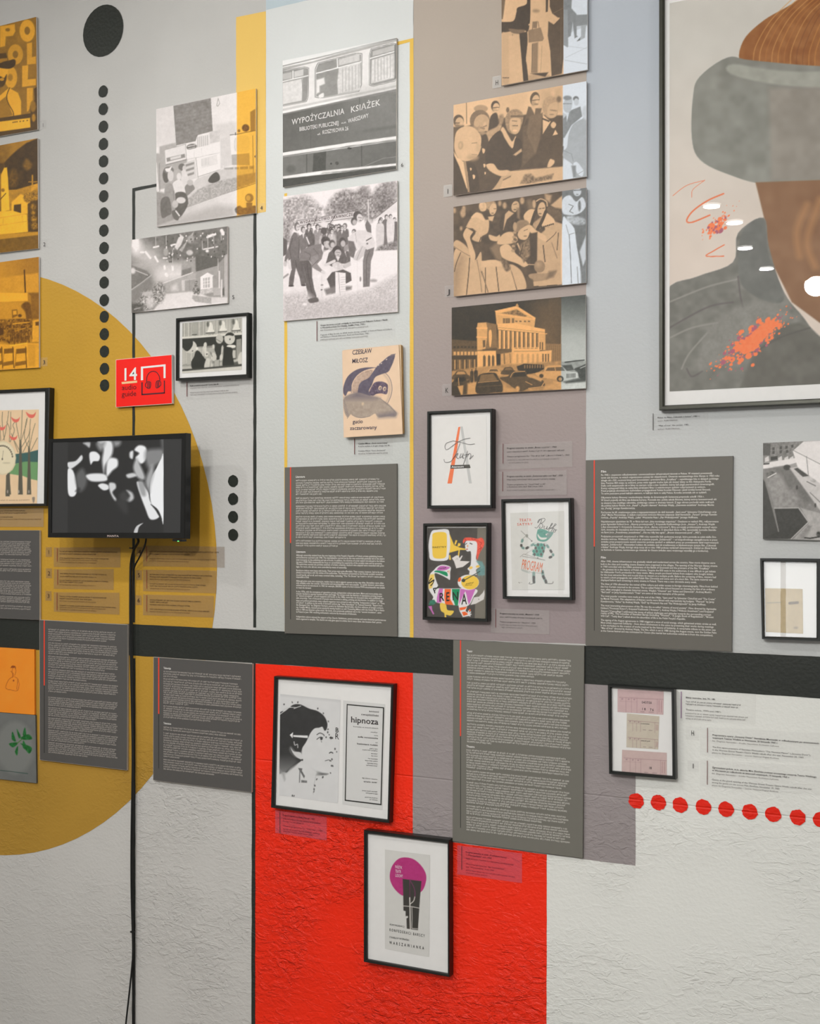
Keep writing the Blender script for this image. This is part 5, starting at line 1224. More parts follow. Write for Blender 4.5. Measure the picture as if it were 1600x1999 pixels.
p.poly([(85, 410), (110, 440), (240, 930), (330, 985), (85, 985)], 58, 2); p.poly([(200, 695), (430, 690), (530, 830), (370, 985), (85, 985), (240, 910)], 50, 2, n=4); p.line([(105, 400), (170, 600), (240, 915)], 10, 120); p.line([(200, 692), (430, 690), (525, 825), (360, 985)], 11, 165)
p.poly([(450, 690), (1200, 900), (1200, 1040), (380, 985), (530, 830)], 165, 3, n=14, ns=6); p.poly([(420, 980), (520, 850), (560, 860), (490, 985)], 130, 5, n=18)
p.poly([(375, 150), (480, 60), (1200, 20), (1200, 760), (640, 640), (420, 300)], 232, 2, n=4, ns=9); p.poly([(480, 60), (1200, 20), (1200, 330), (640, 270), (390, 135)], 224, 2); p.line([(385, 145), (640, 275), (1200, 470)], 8, 150); p.line([(505, 200), (525, 390)], 7, 130)
p.poly([(345, 310), (420, 300), (1200, 880), (1200, 960), (640, 720), (430, 430)], 196, 3, n=8, ns=6); p.poly([(385, 318), (420, 308), (530, 385), (470, 395)], 62, 1.5); p.poly([(500, 415), (560, 425), (640, 470), (580, 475)], 200, 1.5); p.line([(510, 440), (590, 480)], 10, 110); p.ell(570, 430, 30, 16, 170, 20, 2, n=40); p.ell(415, 495, 10, 20, 60, soft=2); p.ell(590, 665, 9, 20, 60, soft=2); p.line([(540, 545), (640, 640)], 8, 110)
p.line([(490, 975), (540, 980), (630, 965)], 14, 50); p.ell(620, 940, 20, 26, 60, soft=3, n=40); p.ell(840, 960, 120, 36, 70, soft=6, n=50, ns=3)
p.duo((46, 46, 42), (236, 231, 229), 0.95); p.noise(4, 2); p.build('photo_print', t)

# --- small prints, far left
q = [(-60, 1260.5), (67, 1267.8), (67.6, 1395.4), (-60, 1385.5)]
t = board('art_print', 'glossy orange print with a small line drawing of a lady in a wide skirt', 'print', q, d=0.007, edge=flat('orange_edge', (226, 130, 40)))
p = Pic(q, 0.0075, (0, 1000), 0.27, base=(240, 138, 36)); p.noise(4, 20)
ink = (140, 66, 20)
p.line([(80, 1125), (88, 1112), (108, 1115), (112, 1130)], 6, ink, curve=True); p.ell(95, 1118, 14, 8, ink); p.line([(90, 1130), (88, 1160), (98, 1180), (90, 1195)], 3, ink, curve=True); p.line([(112, 1128), (115, 1150), (106, 1180)], 3, ink, curve=True)
p.line([(90, 1190), (60, 1215), (42, 1270), (80, 1285), (125, 1290), (138, 1245), (128, 1205), (106, 1190)], 3, ink, curve=True); p.ell(98, 1217, 6, 7, ink); p.line([(128, 1210), (122, 1280)], 3, ink); p.line([(78, 1150), (95, 1165), (90, 1185)], 3, ink)
p.build('print_face', t, print_mat('printed_gloss', 0.18, 0.5), gain=1.1)
q = [(-60, 1386.5), (69, 1396.2), (71, 1529), (-60, 1514)]
t = board('art_print', 'glossy slate grey print with a green leafy sprig', 'print', q, d=0.007, edge=flat('slate_edge', (84, 88, 88)))
p = Pic(q, 0.0075, (0, 1000), 0.27, base=(104, 106, 104)); p.noise(5, 20)
p.ell(110, 1700, 135, 190, (118, 120, 117), soft=10)
for pts in ([(120, 1565), (150, 1620), (135, 1632)], [(180, 1555), (165, 1610), (190, 1620)], [(150, 1630), (205, 1605), (232, 1640), (170, 1645)], [(90, 1585), (115, 1655), (85, 1640)], [(65, 1672), (130, 1665), (95, 1700)], [(130, 1690), (125, 1758), (108, 1730)], [(150, 1670), (228, 1700), (210, 1745), (165, 1690)], [(170, 1650), (200, 1720), (165, 1700)]):
    p.blob(pts, (24, 96, 40), 1.2, n=22, ns=3)
p.line([(125, 1670), (160, 1640)], 6, (70, 110, 50)); p.line([(0, 1865), (200, 1890)], 4, (40, 70, 60))
p.build('print_face', t, bpy.data.materials['printed_gloss'], gain=1.1)

# ================================================================= framed things
SER = flat('grey_script', (120, 118, 118), 0.7)
def C(o, k, pts): return [(o[0] + x * k, o[1] + y * k) for x, y in pts]
def CP(o, k, x, y): return (o[0] + x * k, o[1] + y * k)

# --- puppets
t, dp = frame('framed_photo', 'small black framed photo of round-headed puppets and a bookshelf', [(343.2, 621.1), (483.5, 609.8), (483.5, 736.6), (342.7, 743.3)],
              [(347.4, 627), (480.4, 615.3), (479.9, 730.4), (346.9, 738)], 0.022, 'framed pictures')
o, k = (335, 600), .103125
p = Pic(C(o, k, [(200, 302), (1330, 198), (1325, 1182), (198, 1250)]), dp, o, k, base=150)
p.poly([(190, 300), (1340, 190), (1340, 480), (190, 600)], 120, 2); p.stripes(215, 305, 1320, 205, 44, 15, 205, 275, .12)
p.poly([(190, 560), (1340, 470), (1340, 520), (190, 600)], 215, 1.5); p.poly([(190, 600), (1340, 520), (1340, 740), (190, 780)], 42, 1.5)
p.poly([(1150, 740), (1340, 720), (1340, 1120), (1150, 1120)], 80, 2); p.stripes(205, 770, 590, 745, 17, 13, 200, 300, .1); p.stripes(600, 745, 830, 725, 9, 14, 190, 260, .1); p.stripes(1160, 820, 1200, 820, 3, 20, 200, 130); p.stripes(1240, 620, 1300, 610, 3, 34, 150, 380)
p.poly([(190, 1120), (640, 1090), (1340, 960), (1340, 1000), (900, 1110), (400, 1170), (190, 1180)], 185, 3)
for x, y, s in ((735, 390, 1), (970, 365, 1), (1220, 345, 1)):
    p.blob([(x - 30, y - 90), (x + 25, y - 95), (x + 50, y + 20), (x + 65, y + 75), (x - 65, y + 85), (x - 45, y + 20)], 225, 1.5); p.ell(x - 50, y - 70, 26, 50, 95, soft=3); p.line([(x - 80, y + 100), (x + 70, y + 90)], 26, 105)
p.ell(430, 400, 52, 130, 165, soft=3); p.line([(390, 520), (470, 515)], 18, 90)
p.ell(345, 745, 135, 122, 205, 20, 1.2); p.blob([(200, 640), (300, 600), (390, 620), (400, 700), (360, 780), (290, 830), (220, 780)], 40, 1.5); p.ell(395, 825, 12, 12, 60); p.ell(480, 780, 22, 26, 232)
p.blob([(460, 830), (520, 830), (620, 960), (650, 1000), (620, 1100), (590, 1160), (400, 1170), (370, 1040), (420, 940)], 38, 1.2)
p.ell(905, 600, 70, 88, 188, 0, 1.2); p.line([(840, 600), (960, 670)], 9, 90); p.blob([(860, 700), (900, 690), (930, 730), (870, 760)], 232, 1.2); p.blob([(810, 790), (850, 690), (960, 720), (930, 880), (900, 980), (850, 980), (830, 860)], 42, 1.2)
p.ell(1095, 590, 102, 112, 205, 0, 1.2); p.blob([(1010, 540), (1050, 490), (1120, 475), (1180, 510), (1160, 540), (1090, 530)], 40, 1.2); p.ell(1102, 605, 13, 16, 45); p.blob([(1050, 720), (1190, 715), (1200, 760), (1080, 780), (1060, 810)], 230, 1.2)
p.blob([(990, 760), (1070, 750), (1150, 780), (1150, 900), (1170, 1110), (970, 1120), (980, 900)], 34, 1.2); p.blob([(945, 740), (975, 730), (965, 850), (935, 870)], 195, 1.5)
p.blob([(605, 700), (640, 660), (665, 700), (660, 820), (700, 850), (680, 930), (630, 920), (610, 840)], 205, 1.5, n=15); p.ell(665, 885, 12, 14, 45); p.blob([(780, 860), (830, 880), (850, 950), (800, 1020), (745, 960)], 205, 1.5); p.line([(730, 840), (765, 930)], 12, 90); p.blob([(910, 920), (955, 880), (960, 980), (920, 1010)], 205, 1.5); p.ell(790, 740, 24, 40, 205, soft=2)
p.blob([(660, 970), (730, 990), (760, 1120), (620, 1130)], 205, 2); p.poly([(810, 1010), (900, 990), (900, 1110), (810, 1120)], 170, 2); p.ell(1330, 990, 80, 150, 205, soft=2); p.line([(730, 1010), (725, 1160)], 6, 50); p.line([(795, 1010), (800, 1160)], 6, 50); p.line([(905, 1010), (905, 1120)], 6, 50)
p.poly([(190, 1175), (640, 1140), (1340, 1070), (1340, 1115), (190, 1215)], 62, 1.5); p.poly([(190, 1212), (1340, 1112), (1340, 1200), (190, 1270)], 205, 1.5)
p.duo((34, 36, 30), (226, 222, 212)); p.noise(4, 2); p.build('photo_print', t, gain=1.1)

# --- left poster with trees and a dial
t, dp = frame('framed_poster', 'black framed poster of bare trees with red birds, cut by the left edge', [(-90, 765), (96.6, 756.5), (91.7, 987.8), (-90, 990)],
              [(-82, 771), (87, 763.2), (84.7, 983), (-82, 984.5)], 0.022, 'framed pictures')
o, k = (0, 740), .14
p = Pic(C(o, k, [(-520, 447), (542, 424), (515, 1735), (-520, 1742)]), dp, o, k, base=(226, 196, 158))
p.noise(5, 15)
p.poly([(-600, 1060), (220, 1045), (400, 1020), (560, 980), (560, 1170), (380, 1155), (220, 1180), (-600, 1200)], (62, 96, 92), 1.5); p.poly([(-600, 1210), (170, 1275), (220, 1180), (350, 1150), (560, 1160), (560, 1420), (430, 1395), (320, 1350)], (108, 152, 102), 1.5)
TR = (92, 88, 76)
for x, y0, w in ((285, 850, 44), (405, 940, 40), (115, 1300, 50), (-180, 900, 46)):
    p.poly([(x - w * .3, y0), (x + w * .3, y0), (x + w * .75, 1610), (x - w * .75, 1610)], TR, 1.2)
for pts in ([(285, 860), (300, 700), (310, 430)], [(285, 900), (240, 700), (225, 600)], [(290, 870), (360, 650), (380, 540)], [(300, 950), (390, 800), (420, 700)], [(280, 1010), (200, 860)], [(405, 950), (415, 700), (425, 560)], [(410, 960), (450, 760), (490, 620)], [(430, 1000), (520, 820)], [(400, 960), (340, 800), (370, 560)], [(130, 870), (135, 700), (95, 600)], [(140, 880), (200, 720), (180, 640), (240, 560)], [(60, 850), (30, 600), (35, 460)], [(40, 850), (70, 780), (110, 540), (120, 450)], [(320, 1020), (400, 860)], [(250, 1020), (160, 760)], [(10, 860), (0, 650)], [(150, 700), (150, 460)]):
    p.line(pts, 9, (118, 112, 92), .9, curve=True)
for x, y, s in ((215, 570, 1), (430, 505, 1.15), (185, 820, .95), (20, 680, 1)):
    p.blob([(x - 60 * s, y - 40 * s), (x - 20 * s, y - 15 * s), (x + 30 * s, y - 10 * s), (x + 60 * s, y - 40 * s), (x + 45 * s, y + 15 * s), (x + 5 * s, y + 35 * s), (x - 35 * s, y + 15 * s)], (218, 106, 92), 1.5)
p.ell(35, 1100, 188, 238, (214, 200, 168), soft=1.5); p.ell(35, 1100, 175, 222, (224, 212, 182), soft=1.5)
for a in np.linspace(-2.9, -.15, 15): p.ell(35 + 140 * math.cos(a), 1105 + 175 * math.sin(a), 11, 15, (110, 102, 84), math.degrees(a), 1.2)
p.ell(33, 1115, 9, 16, (90, 84, 70)); p.line([(35, 1100), (45, 1000)], 6, (150, 140, 112)); p.ell(90, 1170, 50, 8, (190, 178, 148), soft=3)
p.poly([(85, 1340), (138, 1310), (135, 1635), (78, 1635)], TR, 1.2)
for x, y in ((105, 1570), (262, 1570), (402, 1570)): p.ell(x, y, 9, 24, (170, 160, 150))
p.blob([(450, 1650), (485, 1650), (480, 1700), (468, 1730), (455, 1700)], (140, 128, 116), 1.5)
pr = p.build('poster', t, gain=1.12)
lettering(pr, 'lettering', [(scribble(n=40), (-20, 978), (58, 976.8), 2.2, dp + .0004, 0, .1)], flat('brown_print', (150, 120, 100)))

# --- theatre programme with a large A
t, dp = frame('framed_programme', 'black framed programme with a tall orange and grey letter A', [(833, 803), (960.5, 797.5), (960.5, 991.8), (833, 993)],
              [(839, 809), (956, 803), (956, 986), (839, 986.8)], 0.024, 'framed pictures')
o, k = (780, 760), .25
sheet(t, 'paper', C(o, k, [(266, 228), (676, 207), (682, 903), (266, 906)]), dp, (232, 230, 227))
d1 = dp + .0006
mesh('letter_stroke', *slab_vf(C(o, k, [(457, 295), (472, 293), (406, 735), (372, 735)]), d1, dp), flat('orange_print', (244, 128, 84), 0.7), t)
mesh('letter_stroke', *slab_vf(C(o, k, [(472, 292), (490, 290), (562, 735), (540, 735)]), d1 - .0002, dp), flat('pale_grey_print', (200, 200, 198), 0.7), t)
mesh('letter_bar', *slab_vf(C(o, k, [(396, 592), (545, 588), (551, 614), (396, 620)]), d1 + .0003, dp), flat('charcoal_print', (84, 82, 78), 0.7), t)
lettering(t, 'lettering', [('Ateneum', CP(o, k, 404, 614), CP(o, k, 500, 610), 4.2, d1 + .0007, 1)], WHITE)
def strokes(parent, name, polys, w, d, mat):
    """pen strokes: thin ribbons through pixel points"""
    V, F = [], []
    for pts in polys:
        P = spline(pts, 6) if len(pts) > 2 else [np.array(q, float) for q in pts]
        n0 = len(V)
        for i, q in enumerate(P):
            tt = P[min(i + 1, len(P) - 1)] - P[max(i - 1, 0)]; tt = tt / (np.linalg.norm(tt) + 1e-9); nn = np.array([-tt[1], tt[0]]) * w / 2
            V += [at(*(q + nn), d), at(*(q - nn), d)]
        for i in range(len(P) - 1): F.append((n0 + 2 * i, n0 + 2 * i + 1, n0 + 2 * i + 3, n0 + 2 * i + 2))
    return mesh(name, V, F, mat, parent)
strokes(t, 'script', [C(o, k, s) for s in ([(550, 380), (500, 390), (440, 420), (370, 470), (352, 450), (365, 420), (410, 405)], [(410, 400), (480, 415), (540, 430), (585, 425)], [(470, 420), (440, 500), (400, 560), (355, 570), (345, 545)], [(415, 545), (440, 510), (455, 500), (440, 530), (460, 540)],
    [(480, 500), (465, 535), (490, 520), (495, 498), (490, 535), (505, 535)], [(530, 480), (505, 560), (495, 590)], [(500, 515), (540, 505)], [(520, 530), (545, 500), (555, 520), (545, 545), (575, 515)])], 0.9, d1 + .0009, SER)

# --- ARENA programme
t, dp = frame('framed_programme', 'black framed programme with a colourful collage mermaid playing a trumpet', [(825.2, 1021.8), (952, 1020.4), (951.5, 1214.3), (824, 1210)],
              [(831, 1027.7), (948, 1027.2), (946.7, 1208), (830.3, 1204)], 0.024, 'framed pictures')
o, k = (815, 1010), .1075
p = Pic(C(o, k, [(178, 190), (1240, 188), (1228, 1845), (160, 1806)]), dp, o, k, res=.95, base=(78, 74, 70))
p.noise(6, 8); p.poly([(1085, 180), (1250, 180), (1250, 1860), (1035, 1840)], (128, 122, 110), 1.2, .85)
Y_, W_, R_, G_, M_, O_ = (238, 198, 74), (226, 224, 224), (232, 92, 74), (22, 140, 92), (200, 112, 186), (246, 104, 44)
p.poly([(545, 215), (610, 380), (660, 500), (770, 550), (880, 570), (870, 590), (770, 590), (590, 640), (560, 640)], Y_, 1); p.poly([(665, 490), (690, 410), (720, 420), (690, 500)], Y_, 1); p.poly([(720, 530), (735, 465), (780, 475), (770, 520)], Y_, 1); p.line([(755, 580), (735, 740)], 24, Y_); p.poly([(570, 690), (590, 680), (605, 770), (570, 770)], Y_, 1)
p.blob([(250, 260), (350, 225), (545, 220), (580, 340), (590, 500), (570, 660), (525, 780), (250, 775), (205, 640), (200, 460)], W_, 1); p.blob([(290, 285), (500, 275), (530, 400), (525, 620), (490, 735), (300, 735), (265, 600), (265, 400)], Y_, 1)
p.blob([(820, 440), (850, 375), (950, 365), (1080, 385), (1160, 370), (1205, 430), (1200, 520), (1130, 640), (1080, 770), (1065, 640), (1070, 480), (960, 430), (870, 430), (835, 470)], R_, 1, n=12, ns=3)
for pts in ([(830, 400), (860, 390), (870, 420)], [(1120, 440), (1160, 470), (1130, 520), (1170, 560)], [(980, 380), (1000, 410), (1050, 400)], [(1110, 580), (1150, 560), (1130, 620)]): p.line(pts, 7, (150, 50, 50), curve=True)
p.blob([(870, 440), (950, 425), (1070, 450), (1075, 620), (1060, 760), (1140, 850), (1140, 890), (1060, 950), (1070, 1040), (940, 1040), (940, 980), (905, 930), (960, 860), (965, 630), (900, 620), (865, 560)], W_, 1)
p.line([(950, 470), (985, 485)], 16, (60, 50, 50)); p.line([(870, 490), (890, 470)], 12, (60, 50, 50)); p.ell(905, 520, 14, 22, (226, 170, 120)); p.ell(895, 578, 14, 12, (200, 80, 60)); p.ell(965, 915, 34, 24, (236, 196, 90), -20); p.ell(1090, 890, 36, 22, (236, 196, 90), -15)
p.poly([(620, 740), (700, 690), (740, 690), (760, 740), (800, 690), (815, 700), (770, 790), (950, 800), (820, 900), (700, 925), (660, 800)], (222, 216, 212), 1); p.line([(690, 770), (720, 740), (730, 770)], 5, (150, 144, 140))
p.poly([(1060, 790), (1170, 800), (1220, 900), (1220, 1050), (1100, 1060), (1070, 970), (1140, 900)], (112, 150, 148), 2, n=12); p.line([(1110, 1060), (1115, 1095)], 7, (112, 150, 148)); p.line([(1170, 1060), (1170, 1090)], 7, (112, 150, 148))
# bird body
p.blob([(290, 960), (360, 890), (460, 860), (595, 900), (590, 1000), (585, 1130), (540, 1110), (430, 1050), (310, 1015), (330, 1130), (370, 1230), (410, 1290), (1050, 1300), (1010, 1450), (920, 1600), (740, 1600), (400, 1560), (270, 1500), (280, 1440), (200, 1300), (205, 1120), (230, 1020)], W_, 1)
p.blob([(345, 950), (400, 890), (470, 880), (570, 900), (580, 920), (500, 960), (400, 965)], M_, 1); p.blob([(300, 990), (340, 965), (450, 975), (530, 1000), (540, 1070), (460, 1040), (380, 1005)], G_, 1); p.poly([(540, 970), (580, 960), (580, 1040)], (240, 190, 160), 1); p.ell(545, 985, 6, 6, (60, 40, 40))
p.poly([(225, 1040), (300, 1030), (300, 1130), (260, 1280), (205, 1300), (205, 1120)], Y_, 3, .85)
p.poly([(390, 1290), (460, 1295), (430, 1550), (345, 1550), (350, 1450)], M_, 1); p.poly([(490, 1300), (605, 1300), (590, 1480), (650, 1590), (500, 1580), (480, 1440)], O_, 1); p.poly([(620, 1300), (765, 1300), (730, 1600), (680, 1600), (630, 1450)], G_, 1); p.poly([(770, 1300), (1050, 1300), (930, 1590), (860, 1350), (750, 1590)], M_, 1)
p.poly([(865, 1340), (890, 1420), (920, 1600), (750, 1600)], W_, 1)
p.ell(920, 1180, 195, 140, W_, 0, 1); p.ell(950, 1180, 160, 128, Y_, 0, 1); p.ell(760, 1130, 26, 42, O_, 20, 1); p.line([(850, 1140), (1130, 980)], 14, (60, 66, 62)); p.ell(830, 1145, 34, 32, (60, 66, 60), 0, 1)
p.poly([(960, 1590), (1020, 1450), (1110, 1440), (1180, 1370), (1210, 1310), (1215, 1400), (1200, 1490), (1050, 1570)], (216, 212, 208), 1.2); p.line([(1105, 1480), (1110, 1495)], 8, (90, 80, 76))
p.blob([(410, 1560), (510, 1580), (540, 1680), (655, 1700), (600, 1780), (520, 1770), (520, 1810), (490, 1815), (480, 1740), (420, 1690)], (232, 198, 84), 1)
p.poly([(740, 1600), (900, 1610), (870, 1700), (920, 1740), (940, 1790), (820, 1810), (760, 1700)], W_, 1); p.poly([(755, 1640), (895, 1620), (860, 1670), (770, 1690)], O_, 1); p.poly([(800, 1720), (860, 1710), (930, 1760), (830, 1790)], O_, 1)
for a, b in ((925, 1700), (960, 1720), (965, 1760), (950, 1790)): p.line([(915, 1745), (a, b)], 22, W_)
p.ell(945, 1685, 16, 20, O_)
for cx, cy in ((245, 1530), (285, 1520), (230, 1570), (275, 1565), (300, 1545)): p.ell(cx, cy, 30, 26, (56, 120, 98), 0, 1.2, n=14)
p.poly([(190, 1615), (255, 1610), (265, 1680), (300, 1750), (280, 1765), (240, 1690)], M_, 1.2)
pr = p.build('programme', t, gain=1.02)
BK = flat('black_print', (46, 46, 44), 0.7)
e = dp + .0005
lettering(pr, 'lettering', [('R', CP(o, k, 385, 1530), CP(o, k, 478, 1510), 17, e, 1), ('E', CP(o, k, 510, 1522), CP(o, k, 578, 1515), 18, e, 1), ('N', CP(o, k, 625, 1505), CP(o, k, 745, 1500), 17, e, 1), ('A', CP(o, k, 795, 1580), CP(o, k, 890, 1575), 21, e, 1),
     ('MAESTRY', CP(o, k, 265, 560), CP(o, k, 520, 552), 3.6, e, 0, .1), ('TANIA', CP(o, k, 372, 950), CP(o, k, 520, 925), 3.4, e, 0), (scribble(n=10), CP(o, k, 875, 1215), CP(o, k, 1020, 1190), 2.4, e, 0), (scribble(n=8), CP(o, k, 860, 1238), CP(o, k, 990, 1232), 2, e, 0),
     ('S', CP(o, k, 240, 1260), CP(o, k, 320, 1130), 10, e, 1, 0, (-2, -1.5)), ('A', CP(o, k, 310, 1385), CP(o, k, 380, 1270), 9, e, 1, 0, (-2, -1.2))], BK)

# --- BUFFO programme
t, dp = frame('framed_programme', 'black framed programme with a green masked harlequin carrying a sign', [(977.3, 974.6), (1114, 972), (1117, 1172), (980.4, 1169.3)],
              [(984, 980.8), (1108.6, 979), (1111, 1166), (986.9, 1164)], 0.024, 'framed pictures')
o, k = (970, 960), .1125
p = Pic(C(o, k, [(228, 370), (1160, 332), (1170, 1700), (258, 1700)]), dp, o, k, res=.95, base=(212, 211, 206))
p.noise(3, 8); GN, DK = (92, 152, 136), (84, 80, 76)
p.blob([(715, 650), (800, 650), (900, 690), (975, 710), (900, 820), (820, 865), (720, 850), (685, 790), (690, 710)], GN, 1); p.poly([(880, 690), (975, 705), (880, 830), (850, 760)], (140, 150, 148), 2, .7)
p.blob([(705, 730), (760, 790), (860, 795), (840, 825), (760, 830), (710, 780)], (216, 214, 208), 1); p.ell(862, 740, 26, 14, (214, 212, 206), -15, 1); p.ell(872, 742, 8, 8, DK); p.line([(720, 700), (790, 690)], 8, (70, 120, 108)); p.line([(815, 725), (840, 755)], 8, (60, 110, 100))
body = [(690, 890), (830, 900), (840, 960), (785, 1140), (610, 1100), (650, 980)]
p.poly(body, (104, 160, 146), 1)
for i in range(4):
    for j in range(4):
        x = 650 + i * 58 - j * 10 + (j % 2) * 28; y = 920 + j * 56
        if x < 830 - j * 8: p.poly([(x, y - 34), (x + 24, y), (x, y + 34), (x - 24, y)], (96, 84, 80) if (i + j) % 2 else (70, 140, 122), 1)
for pts, n in (([(660, 890), (580, 940), (490, 985), (430, 960), (420, 910), (445, 820)], 6), ([(840, 900), (900, 980), (950, 1060), (970, 1110), (900, 1145)], 5)):
    p.line(pts, 40, (196, 200, 194), curve=True); P = spline(pts, 4)
    for i in range(2, len(P) - 1, 4): p.line([P[i], P[i + 1]], 42, DK if (i // 4) % 2 else (120, 150, 142))
p.line([(415, 680), (500, 760), (600, 855)], 8, (130, 128, 122)); p.ell(515, 765, 24, 30, (150, 150, 142)); p.ell(600, 855, 11, 10, DK); p.line([(445, 820), (480, 780)], 12, (170, 168, 160))
p.line([(620, 1000), (480, 1090)], 5, (150, 146, 140)); p.line([(400, 1130), (460, 1080), (830, 1190)], 7, (140, 136, 130)); p.line([(440, 1120), (820, 1185)], 7, (120, 116, 110)); p.ell(704, 1148, 10, 9, DK)
p.line([(418, 1345), (600, 1400), (770, 1415)], 6, (140, 140, 134)); p.line([(430, 1365), (560, 1410)], 14, (150, 166, 158), .7)
for pts in ([(635, 1410), (635, 1480), (640, 1570)], [(785, 1380), (800, 1470), (850, 1570)]):
    p.line(pts, 50, (132, 158, 150)); p.line([pts[1], ((pts[1][0] * .7 + pts[2][0] * .3), pts[1][1] + 28)], 46, DK); p.line([(pts[2][0] - 8, pts[2][1] - 30), pts[2]], 40, DK)
p.poly([(785, 1360), (810, 1410), (775, 1420)], (60, 70, 66), 1); p.line([(655, 1570), (600, 1600), (555, 1595), (570, 1572)], 9, DK, curve=True); p.line([(830, 1585), (900, 1595), (960, 1590), (970, 1560)], 9, DK, curve=True); p.line([(375, 1570), (390, 1585)], 9, (130, 126, 120)); p.line([(400, 1572), (430, 1575)], 5, (160, 156, 150))
pr = p.build('programme', t)
e = dp + .0005; PINK = flat('coral_print', (222, 126, 108), 0.7)
lettering(pr, 'lettering', [('TEATR', CP(o, k, 385, 515), CP(o, k, 600, 512), 5.6, e, 1, .12), ('SATYRY', CP(o, k, 345, 588), CP(o, k, 622, 580), 5.2, e, 1, .12)], PINK)
lettering(pr, 'sign_lettering', [('PROGRAM', CP(o, k, 415, 1335), CP(o, k, 775, 1400), 20, e, 0, .02, (3, -20))], flat('orange_sign_print', (232, 126, 84), 0.7))
strokes(pr, 'script', [C(o, k, s) for s in ([(650, 615), (690, 625), (740, 560), (770, 480), (720, 490), (705, 540), (750, 480), (810, 460), (830, 490), (780, 540), (740, 550)], [(760, 550), (790, 570), (780, 620), (730, 630), (745, 600)], [(820, 590), (815, 640), (850, 640), (870, 600), (860, 650), (890, 640)], [(890, 640), (960, 560), (945, 550), (915, 620), (890, 680)], [(920, 640), (1020, 575), (1000, 560), (965, 640), (935, 690)], [(905, 625), (1000, 640)], [(985, 660), (970, 690), (1000, 700), (1015, 665), (985, 660), (1040, 660)])], 0.9, e, flat('script_ink', (96, 94, 92), 0.7))

# --- HIPNOZA programme
t, dp = frame('framed_programme', 'large black framed programme with a dark-haired woman in profile, on the red field', [(534.4, 1320), (768, 1336), (759.8, 1607.4), (528.3, 1576.8)],
              [(540, 1325.4), (762.3, 1340.9), (755.4, 1600.9), (535, 1572.4)], 0.022, 'framed pictures')
o, k = (525, 1310), .1625
p = Pic(C(o, k, [(135, 275), (858, 345), (826, 1590), (120, 1492)]), dp, o, k, res=1.0, base=216)
p.noise(3, 12); p.poly([(110, 260), (390, 300), (880, 345), (880, 380), (390, 325), (110, 300)], 200, 4, .6)
p.grad((200, 600), 54, (200, 1200), 130, pts=[(110, 530), (300, 420), (400, 900), (380, 1080), (300, 1150), (230, 1200), (110, 1240)], soft=3)
p.blob([(110, 540), (200, 480), (280, 410), (370, 400), (480, 450), (580, 480), (660, 540), (700, 630), (690, 700), (665, 715), (640, 670), (600, 680), (545, 690), (500, 740), (470, 800), (440, 860), (400, 920), (375, 975), (320, 960), (260, 900), (240, 960), (300, 1030), (390, 1065), (340, 1110), (260, 1160), (200, 1220), (110, 1100)], 56, 1.5, n=5, ns=8)
p.grad((200, 1000), 60, (190, 1220), 150, a=.8, pts=[(110, 940), (240, 960), (340, 1080), (320, 1120), (200, 1225), (110, 1225)], soft=8)
for pts in ([(120, 500), (220, 440), (330, 440)], [(150, 480), (260, 430)], [(130, 520), (200, 470)], [(300, 450), (380, 420)]): p.line(pts, 9, 205, curve=True)
p.blob([(260, 920), (300, 965), (380, 980), (400, 1060), (340, 1040), (290, 990)], 214, 1.2); p.line([(300, 850), (310, 890), (340, 880), (345, 920)], 11, 190, curve=True); p.ell(398, 1068, 12, 12, 70)
p.poly([(465, 775), (465, 805), (290, 790), (290, 770)], 230, 1); p.poly([(248, 768), (288, 735), (282, 808)], 232, 1)
p.line([(575, 765), (610, 745), (650, 760), (662, 778)], 11, 90, curve=True); p.line([(575, 820), (610, 795), (645, 800)], 9, 60, curve=True); p.ell(628, 810, 16, 20, 66); p.line([(625, 840), (632, 855)], 6, 100)
p.line([(725, 985), (745, 975), (765, 985)], 13, 70, curve=True); p.line([(675, 1078), (720, 1068), (745, 1082)], 8, 90, curve=True); p.ell(735, 1078, 12, 7, 80)
p.grad((560, 1200), 205, (640, 1240), 90, pts=[(510, 1165), (560, 1195), (640, 1225), (710, 1235), (690, 1245), (560, 1255), (570, 1220)], soft=4)
for x, y in ((180, 400), (278, 375), (345, 375), (585, 450), (652, 508), (712, 605), (708, 700), (705, 735), (722, 765), (685, 795), (792, 935), (812, 970), (755, 1060), (765, 1140), (750, 1138), (738, 1225), (572, 1300), (548, 1375), (540, 1420), (537, 1450), (645, 1275), (280, 1497), (300, 1500)): p.ell(x, y, random.uniform(5, 9), random.uniform(9, 15), 80, random.uniform(-30, 30), 1.2)
p.line([(560, 1270), (545, 1340), (530, 1480)], 4, 170)
p.poly([(722, 800), (745, 782), (745, 792), (768, 795), (768, 815), (745, 812), (745, 824)], 50, 1)
p.poly([(350, 1165), (400, 1170), (395, 1200), (430, 1260), (420, 1290), (375, 1210), (370, 1340), (360, 1340), (365, 1200)], 110, 1.2, n=30); p.poly([(385, 1310), (455, 1315), (455, 1342), (385, 1340)], 120, 1.2, n=30); p.poly([(150, 1225), (185, 1215), (195, 1300), (185, 1320)], 170, 5)
pr = p.build('photo_page', t)
e = dp + .0006
pr = sheet(t, 'text_page', C(o, k, [(890, 352), (1395, 398), (1360, 1668), (880, 1600)]), dp, (218, 218, 216))
rim = C(o, k, [(932, 395), (1382, 436), (1350, 1612), (908, 1558)]); rin = C(o, k, [(942, 409), (1368, 447), (1337, 1596), (920, 1545)])
mesh('printed_border', [at(*q, e) for q in rim] + [at(*q, e) for q in rin], [(0, 4, 5, 1), (1, 5, 6, 2), (2, 6, 7, 3), (3, 7, 4, 0)], BK, pr)
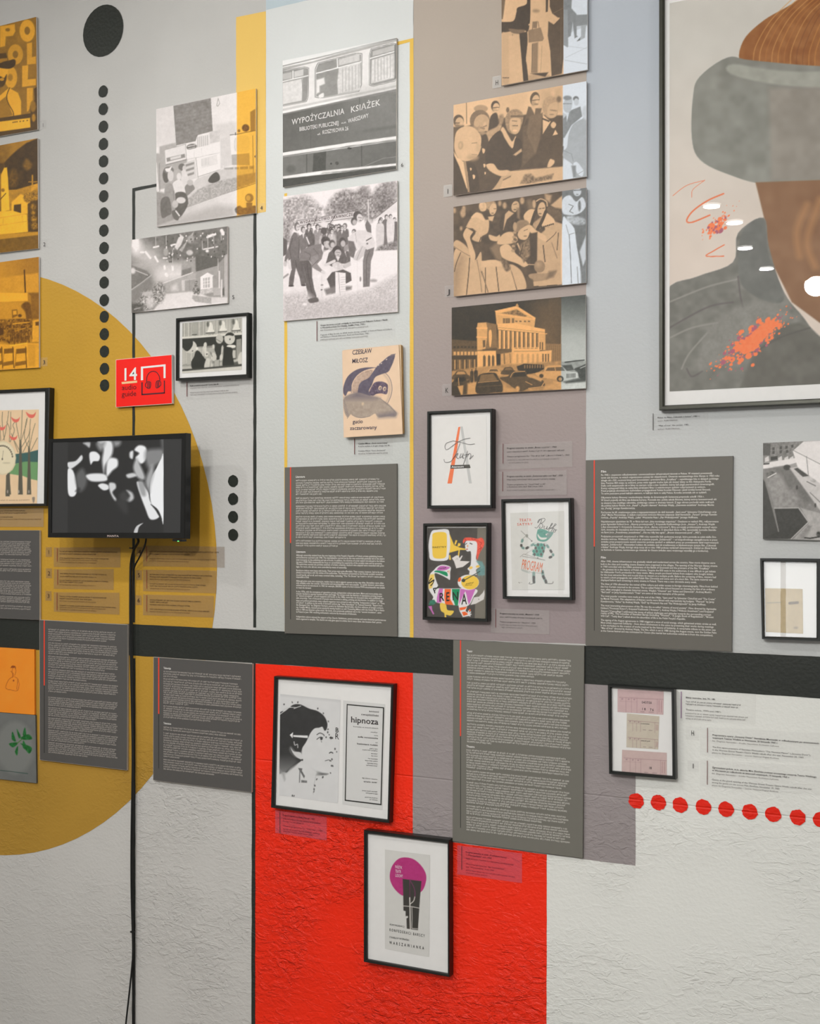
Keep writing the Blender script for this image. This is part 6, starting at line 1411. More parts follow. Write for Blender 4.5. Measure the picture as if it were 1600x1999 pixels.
lettering(pr, 'lettering', [('antoni', CP(o, k, 1200, 490), CP(o, k, 1322, 502), 3.6, e, 1, .08), ('cwojdziński', CP(o, k, 1105, 530), CP(o, k, 1318, 548), 4, e, 1, .05), ('hipnoza', CP(o, k, 980, 615), CP(o, k, 1312, 645), 12, e, 1),
    ('komedia w trzech aktach', CP(o, k, 1010, 672), CP(o, k, 1310, 697), 2.6, e, 0), ('osoby:', CP(o, k, 1220, 738), CP(o, k, 1305, 745), 2.6, e, 0), ('ona', CP(o, k, 1260, 778), CP(o, k, 1308, 782), 2.6, e, 0), ('zofia mrozowska', CP(o, k, 1065, 797), CP(o, k, 1308, 818), 3.2, e, 1), ('on', CP(o, k, 1275, 865), CP(o, k, 1306, 868), 2.6, e, 0), ('kazimierz rudzki', CP(o, k, 1055, 880), CP(o, k, 1306, 902), 3.4, e, 1),
    ('erwin axer', CP(o, k, 1135, 1335), CP(o, k, 1300, 1347), 3.4, e, 1, .06), ('dyrektor teatru', CP(o, k, 1115, 1290), CP(o, k, 1300, 1308), 2.6, e, 0)] +
    [(scribble(n=n_), CP(o, k, x0, y), CP(o, k, 1303, y + (1303 - x0) * .09), 2.2, e, 0) for n_, x0, y in ((8, 1205, 935), (16, 1120, 950), (7, 1225, 995), (7, 1225, 1022), (9, 1190, 1055), (14, 1150, 1078), (12, 1175, 1110), (13, 1165, 1135), (17, 1115, 1440), (12, 1160, 1470), (13, 1150, 1520), (8, 1205, 1548))], INK)
lettering(pr, 'cut_out_letter', [('B', CP(o, k, 795, 735), CP(o, k, 835, 740), 10, dp + .0005, 1), ('R', CP(o, k, 790, 815), CP(o, k, 838, 822), 12, dp + .0005, 0)], BK)

# --- WARSZAWIANKA programme
t, dp = frame('framed_programme', 'tall black framed programme with a magenta disc, low on the red field', [(709.6, 1620.5), (876.7, 1639.5), (877.5, 1907.6), (709.3, 1878)],
              [(715.2, 1627.4), (872.8, 1647), (873.3, 1902), (715.2, 1873.5)], 0.024, 'framed pictures')
o, k = (700, 1610), .155
p = Pic(C(o, k, [(330, 312), (898, 382), (886, 1666), (330, 1562)]), dp, o, k, res=1.0, base=(212, 211, 207))
p.noise(2, 10); MG, DG = (182, 52, 122), (62, 60, 56)
pts = [(390, 640), (420, 520), (500, 430), (600, 412), (700, 440), (790, 520), (845, 620), (845, 720), (800, 830), (700, 890), (560, 895), (470, 830), (410, 740)]
p.blob(pts, MG, 1, n=5); p.poly([(553, 682), (790, 710), (775, 870), (762, 1050), (745, 1328), (605, 1308), (600, 1180), (620, 1170), (618, 1150), (590, 1150), (590, 1090), (562, 1080), (560, 900)], DG, 1)
p.line([(640, 690), (643, 915)], 7, (112, 54, 92)); p.line([(640, 690), (690, 780), (708, 850), (705, 910)], 8, (128, 60, 104), curve=True); p.line([(705, 910), (690, 960), (645, 1000)], 11, (206, 202, 196), curve=True); p.line([(642, 920), (650, 1310)], 14, (212, 208, 202)); p.line([(556, 1022), (660, 1030), (762, 1050)], 9, (206, 202, 196)); p.line([(668, 1035), (672, 1180), (668, 1305), (742, 1312)], 8, (206, 202, 196)); p.line([(650, 690), (640, 770)], 5, (112, 54, 92))
pr = p.build('programme', t)
e = dp + .0005
lettering(pr, 'disc_lettering', [('PAŃSTW.', CP(o, k, 458, 548), CP(o, k, 548, 560), 6.2, e, 1), ('TEATR', CP(o, k, 460, 602), CP(o, k, 532, 610), 6.2, e, 1), ('LUDOWY', CP(o, k, 460, 655), CP(o, k, 556, 668), 6.2, e, 1)], flat('pale_pink_print', (236, 206, 222), 0.7))
lettering(pr, 'lettering', [('ADAM MICKIEWICZ', CP(o, k, 388, 1264), CP(o, k, 575, 1298), 3.6, e, 0), ('KONFEDERACI BARSCY', CP(o, k, 386, 1338), CP(o, k, 838, 1418), 5.6, e, 1, .3), ('STANISŁAW WYSPIAŃSKI', CP(o, k, 385, 1425), CP(o, k, 635, 1466), 3.8, e, 0), ('WARSZAWIANKA', CP(o, k, 385, 1500), CP(o, k, 838, 1575), 6, e, 1, .5)], BK)

# --- theatre tickets
t, dp = frame('framed_tickets', 'small black framed set of pink and beige paper tickets', [(1185.6, 1336.3), (1315.3, 1345), (1318.5, 1522.3), (1188, 1511)],
              [(1192.3, 1342.4), (1309.7, 1349.6), (1311.7, 1515.6), (1193.3, 1505.4)], 0.02, 'framed pictures')
o, k = (1180, 1325), .1025
TI = (150, 112, 118)
for nm, q, c in (('ticket', [(245, 195), (1122, 238), (1116, 685), (243, 632)], (202, 174, 174)), ('ticket', [(420, 660), (1040, 715), (1015, 1345), (412, 1305)], (198, 188, 172)), ('ticket', [(330, 1352), (1180, 1410), (1182, 1845), (322, 1778)], (200, 176, 172))):
    p = Pic(C(o, k, q), dp, o, k, res=1.0, base=c); p.noise(4, 6)
    x0, y0 = q[0]; x1, y1 = q[1]; x3, y3 = q[3]; hh = y3 - y0; w = x1 - x0; sl = (y1 - y0) / w
    P = lambda u, v: (x0 + u * w, y0 + v * hh + sl * u * w)
    bands = ((.36, 1.0),) if c[2] != 172 or c[0] == 200 else ((.2, .5), (.7, 1.0))
    for b0, b1 in bands:
        p.line([P(.04, b0), P(1, b0)], 7, TI, .8)
        for u in (.18, .30, .42, .86): p.line([P(u, b0), P(u, b1)], 6, TI, .7)
        p.line([P(.05, b0 + (b1 - b0) * .25), P(.42, b0 + (b1 - b0) * .25)], 5, TI, .5)
        for u in (.1, .24, .36): p.ell(*P(u, b0 + (b1 - b0) * .1), 14, 9, (150, 120, 126), soft=2)
        for u in (.9, .95): p.line([P(u, b0 + .06), P(u, b1 - .08)], 9, (160, 110, 116), .8)
        p.line([P(.5, b1 - .06), P(.58, b1 - .06)], 8, (110, 90, 92), .7); p.line([P(.68, b1 - .06), P(.78, b1 - .06)], 8, (110, 90, 92), .7)
    p.build(nm, t)
lettering(t, 'lettering', [('043750', CP(o, k, 705, 470), CP(o, k, 900, 482), 5, dp + .0005, 1, .2), ('1 8', CP(o, k, 705, 598), CP(o, k, 780, 602), 5, dp + .0005, 1), ('7 6', CP(o, k, 860, 612), CP(o, k, 930, 616), 5, dp + .0005, 1), ('18', CP(o, k, 835, 1720), CP(o, k, 895, 1724), 5, dp + .0005, 1)], INK)
lettering(t, 'lettering', [(scribble(6, 8, 7), CP(o, k, 690, 865), CP(o, k, 850, 875), 3, dp + .0005, 1), (scribble(6, 8, 8), CP(o, k, 690, 1190), CP(o, k, 870, 1202), 3, dp + .0005, 1)], INK_SOFT)

# --- notebook frame, right edge
t, dp = frame('framed_page', 'small black framed brown page with white glare, at the right edge', [(1482.7, 1089.9), (1601, 1091), (1602.5, 1252), (1486.4, 1247.7)],
              [(1489.5, 1096), (1593, 1098), (1593, 1245.6), (1491.5, 1242.6)], 0.02, 'framed pictures')
o, k = (1470, 850), .205
p = Pic(C(o, k, [(112, 1455), (468, 1462), (474, 1888), (118, 1872)]), dp, o, k, base=(190, 172, 138)); p.noise(8, 6)
p.line([(130, 1595), (260, 1590)], 8, (150, 140, 120)); p.line([(345, 1598), (420, 1592)], 26, (110, 96, 84), .8); p.ell(405, 1832, 22, 12, (150, 134, 110), soft=3)
pr = p.build('page', t)

# --- the big framed poster (a plain stand-in for the artwork: tones and masses only)
bl = at(1285.6, 801, 0.024); bi = at(1296, 791.3, 0.024)
Wd, Ht = 0.74, (at(1286, -52, 0.024) - bl)[2]
def wq(x0, z0, x1, z1, tilt=0.0):
    pts = [np.array([x0, -0.024, z1]), np.array([x1, -0.024, z1]), np.array([x1, -0.024, z0]), np.array([x0, -0.024, z0])]
    X, Y = project(np.array(pts)); return list(zip(X, Y))
fw = bi[0] - bl[0]; fh = bi[2] - bl[2]
t, dp = frame('framed_poster', 'very large dark framed poster of grey and brown painted masses with orange splashes', wq(bl[0], bl[2], bl[0] + Wd, bl[2] + Ht), wq(bl[0] + fw, bl[2] + fh, bl[0] + Wd - fw, bl[2] + Ht - fh), 0.024, 'framed pictures',
              flat('dark_bronze_frame', (66, 66, 58), 0.3, metal=0.4, grain=0.2), ridge=0.003)
pl = at(1306.5, 764.2, dp); pt = at(1308.4, 6, dp)
X, Y = project(np.array([[pl[0], -dp, pt[2]], [bl[0] + Wd - (pl[0] - bl[0]), -dp, pt[2]], [bl[0] + Wd - (pl[0] - bl[0]), -dp, pl[2]], [pl[0], -dp, pl[2]]]))
p = Pic(list(zip(X, Y)), dp, (0, 0), 1.0, res=1.5, base=(212, 202, 190))
p.grad((1310, 100), (204, 200, 192), (1320, 500), (214, 200, 188)); p.noise(4, 40)
p.blob([(1448, 125), (1450, 80), (1490, 40), (1545, 8), (1620, -40), (1760, -60), (1900, 0), (1900, 140), (1700, 150), (1520, 136)], (150, 94, 44), 2, n=16, ns=14)
for i in range(26):
    x = 1460 + i * 12; p.line([(x + 10, 128), (x + 14, 92), (x + 44, 40 - i * 1.5), (x + 90, -6 - i)], 2.2, random.choice([(196, 132, 62), (176, 112, 52), (120, 72, 34), (206, 150, 84)]), .55, curve=True)
p.blob([(1352, 190), (1365, 150), (1420, 112), (1470, 118), (1640, 130), (1900, 120), (1900, 330), (1640, 352), (1500, 360), (1420, 340), (1366, 312), (1350, 270)], (134, 134, 126), 2, n=14, ns=24)
p.blob([(1430, 125), (1560, 140), (1900, 132), (1900, 165), (1600, 172), (1440, 150)], (160, 160, 150), 5, n=10, ns=16); p.poly([(1500, 172), (1900, 168), (1900, 330), (1640, 350), (1505, 352)], (146, 138, 128), 10, .8, n=14, ns=26)
p.blob([(1350, 640), (1480, 350), (1500, 355), (1900, 345), (1900, 660), (1640, 640), (1560, 600), (1505, 480), (1490, 420)], (128, 92, 62), 2, a=0); p.poly([(1474, 356), (1900, 340), (1900, 700), (1640, 660), (1545, 590), (1500, 500), (1492, 430), (1480, 380)], (134, 96, 64), 3, n=10, ns=30)
for pts in ([(1575, 400), (1555, 450), (1560, 500)], [(1600, 390), (1575, 470), (1590, 520)], [(1640, 400), (1620, 470), (1630, 540)]): p.line(pts, 12, (196, 140, 84), .45, soft=12, curve=True)
p.blob([(1300, 570), (1360, 540), (1430, 512), (1440, 455), (1490, 425), (1500, 480), (1525, 560), (1560, 610), (1640, 680), (1900, 740), (1900, 780), (1290, 780), (1295, 700)], (116, 115, 108), 2, n=16, ns=16)
p.blob([(1440, 512), (1450, 450), (1490, 428), (1500, 500), (1530, 580), (1500, 590), (1450, 560)], (106, 107, 102), 3, n=8, ns=14); p.blob([(1440, 770), (1480, 680), (1560, 630), (1660, 700), (1900, 750), (1900, 790), (1440, 790)], (100, 98, 90), 6, n=12, ns=20)
for pts in ([(1305, 590), (1380, 560), (1440, 545)], [(1306, 640), (1380, 600), (1430, 590)], [(1306, 660), (1350, 640), (1400, 630)], [(1440, 540), (1445, 580), (1450, 600)], [(1330, 720), (1345, 690), (1380, 650)], [(1470, 690), (1520, 660), (1580, 640)], [(1340, 720), (1350, 735), (1370, 725)]): p.line(pts, 3, random.choice([(84, 82, 76), (150, 148, 140), (92, 84, 84)]), .8, soft=3, curve=True)
p.blob([(1380, 640), (1430, 600), (1500, 590), (1540, 620), (1480, 650), (1420, 700), (1360, 720)], (140, 138, 132), 14, .6, n=10)
for pts, w in (([(1412, 378), (1380, 392), (1352, 412), (1340, 430), (1350, 434), (1385, 420)], 3), ([(1313, 382), (1340, 362), (1375, 352)], 1.2), ([(1375, 352), (1352, 370), (1350, 385)], 1.0), ([(1413, 478), (1392, 490), (1378, 500), (1412, 500)], 2.2)): p.line(pts, w, (226, 120, 76), curve=True)
OR = (244, 124, 70)
for cx, cy, sx, sy, n, ang in ((1400, 440, 34, 12, 90, -40), (1480, 655, 62, 18, 330, -36), (1440, 690, 60, 22, 120, -34)):
    ca, sa = math.cos(math.radians(ang)), math.sin(math.radians(ang))
    for _ in range(n):
        a, b = random.gauss(0, 1) * sx * .55, random.gauss(0, 1) * sy * .6
        r = abs(random.gauss(0, 1)) * 2.1 * math.exp(-(a / sx) ** 2) + .6
        p.ell(cx + a * ca - b * sa, cy + a * sa + b * ca, r * 1.3, r, OR if random.random() > .25 else (170, 90, 110), ang, 1.0)
p.blob([(1440, 680), (1470, 648), (1500, 625), (1515, 632), (1490, 662), (1460, 690)], OR, 3, n=10)
pr = p.build('poster', t)

# ================================================================= book, sign, television
o, k = (655, 660), .12
cover = C(o, k, [(105, 205), (1027, 110), (1090, 1562), (130, 1618)])
t = thing('book', 'thin beige paperback with a dark bird on the cover, fixed to the white field', 'book', quad_base(cover, 0.02))
M_BOOK = flat('beige_cover', (226, 196, 166), 0.7)
mesh('back_cover', *slab_vf(C(o, k, [(125, 195), (1062, 105), (1092, 1548), (150, 1605)]), 0.006, 0.0045), M_BOOK, t)
mesh('page_block', *slab_vf(C(o, k, [(118, 205), (1062, 112), (1088, 1550), (145, 1608)]), 0.016, 0.006), flat('page_edges', (196, 160, 110), 0.8, grain=0.3, scale=400), t)
mesh('page', *slab_vf(C(o, k, [(108, 203), (1058, 112), (1093, 1558), (135, 1612)]), 0.0175, 0.0168), flat('page_cream', (222, 196, 160), 0.8), t)
fcv = mesh('front_cover', *slab_vf(cover, 0.02, 0.0185), M_BOOK, t)
p = Pic(C(o, k, [(108, 210), (1024, 116), (1086, 1556), (134, 1610)]), 0.0203, o, k, res=.95, base=(228, 198, 168))
p.noise(3, 12); NV = (96, 88, 102)
p.blob([(160, 940), (120, 880), (135, 760), (200, 620), (330, 520), (480, 480), (640, 480), (520, 510), (400, 560), (310, 650), (260, 760), (250, 860), (200, 870)], NV, 1.2, n=8)
p.blob([(270, 880), (280, 740), (350, 620), (470, 540), (600, 520), (560, 620), (430, 740), (360, 880)], (186, 160, 142), 2, n=20, ns=3); p.line([(255, 890), (262, 740), (340, 610), (450, 530)], 7, NV, curve=True)
p.line([(640, 480), (760, 530), (870, 640), (915, 790), (900, 930), (845, 1060)], 9, (110, 102, 112), curve=True); p.line([(760, 560), (850, 680), (880, 800), (860, 960), (820, 1040)], 22, (190, 166, 146), .8, soft=5, curve=True)
p.blob([(590, 780), (640, 720), (740, 705), (830, 740), (850, 800), (830, 910), (740, 900), (660, 910), (600, 940), (540, 900)], (98, 84, 100), 1.2, n=30, ns=2.5)
for cx, cy in ((722, 812), (795, 825)): p.ell(cx, cy, 27, 36, (222, 194, 166), 10, 1.0); p.ell(cx + 4, cy + 4, 15, 20, (86, 76, 86), 10, 1.0); p.ell(cx + 7, cy + 5, 6, 8, (222, 200, 176), 0, 1)
p.poly([(660, 915), (740, 905), (800, 935), (740, 945)], (226, 190, 160), 1.2)
p.blob([(370, 960), (370, 800), (420, 710), (530, 650), (600, 560), (680, 450), (770, 370), (870, 290), (960, 270), (945, 360), (900, 470), (850, 550), (740, 590), (640, 640), (590, 760), (540, 860), (560, 960)], NV, 1.2, n=10)
for x, y in ((825, 348), (742, 412), (697, 440)): p.ell(x, y, 13, 9, (214, 196, 180), -30, 1)
for i in range(7): p.line([(880 + i * 12, 300 - i * 3), (905 + i * 11, 268 - i * 2)], 7, (120, 108, 112))
p.blob([(120, 1010), (200, 930), (370, 890), (560, 940), (700, 970), (830, 1050), (900, 1110), (990, 1220), (960, 1280), (850, 1275), (700, 1290), (640, 1230), (560, 1270), (430, 1295), (330, 1280), (250, 1240), (200, 1290), (150, 1230), (125, 1120)], (168, 152, 138), 1.5, n=12, ns=5)
p.grad((400, 900), NV, (400, 1040), (168, 152, 138), a=.9, pts=[(140, 970), (340, 890), (560, 930), (720, 980), (600, 1060), (300, 1060), (130, 1060)], soft=10)
p.poly([(690, 1250), (960, 1200), (990, 1230), (970, 1280), (700, 1295)], (112, 104, 112), 10, .8); p.line([(560, 1268), (430, 1296), (330, 1282), (262, 1245)], 7, (110, 104, 110), curve=True); p.line([(720, 980), (880, 1110), (990, 1220)], 6, (110, 104, 110)); p.ell(440, 1070, 18, 26, (206, 184, 156), 20, 3)
for i in range(12): p.line([(140 + i * 7, 1010 + i * 22), (112 + i * 7, 1020 + i * 26)], 7, (120, 110, 114))
p.build('cover_print', fcv)
e = 0.0208; NVI = flat('navy_print', (78, 72, 86), 0.7)
lettering(fcv, 'author_name', [('CZESŁAW', CP(o, k, 268, 270), CP(o, k, 585, 238), 9, e, 1), ('MIŁOSZ', CP(o, k, 266, 410), CP(o, k, 522, 388), 9, e, 1)], NVI)
lettering(fcv, 'title', [('gucio', CP(o, k, 275, 1390), CP(o, k, 442, 1384), 8, e, 1), ('zaczarowany', CP(o, k, 232, 1495), CP(o, k, 668, 1478), 7.6, e, 1)], NVI)

# audio guide sign
o, k = (215, 680), .084375
sg = C(o, k, [(130, 262), (1424, 146), (1432, 1280), (130, 1366)])
t = thing('audio_guide_sign', 'small bright red sign with headphones and the number fourteen', 'sign', quad_base(sg, 0.012))
mesh('board', *slab_vf(sg, 0.012, 0.003), FOAM, t)
sf = mesh('printed_face', *slab_vf(C(o, k, [(137, 270), (1417, 154), (1424, 1270), (137, 1357)]), 0.0124, 0.012), flat('sign_red', (250, 22, 6), 0.5), t)
e = 0.013
mesh('bracket', *join_vf([slab_vf(C(o, k, q), e, e - .0004) for q in ([(710, 425), (1280, 368), (1280, 412), (710, 470)], [(710, 470), (758, 465), (760, 735), (710, 740)], [(1232, 415), (1280, 412), (1280, 686), (1234, 690)])]), WHITE, sf)
mesh('bracket', *join_vf([slab_vf(C(o, k, q), e, e - .0004) for q in ([(722, 788), (748, 784), (748, 1060), (722, 1085)], [(722, 1055), (1262, 1015), (1262, 1045), (722, 1085)], [(1240, 745), (1262, 742), (1262, 1040), (1240, 1040)])]), flat('sign_dark', (70, 30, 44), 0.5), sf)
strokes(sf, 'headphones', [C(o, k, s) for s in ([(840, 770), (850, 660), (900, 570), (985, 530), (1070, 555), (1130, 640), (1150, 740)], [(850, 775), (930, 785), (925, 905), (880, 925), (825, 890), (815, 830), (850, 775)], [(870, 790), (865, 910)], [(905, 790), (900, 910)], [(1140, 745), (1070, 770), (1060, 905), (1110, 905), (1165, 850), (1168, 790), (1140, 745)], [(1095, 770), (1090, 900)], [(1125, 760), (1120, 890)])], 1.5, e, bpy.data.materials['sign_dark'])
lettering(sf, 'number', [('14', CP(o, k, 262, 748), CP(o, k, 628, 724), 25, e, 1)], WHITE)
mesh('underline', *slab_vf(C(o, k, [(262, 780), (620, 745), (622, 795), (270, 828)]), e, e - .0004), flat('sign_cream', (244, 200, 150), 0.5), sf)
lettering(sf, 'lettering', [('audio', CP(o, k, 265, 968), CP(o, k, 610, 945), 10.5, e, 0), ('guide', CP(o, k, 265, 1118), CP(o, k, 605, 1096), 10.5, e, 0)], flat('sign_maroon', (74, 14, 22), 0.5))

# television on its bracket
TV = [(94.6, 857), (361, 845), (359.5, 1052), (93, 1049.5)]
SC = [(101.4, 863.6), (354.5, 856), (351.5, 1040), (100, 1040)]
d = 0.115
t = thing('television', 'black flat screen television showing a black and white film, on a wall bracket', 'television', quad_base(TV, d))
O = [at(x, y, d) for x, y in TV]; I = [at(x, y, d) for x, y in SC]
V = []
for P, dy in ((O, 0.004), (O, 0.0), (I, 0.0), (I, 0.003)):
    if P is O and dy == 0.0:
        c = sum(O) / 4; P = [c + (q - c) * np.array([.996, 1, .994]) for q in O]
    V += [q + np.array([0, dy, 0]) for q in P]
Ob = [np.array([q[0], -d + 0.026, q[2]]) for q in O]
V = Ob + V
F = []
for r in range(4):
    for i in range(4):
        j = (i + 1) % 4; F.append((r * 4 + i, r * 4 + j, (r + 1) * 4 + j, (r + 1) * 4 + i))
F.append((0, 1, 2, 3))
bz = mesh('bezel', V, F, BLACK_SATIN, t)
c = sum(O) / 4
q = lambda sx, sz, y: [np.array([c[0] + (p_[0] - c[0]) * sx, -y, c[2] + (p_[2] - c[2]) * sz]) for p_ in O]
A, Bk, Ck = q(.97, .93, d - .026), q(.90, .80, d - .05), q(.6, .55, d - .062)
mesh('back_housing', A + Bk + Ck, [(i, (i + 1) % 4, 4 + (i + 1) % 4, 4 + i) for i in range(4)] + [(4 + i, 4 + (i + 1) % 4, 8 + (i + 1) % 4, 8 + i) for i in range(4)] + [(8, 9, 10, 11), (3, 2, 1, 0)], flat('black_housing', (26, 27, 26), 0.6), t)
cx, cz = c[0], c[2]
mesh('wall_bracket', *join_vf([box_vf((cx - .05, -.012, cz - .06), (cx + .05, -.0025, cz + .06)), box_vf((cx - .018, -(d - .06), cz - .02), (cx + .018, -.010, cz + .02)), box_vf((cx - .05, -(d - .055), cz - .05), (cx + .05, -(d - .06), cz + .05))]), BLACK, t)
o, k = (80, 840), .225
p = Pic(SC, d - 0.0028, o, k, res=1.1, base=40)
p.poly([(236, 95), (1063, 70), (1060, 900), (230, 900)], 34, 1.0)
for pts, v, s in (([(230, 280), (300, 265), (350, 215), (355, 260), (270, 330), (235, 320)], 225, 3), ([(228, 350), (270, 340), (300, 420), (310, 530), (280, 575), (235, 545)], 240, 3), ([(300, 400), (360, 330), (400, 420), (380, 500), (330, 530)], 95, 8), ([(365, 110), (425, 105), (420, 150), (390, 130)], 190, 4), ([(420, 200), (470, 185), (510, 220), (500, 265), (455, 270), (430, 295)], 240, 3),
                  ([(495, 100), (610, 95), (620, 200), (560, 300), (545, 370), (530, 260), (540, 160)], 235, 6), ([(570, 290), (600, 240), (660, 250), (665, 310), (620, 350), (570, 400)], 242, 5), ([(390, 395), (440, 375), (550, 380), (575, 430), (520, 445), (430, 440)], 235, 4), ([(495, 480), (530, 460), (580, 475), (585, 510), (540, 520)], 235, 3), ([(590, 460), (640, 460), (650, 500), (620, 540), (655, 600), (640, 610), (600, 540)], 215, 4),
                  ([(770, 190), (800, 180), (795, 245), (770, 235)], 230, 4), ([(810, 170), (850, 130), (910, 150), (915, 240), (870, 290), (820, 240), (850, 200)], 245, 4), ([(910, 180), (1000, 160), (1062, 170), (1062, 250), (950, 330), (910, 280)], 135, 10), ([(800, 320), (830, 240), (860, 300), (900, 400), (880, 430), (830, 400)], 190, 6), ([(740, 385), (800, 370), (830, 395), (760, 415)], 210, 4),
                  ([(1062, 240), (1040, 250), (1000, 330), (950, 430), (945, 560), (960, 640), (1010, 690), (1045, 770), (1063, 775)], 246, 2), ([(905, 440), (960, 300), (980, 360), (950, 480), (940, 540)], 170, 8), ([(830, 450), (880, 470), (930, 540), (950, 620), (1025, 720), (1010, 765), (945, 770), (905, 680), (860, 560)], 238, 3), ([(840, 450), (890, 450), (910, 560), (870, 560)], 165, 6), ([(740, 520), (790, 540), (805, 590), (770, 620), (735, 600), (770, 570)], 195, 5), ([(680, 560), (730, 530), (760, 600), (700, 620)], 60, 8), ([(805, 885), (830, 830), (885, 805), (850, 840), (835, 890)], 205, 2), ([(480, 120), (520, 105), (560, 105), (520, 180)], 150, 8), ([(650, 610), (740, 620), (750, 720), (700, 700)], 52, 8), ([(630, 95), (690, 95), (680, 130), (640, 140)], 150, 8), ([(300, 530), (340, 520), (330, 500)], 50, 6)):
    p.blob(pts, v, s)
p.blob([(950, 640), (1015, 690), (1050, 775), (1020, 740), (990, 690)], 40, 2); p.poly([(1040, 75), (1064, 72), (1064, 170), (1046, 140)], 110, 8)
p.poly([(80, 80), (232, 80), (228, 910), (80, 910)], 46, 1.0); p.poly([(1064, 60), (1240, 60), (1230, 910), (1062, 910)], 46, 1.0)
p.build('screen', t, SCREEN, emitk=0.85)
lettering(bz, 'brand_lettering', [('MANTA', CP(o, k, 572, 925), CP(o, k, 674, 926), 4.0, d + .0004, 1)], flat('silver_print', (196, 178, 172), 0.4))
ledq = C(o, k, [(1140, 944), (1226, 946), (1224, 966), (1140, 962)])
mesh('sensor_block', *slab_vf(ledq, d - .002, d - .02), BLACK_SATIN, t)
mesh('power_light', *slab_vf(C(o, k, [(1183, 958), (1195, 958), (1195, 966), (1183, 966)]), d - .001, d - .003), emit('green_light', (0.1, 0.75, 0.15), 1.2), bz)
# loose cables below the television
def cable(label, pts, r=0.0030):
    P = spline([at(x, y, dd) for x, y, dd in pts], 8)
    v, f = tube_vf(P, r, 8)
    tt = thing('cable', label, 'cable', tuple(P[-1]), 'television cables')
    mesh('cable_sheath', v, f, flat('black_rubber', (16, 18, 17), 0.55), tt, True)
    return tt
cable('black cable looping from the television and hanging straight down', [(262, 1040, .05), (270, 1056, .05), (262, 1072, .03), (256.5, 1092, .012), (254.6, 1121, .007), (254.4, 1218, .007), (256.5, 1330, .007), (259, 1480, .007), (256.8, 1640, .007), (257, 1740, .007), (259.5, 1830, .007), (260.5, 1900, .007), (260.3, 2010, .007), (260, 2120, .007)], .0034)
cable('thinner black cable beside the first, swinging away near the floor', [(286, 1042, .062), (283, 1064, .06), (272, 1088, .036), (261.5, 1110, .019), (258.5, 1150, .015), (258, 1250, .014), (260, 1400, .014), (261, 1560, .014), (259.5, 1720, .014), (260.2, 1840, .014), (257.2, 1890, .015), (251, 1950, .016), (245.5, 2000, .017), (238, 2080, .018)], .0024)
for lab, x, y in (('black cable tie around the cables just under the television', 257, 1070), ('black cable tie around the cables low on the wall', 258.5, 1819)):
    cc = at(x, y, .012)
    v, f = lathe_vf([(.0052, -.0014), (.0062, -.0014), (.0062, .0014), (.0052, .0014)], 12, (0, 0, 1), cc)
    tt = thing('cable_tie', lab, 'cable tie', tuple(cc), 'cable ties')
    mesh('band', v, f, BLACK_SATIN, tt)
    mesh('tail', *tube_vf([at(x - 2, y - .5, .014), at(x - 4, y - 1.5, .015), at(x - 4.6, y + 1, .015)], .0009, 6), BLACK_SATIN, tt)

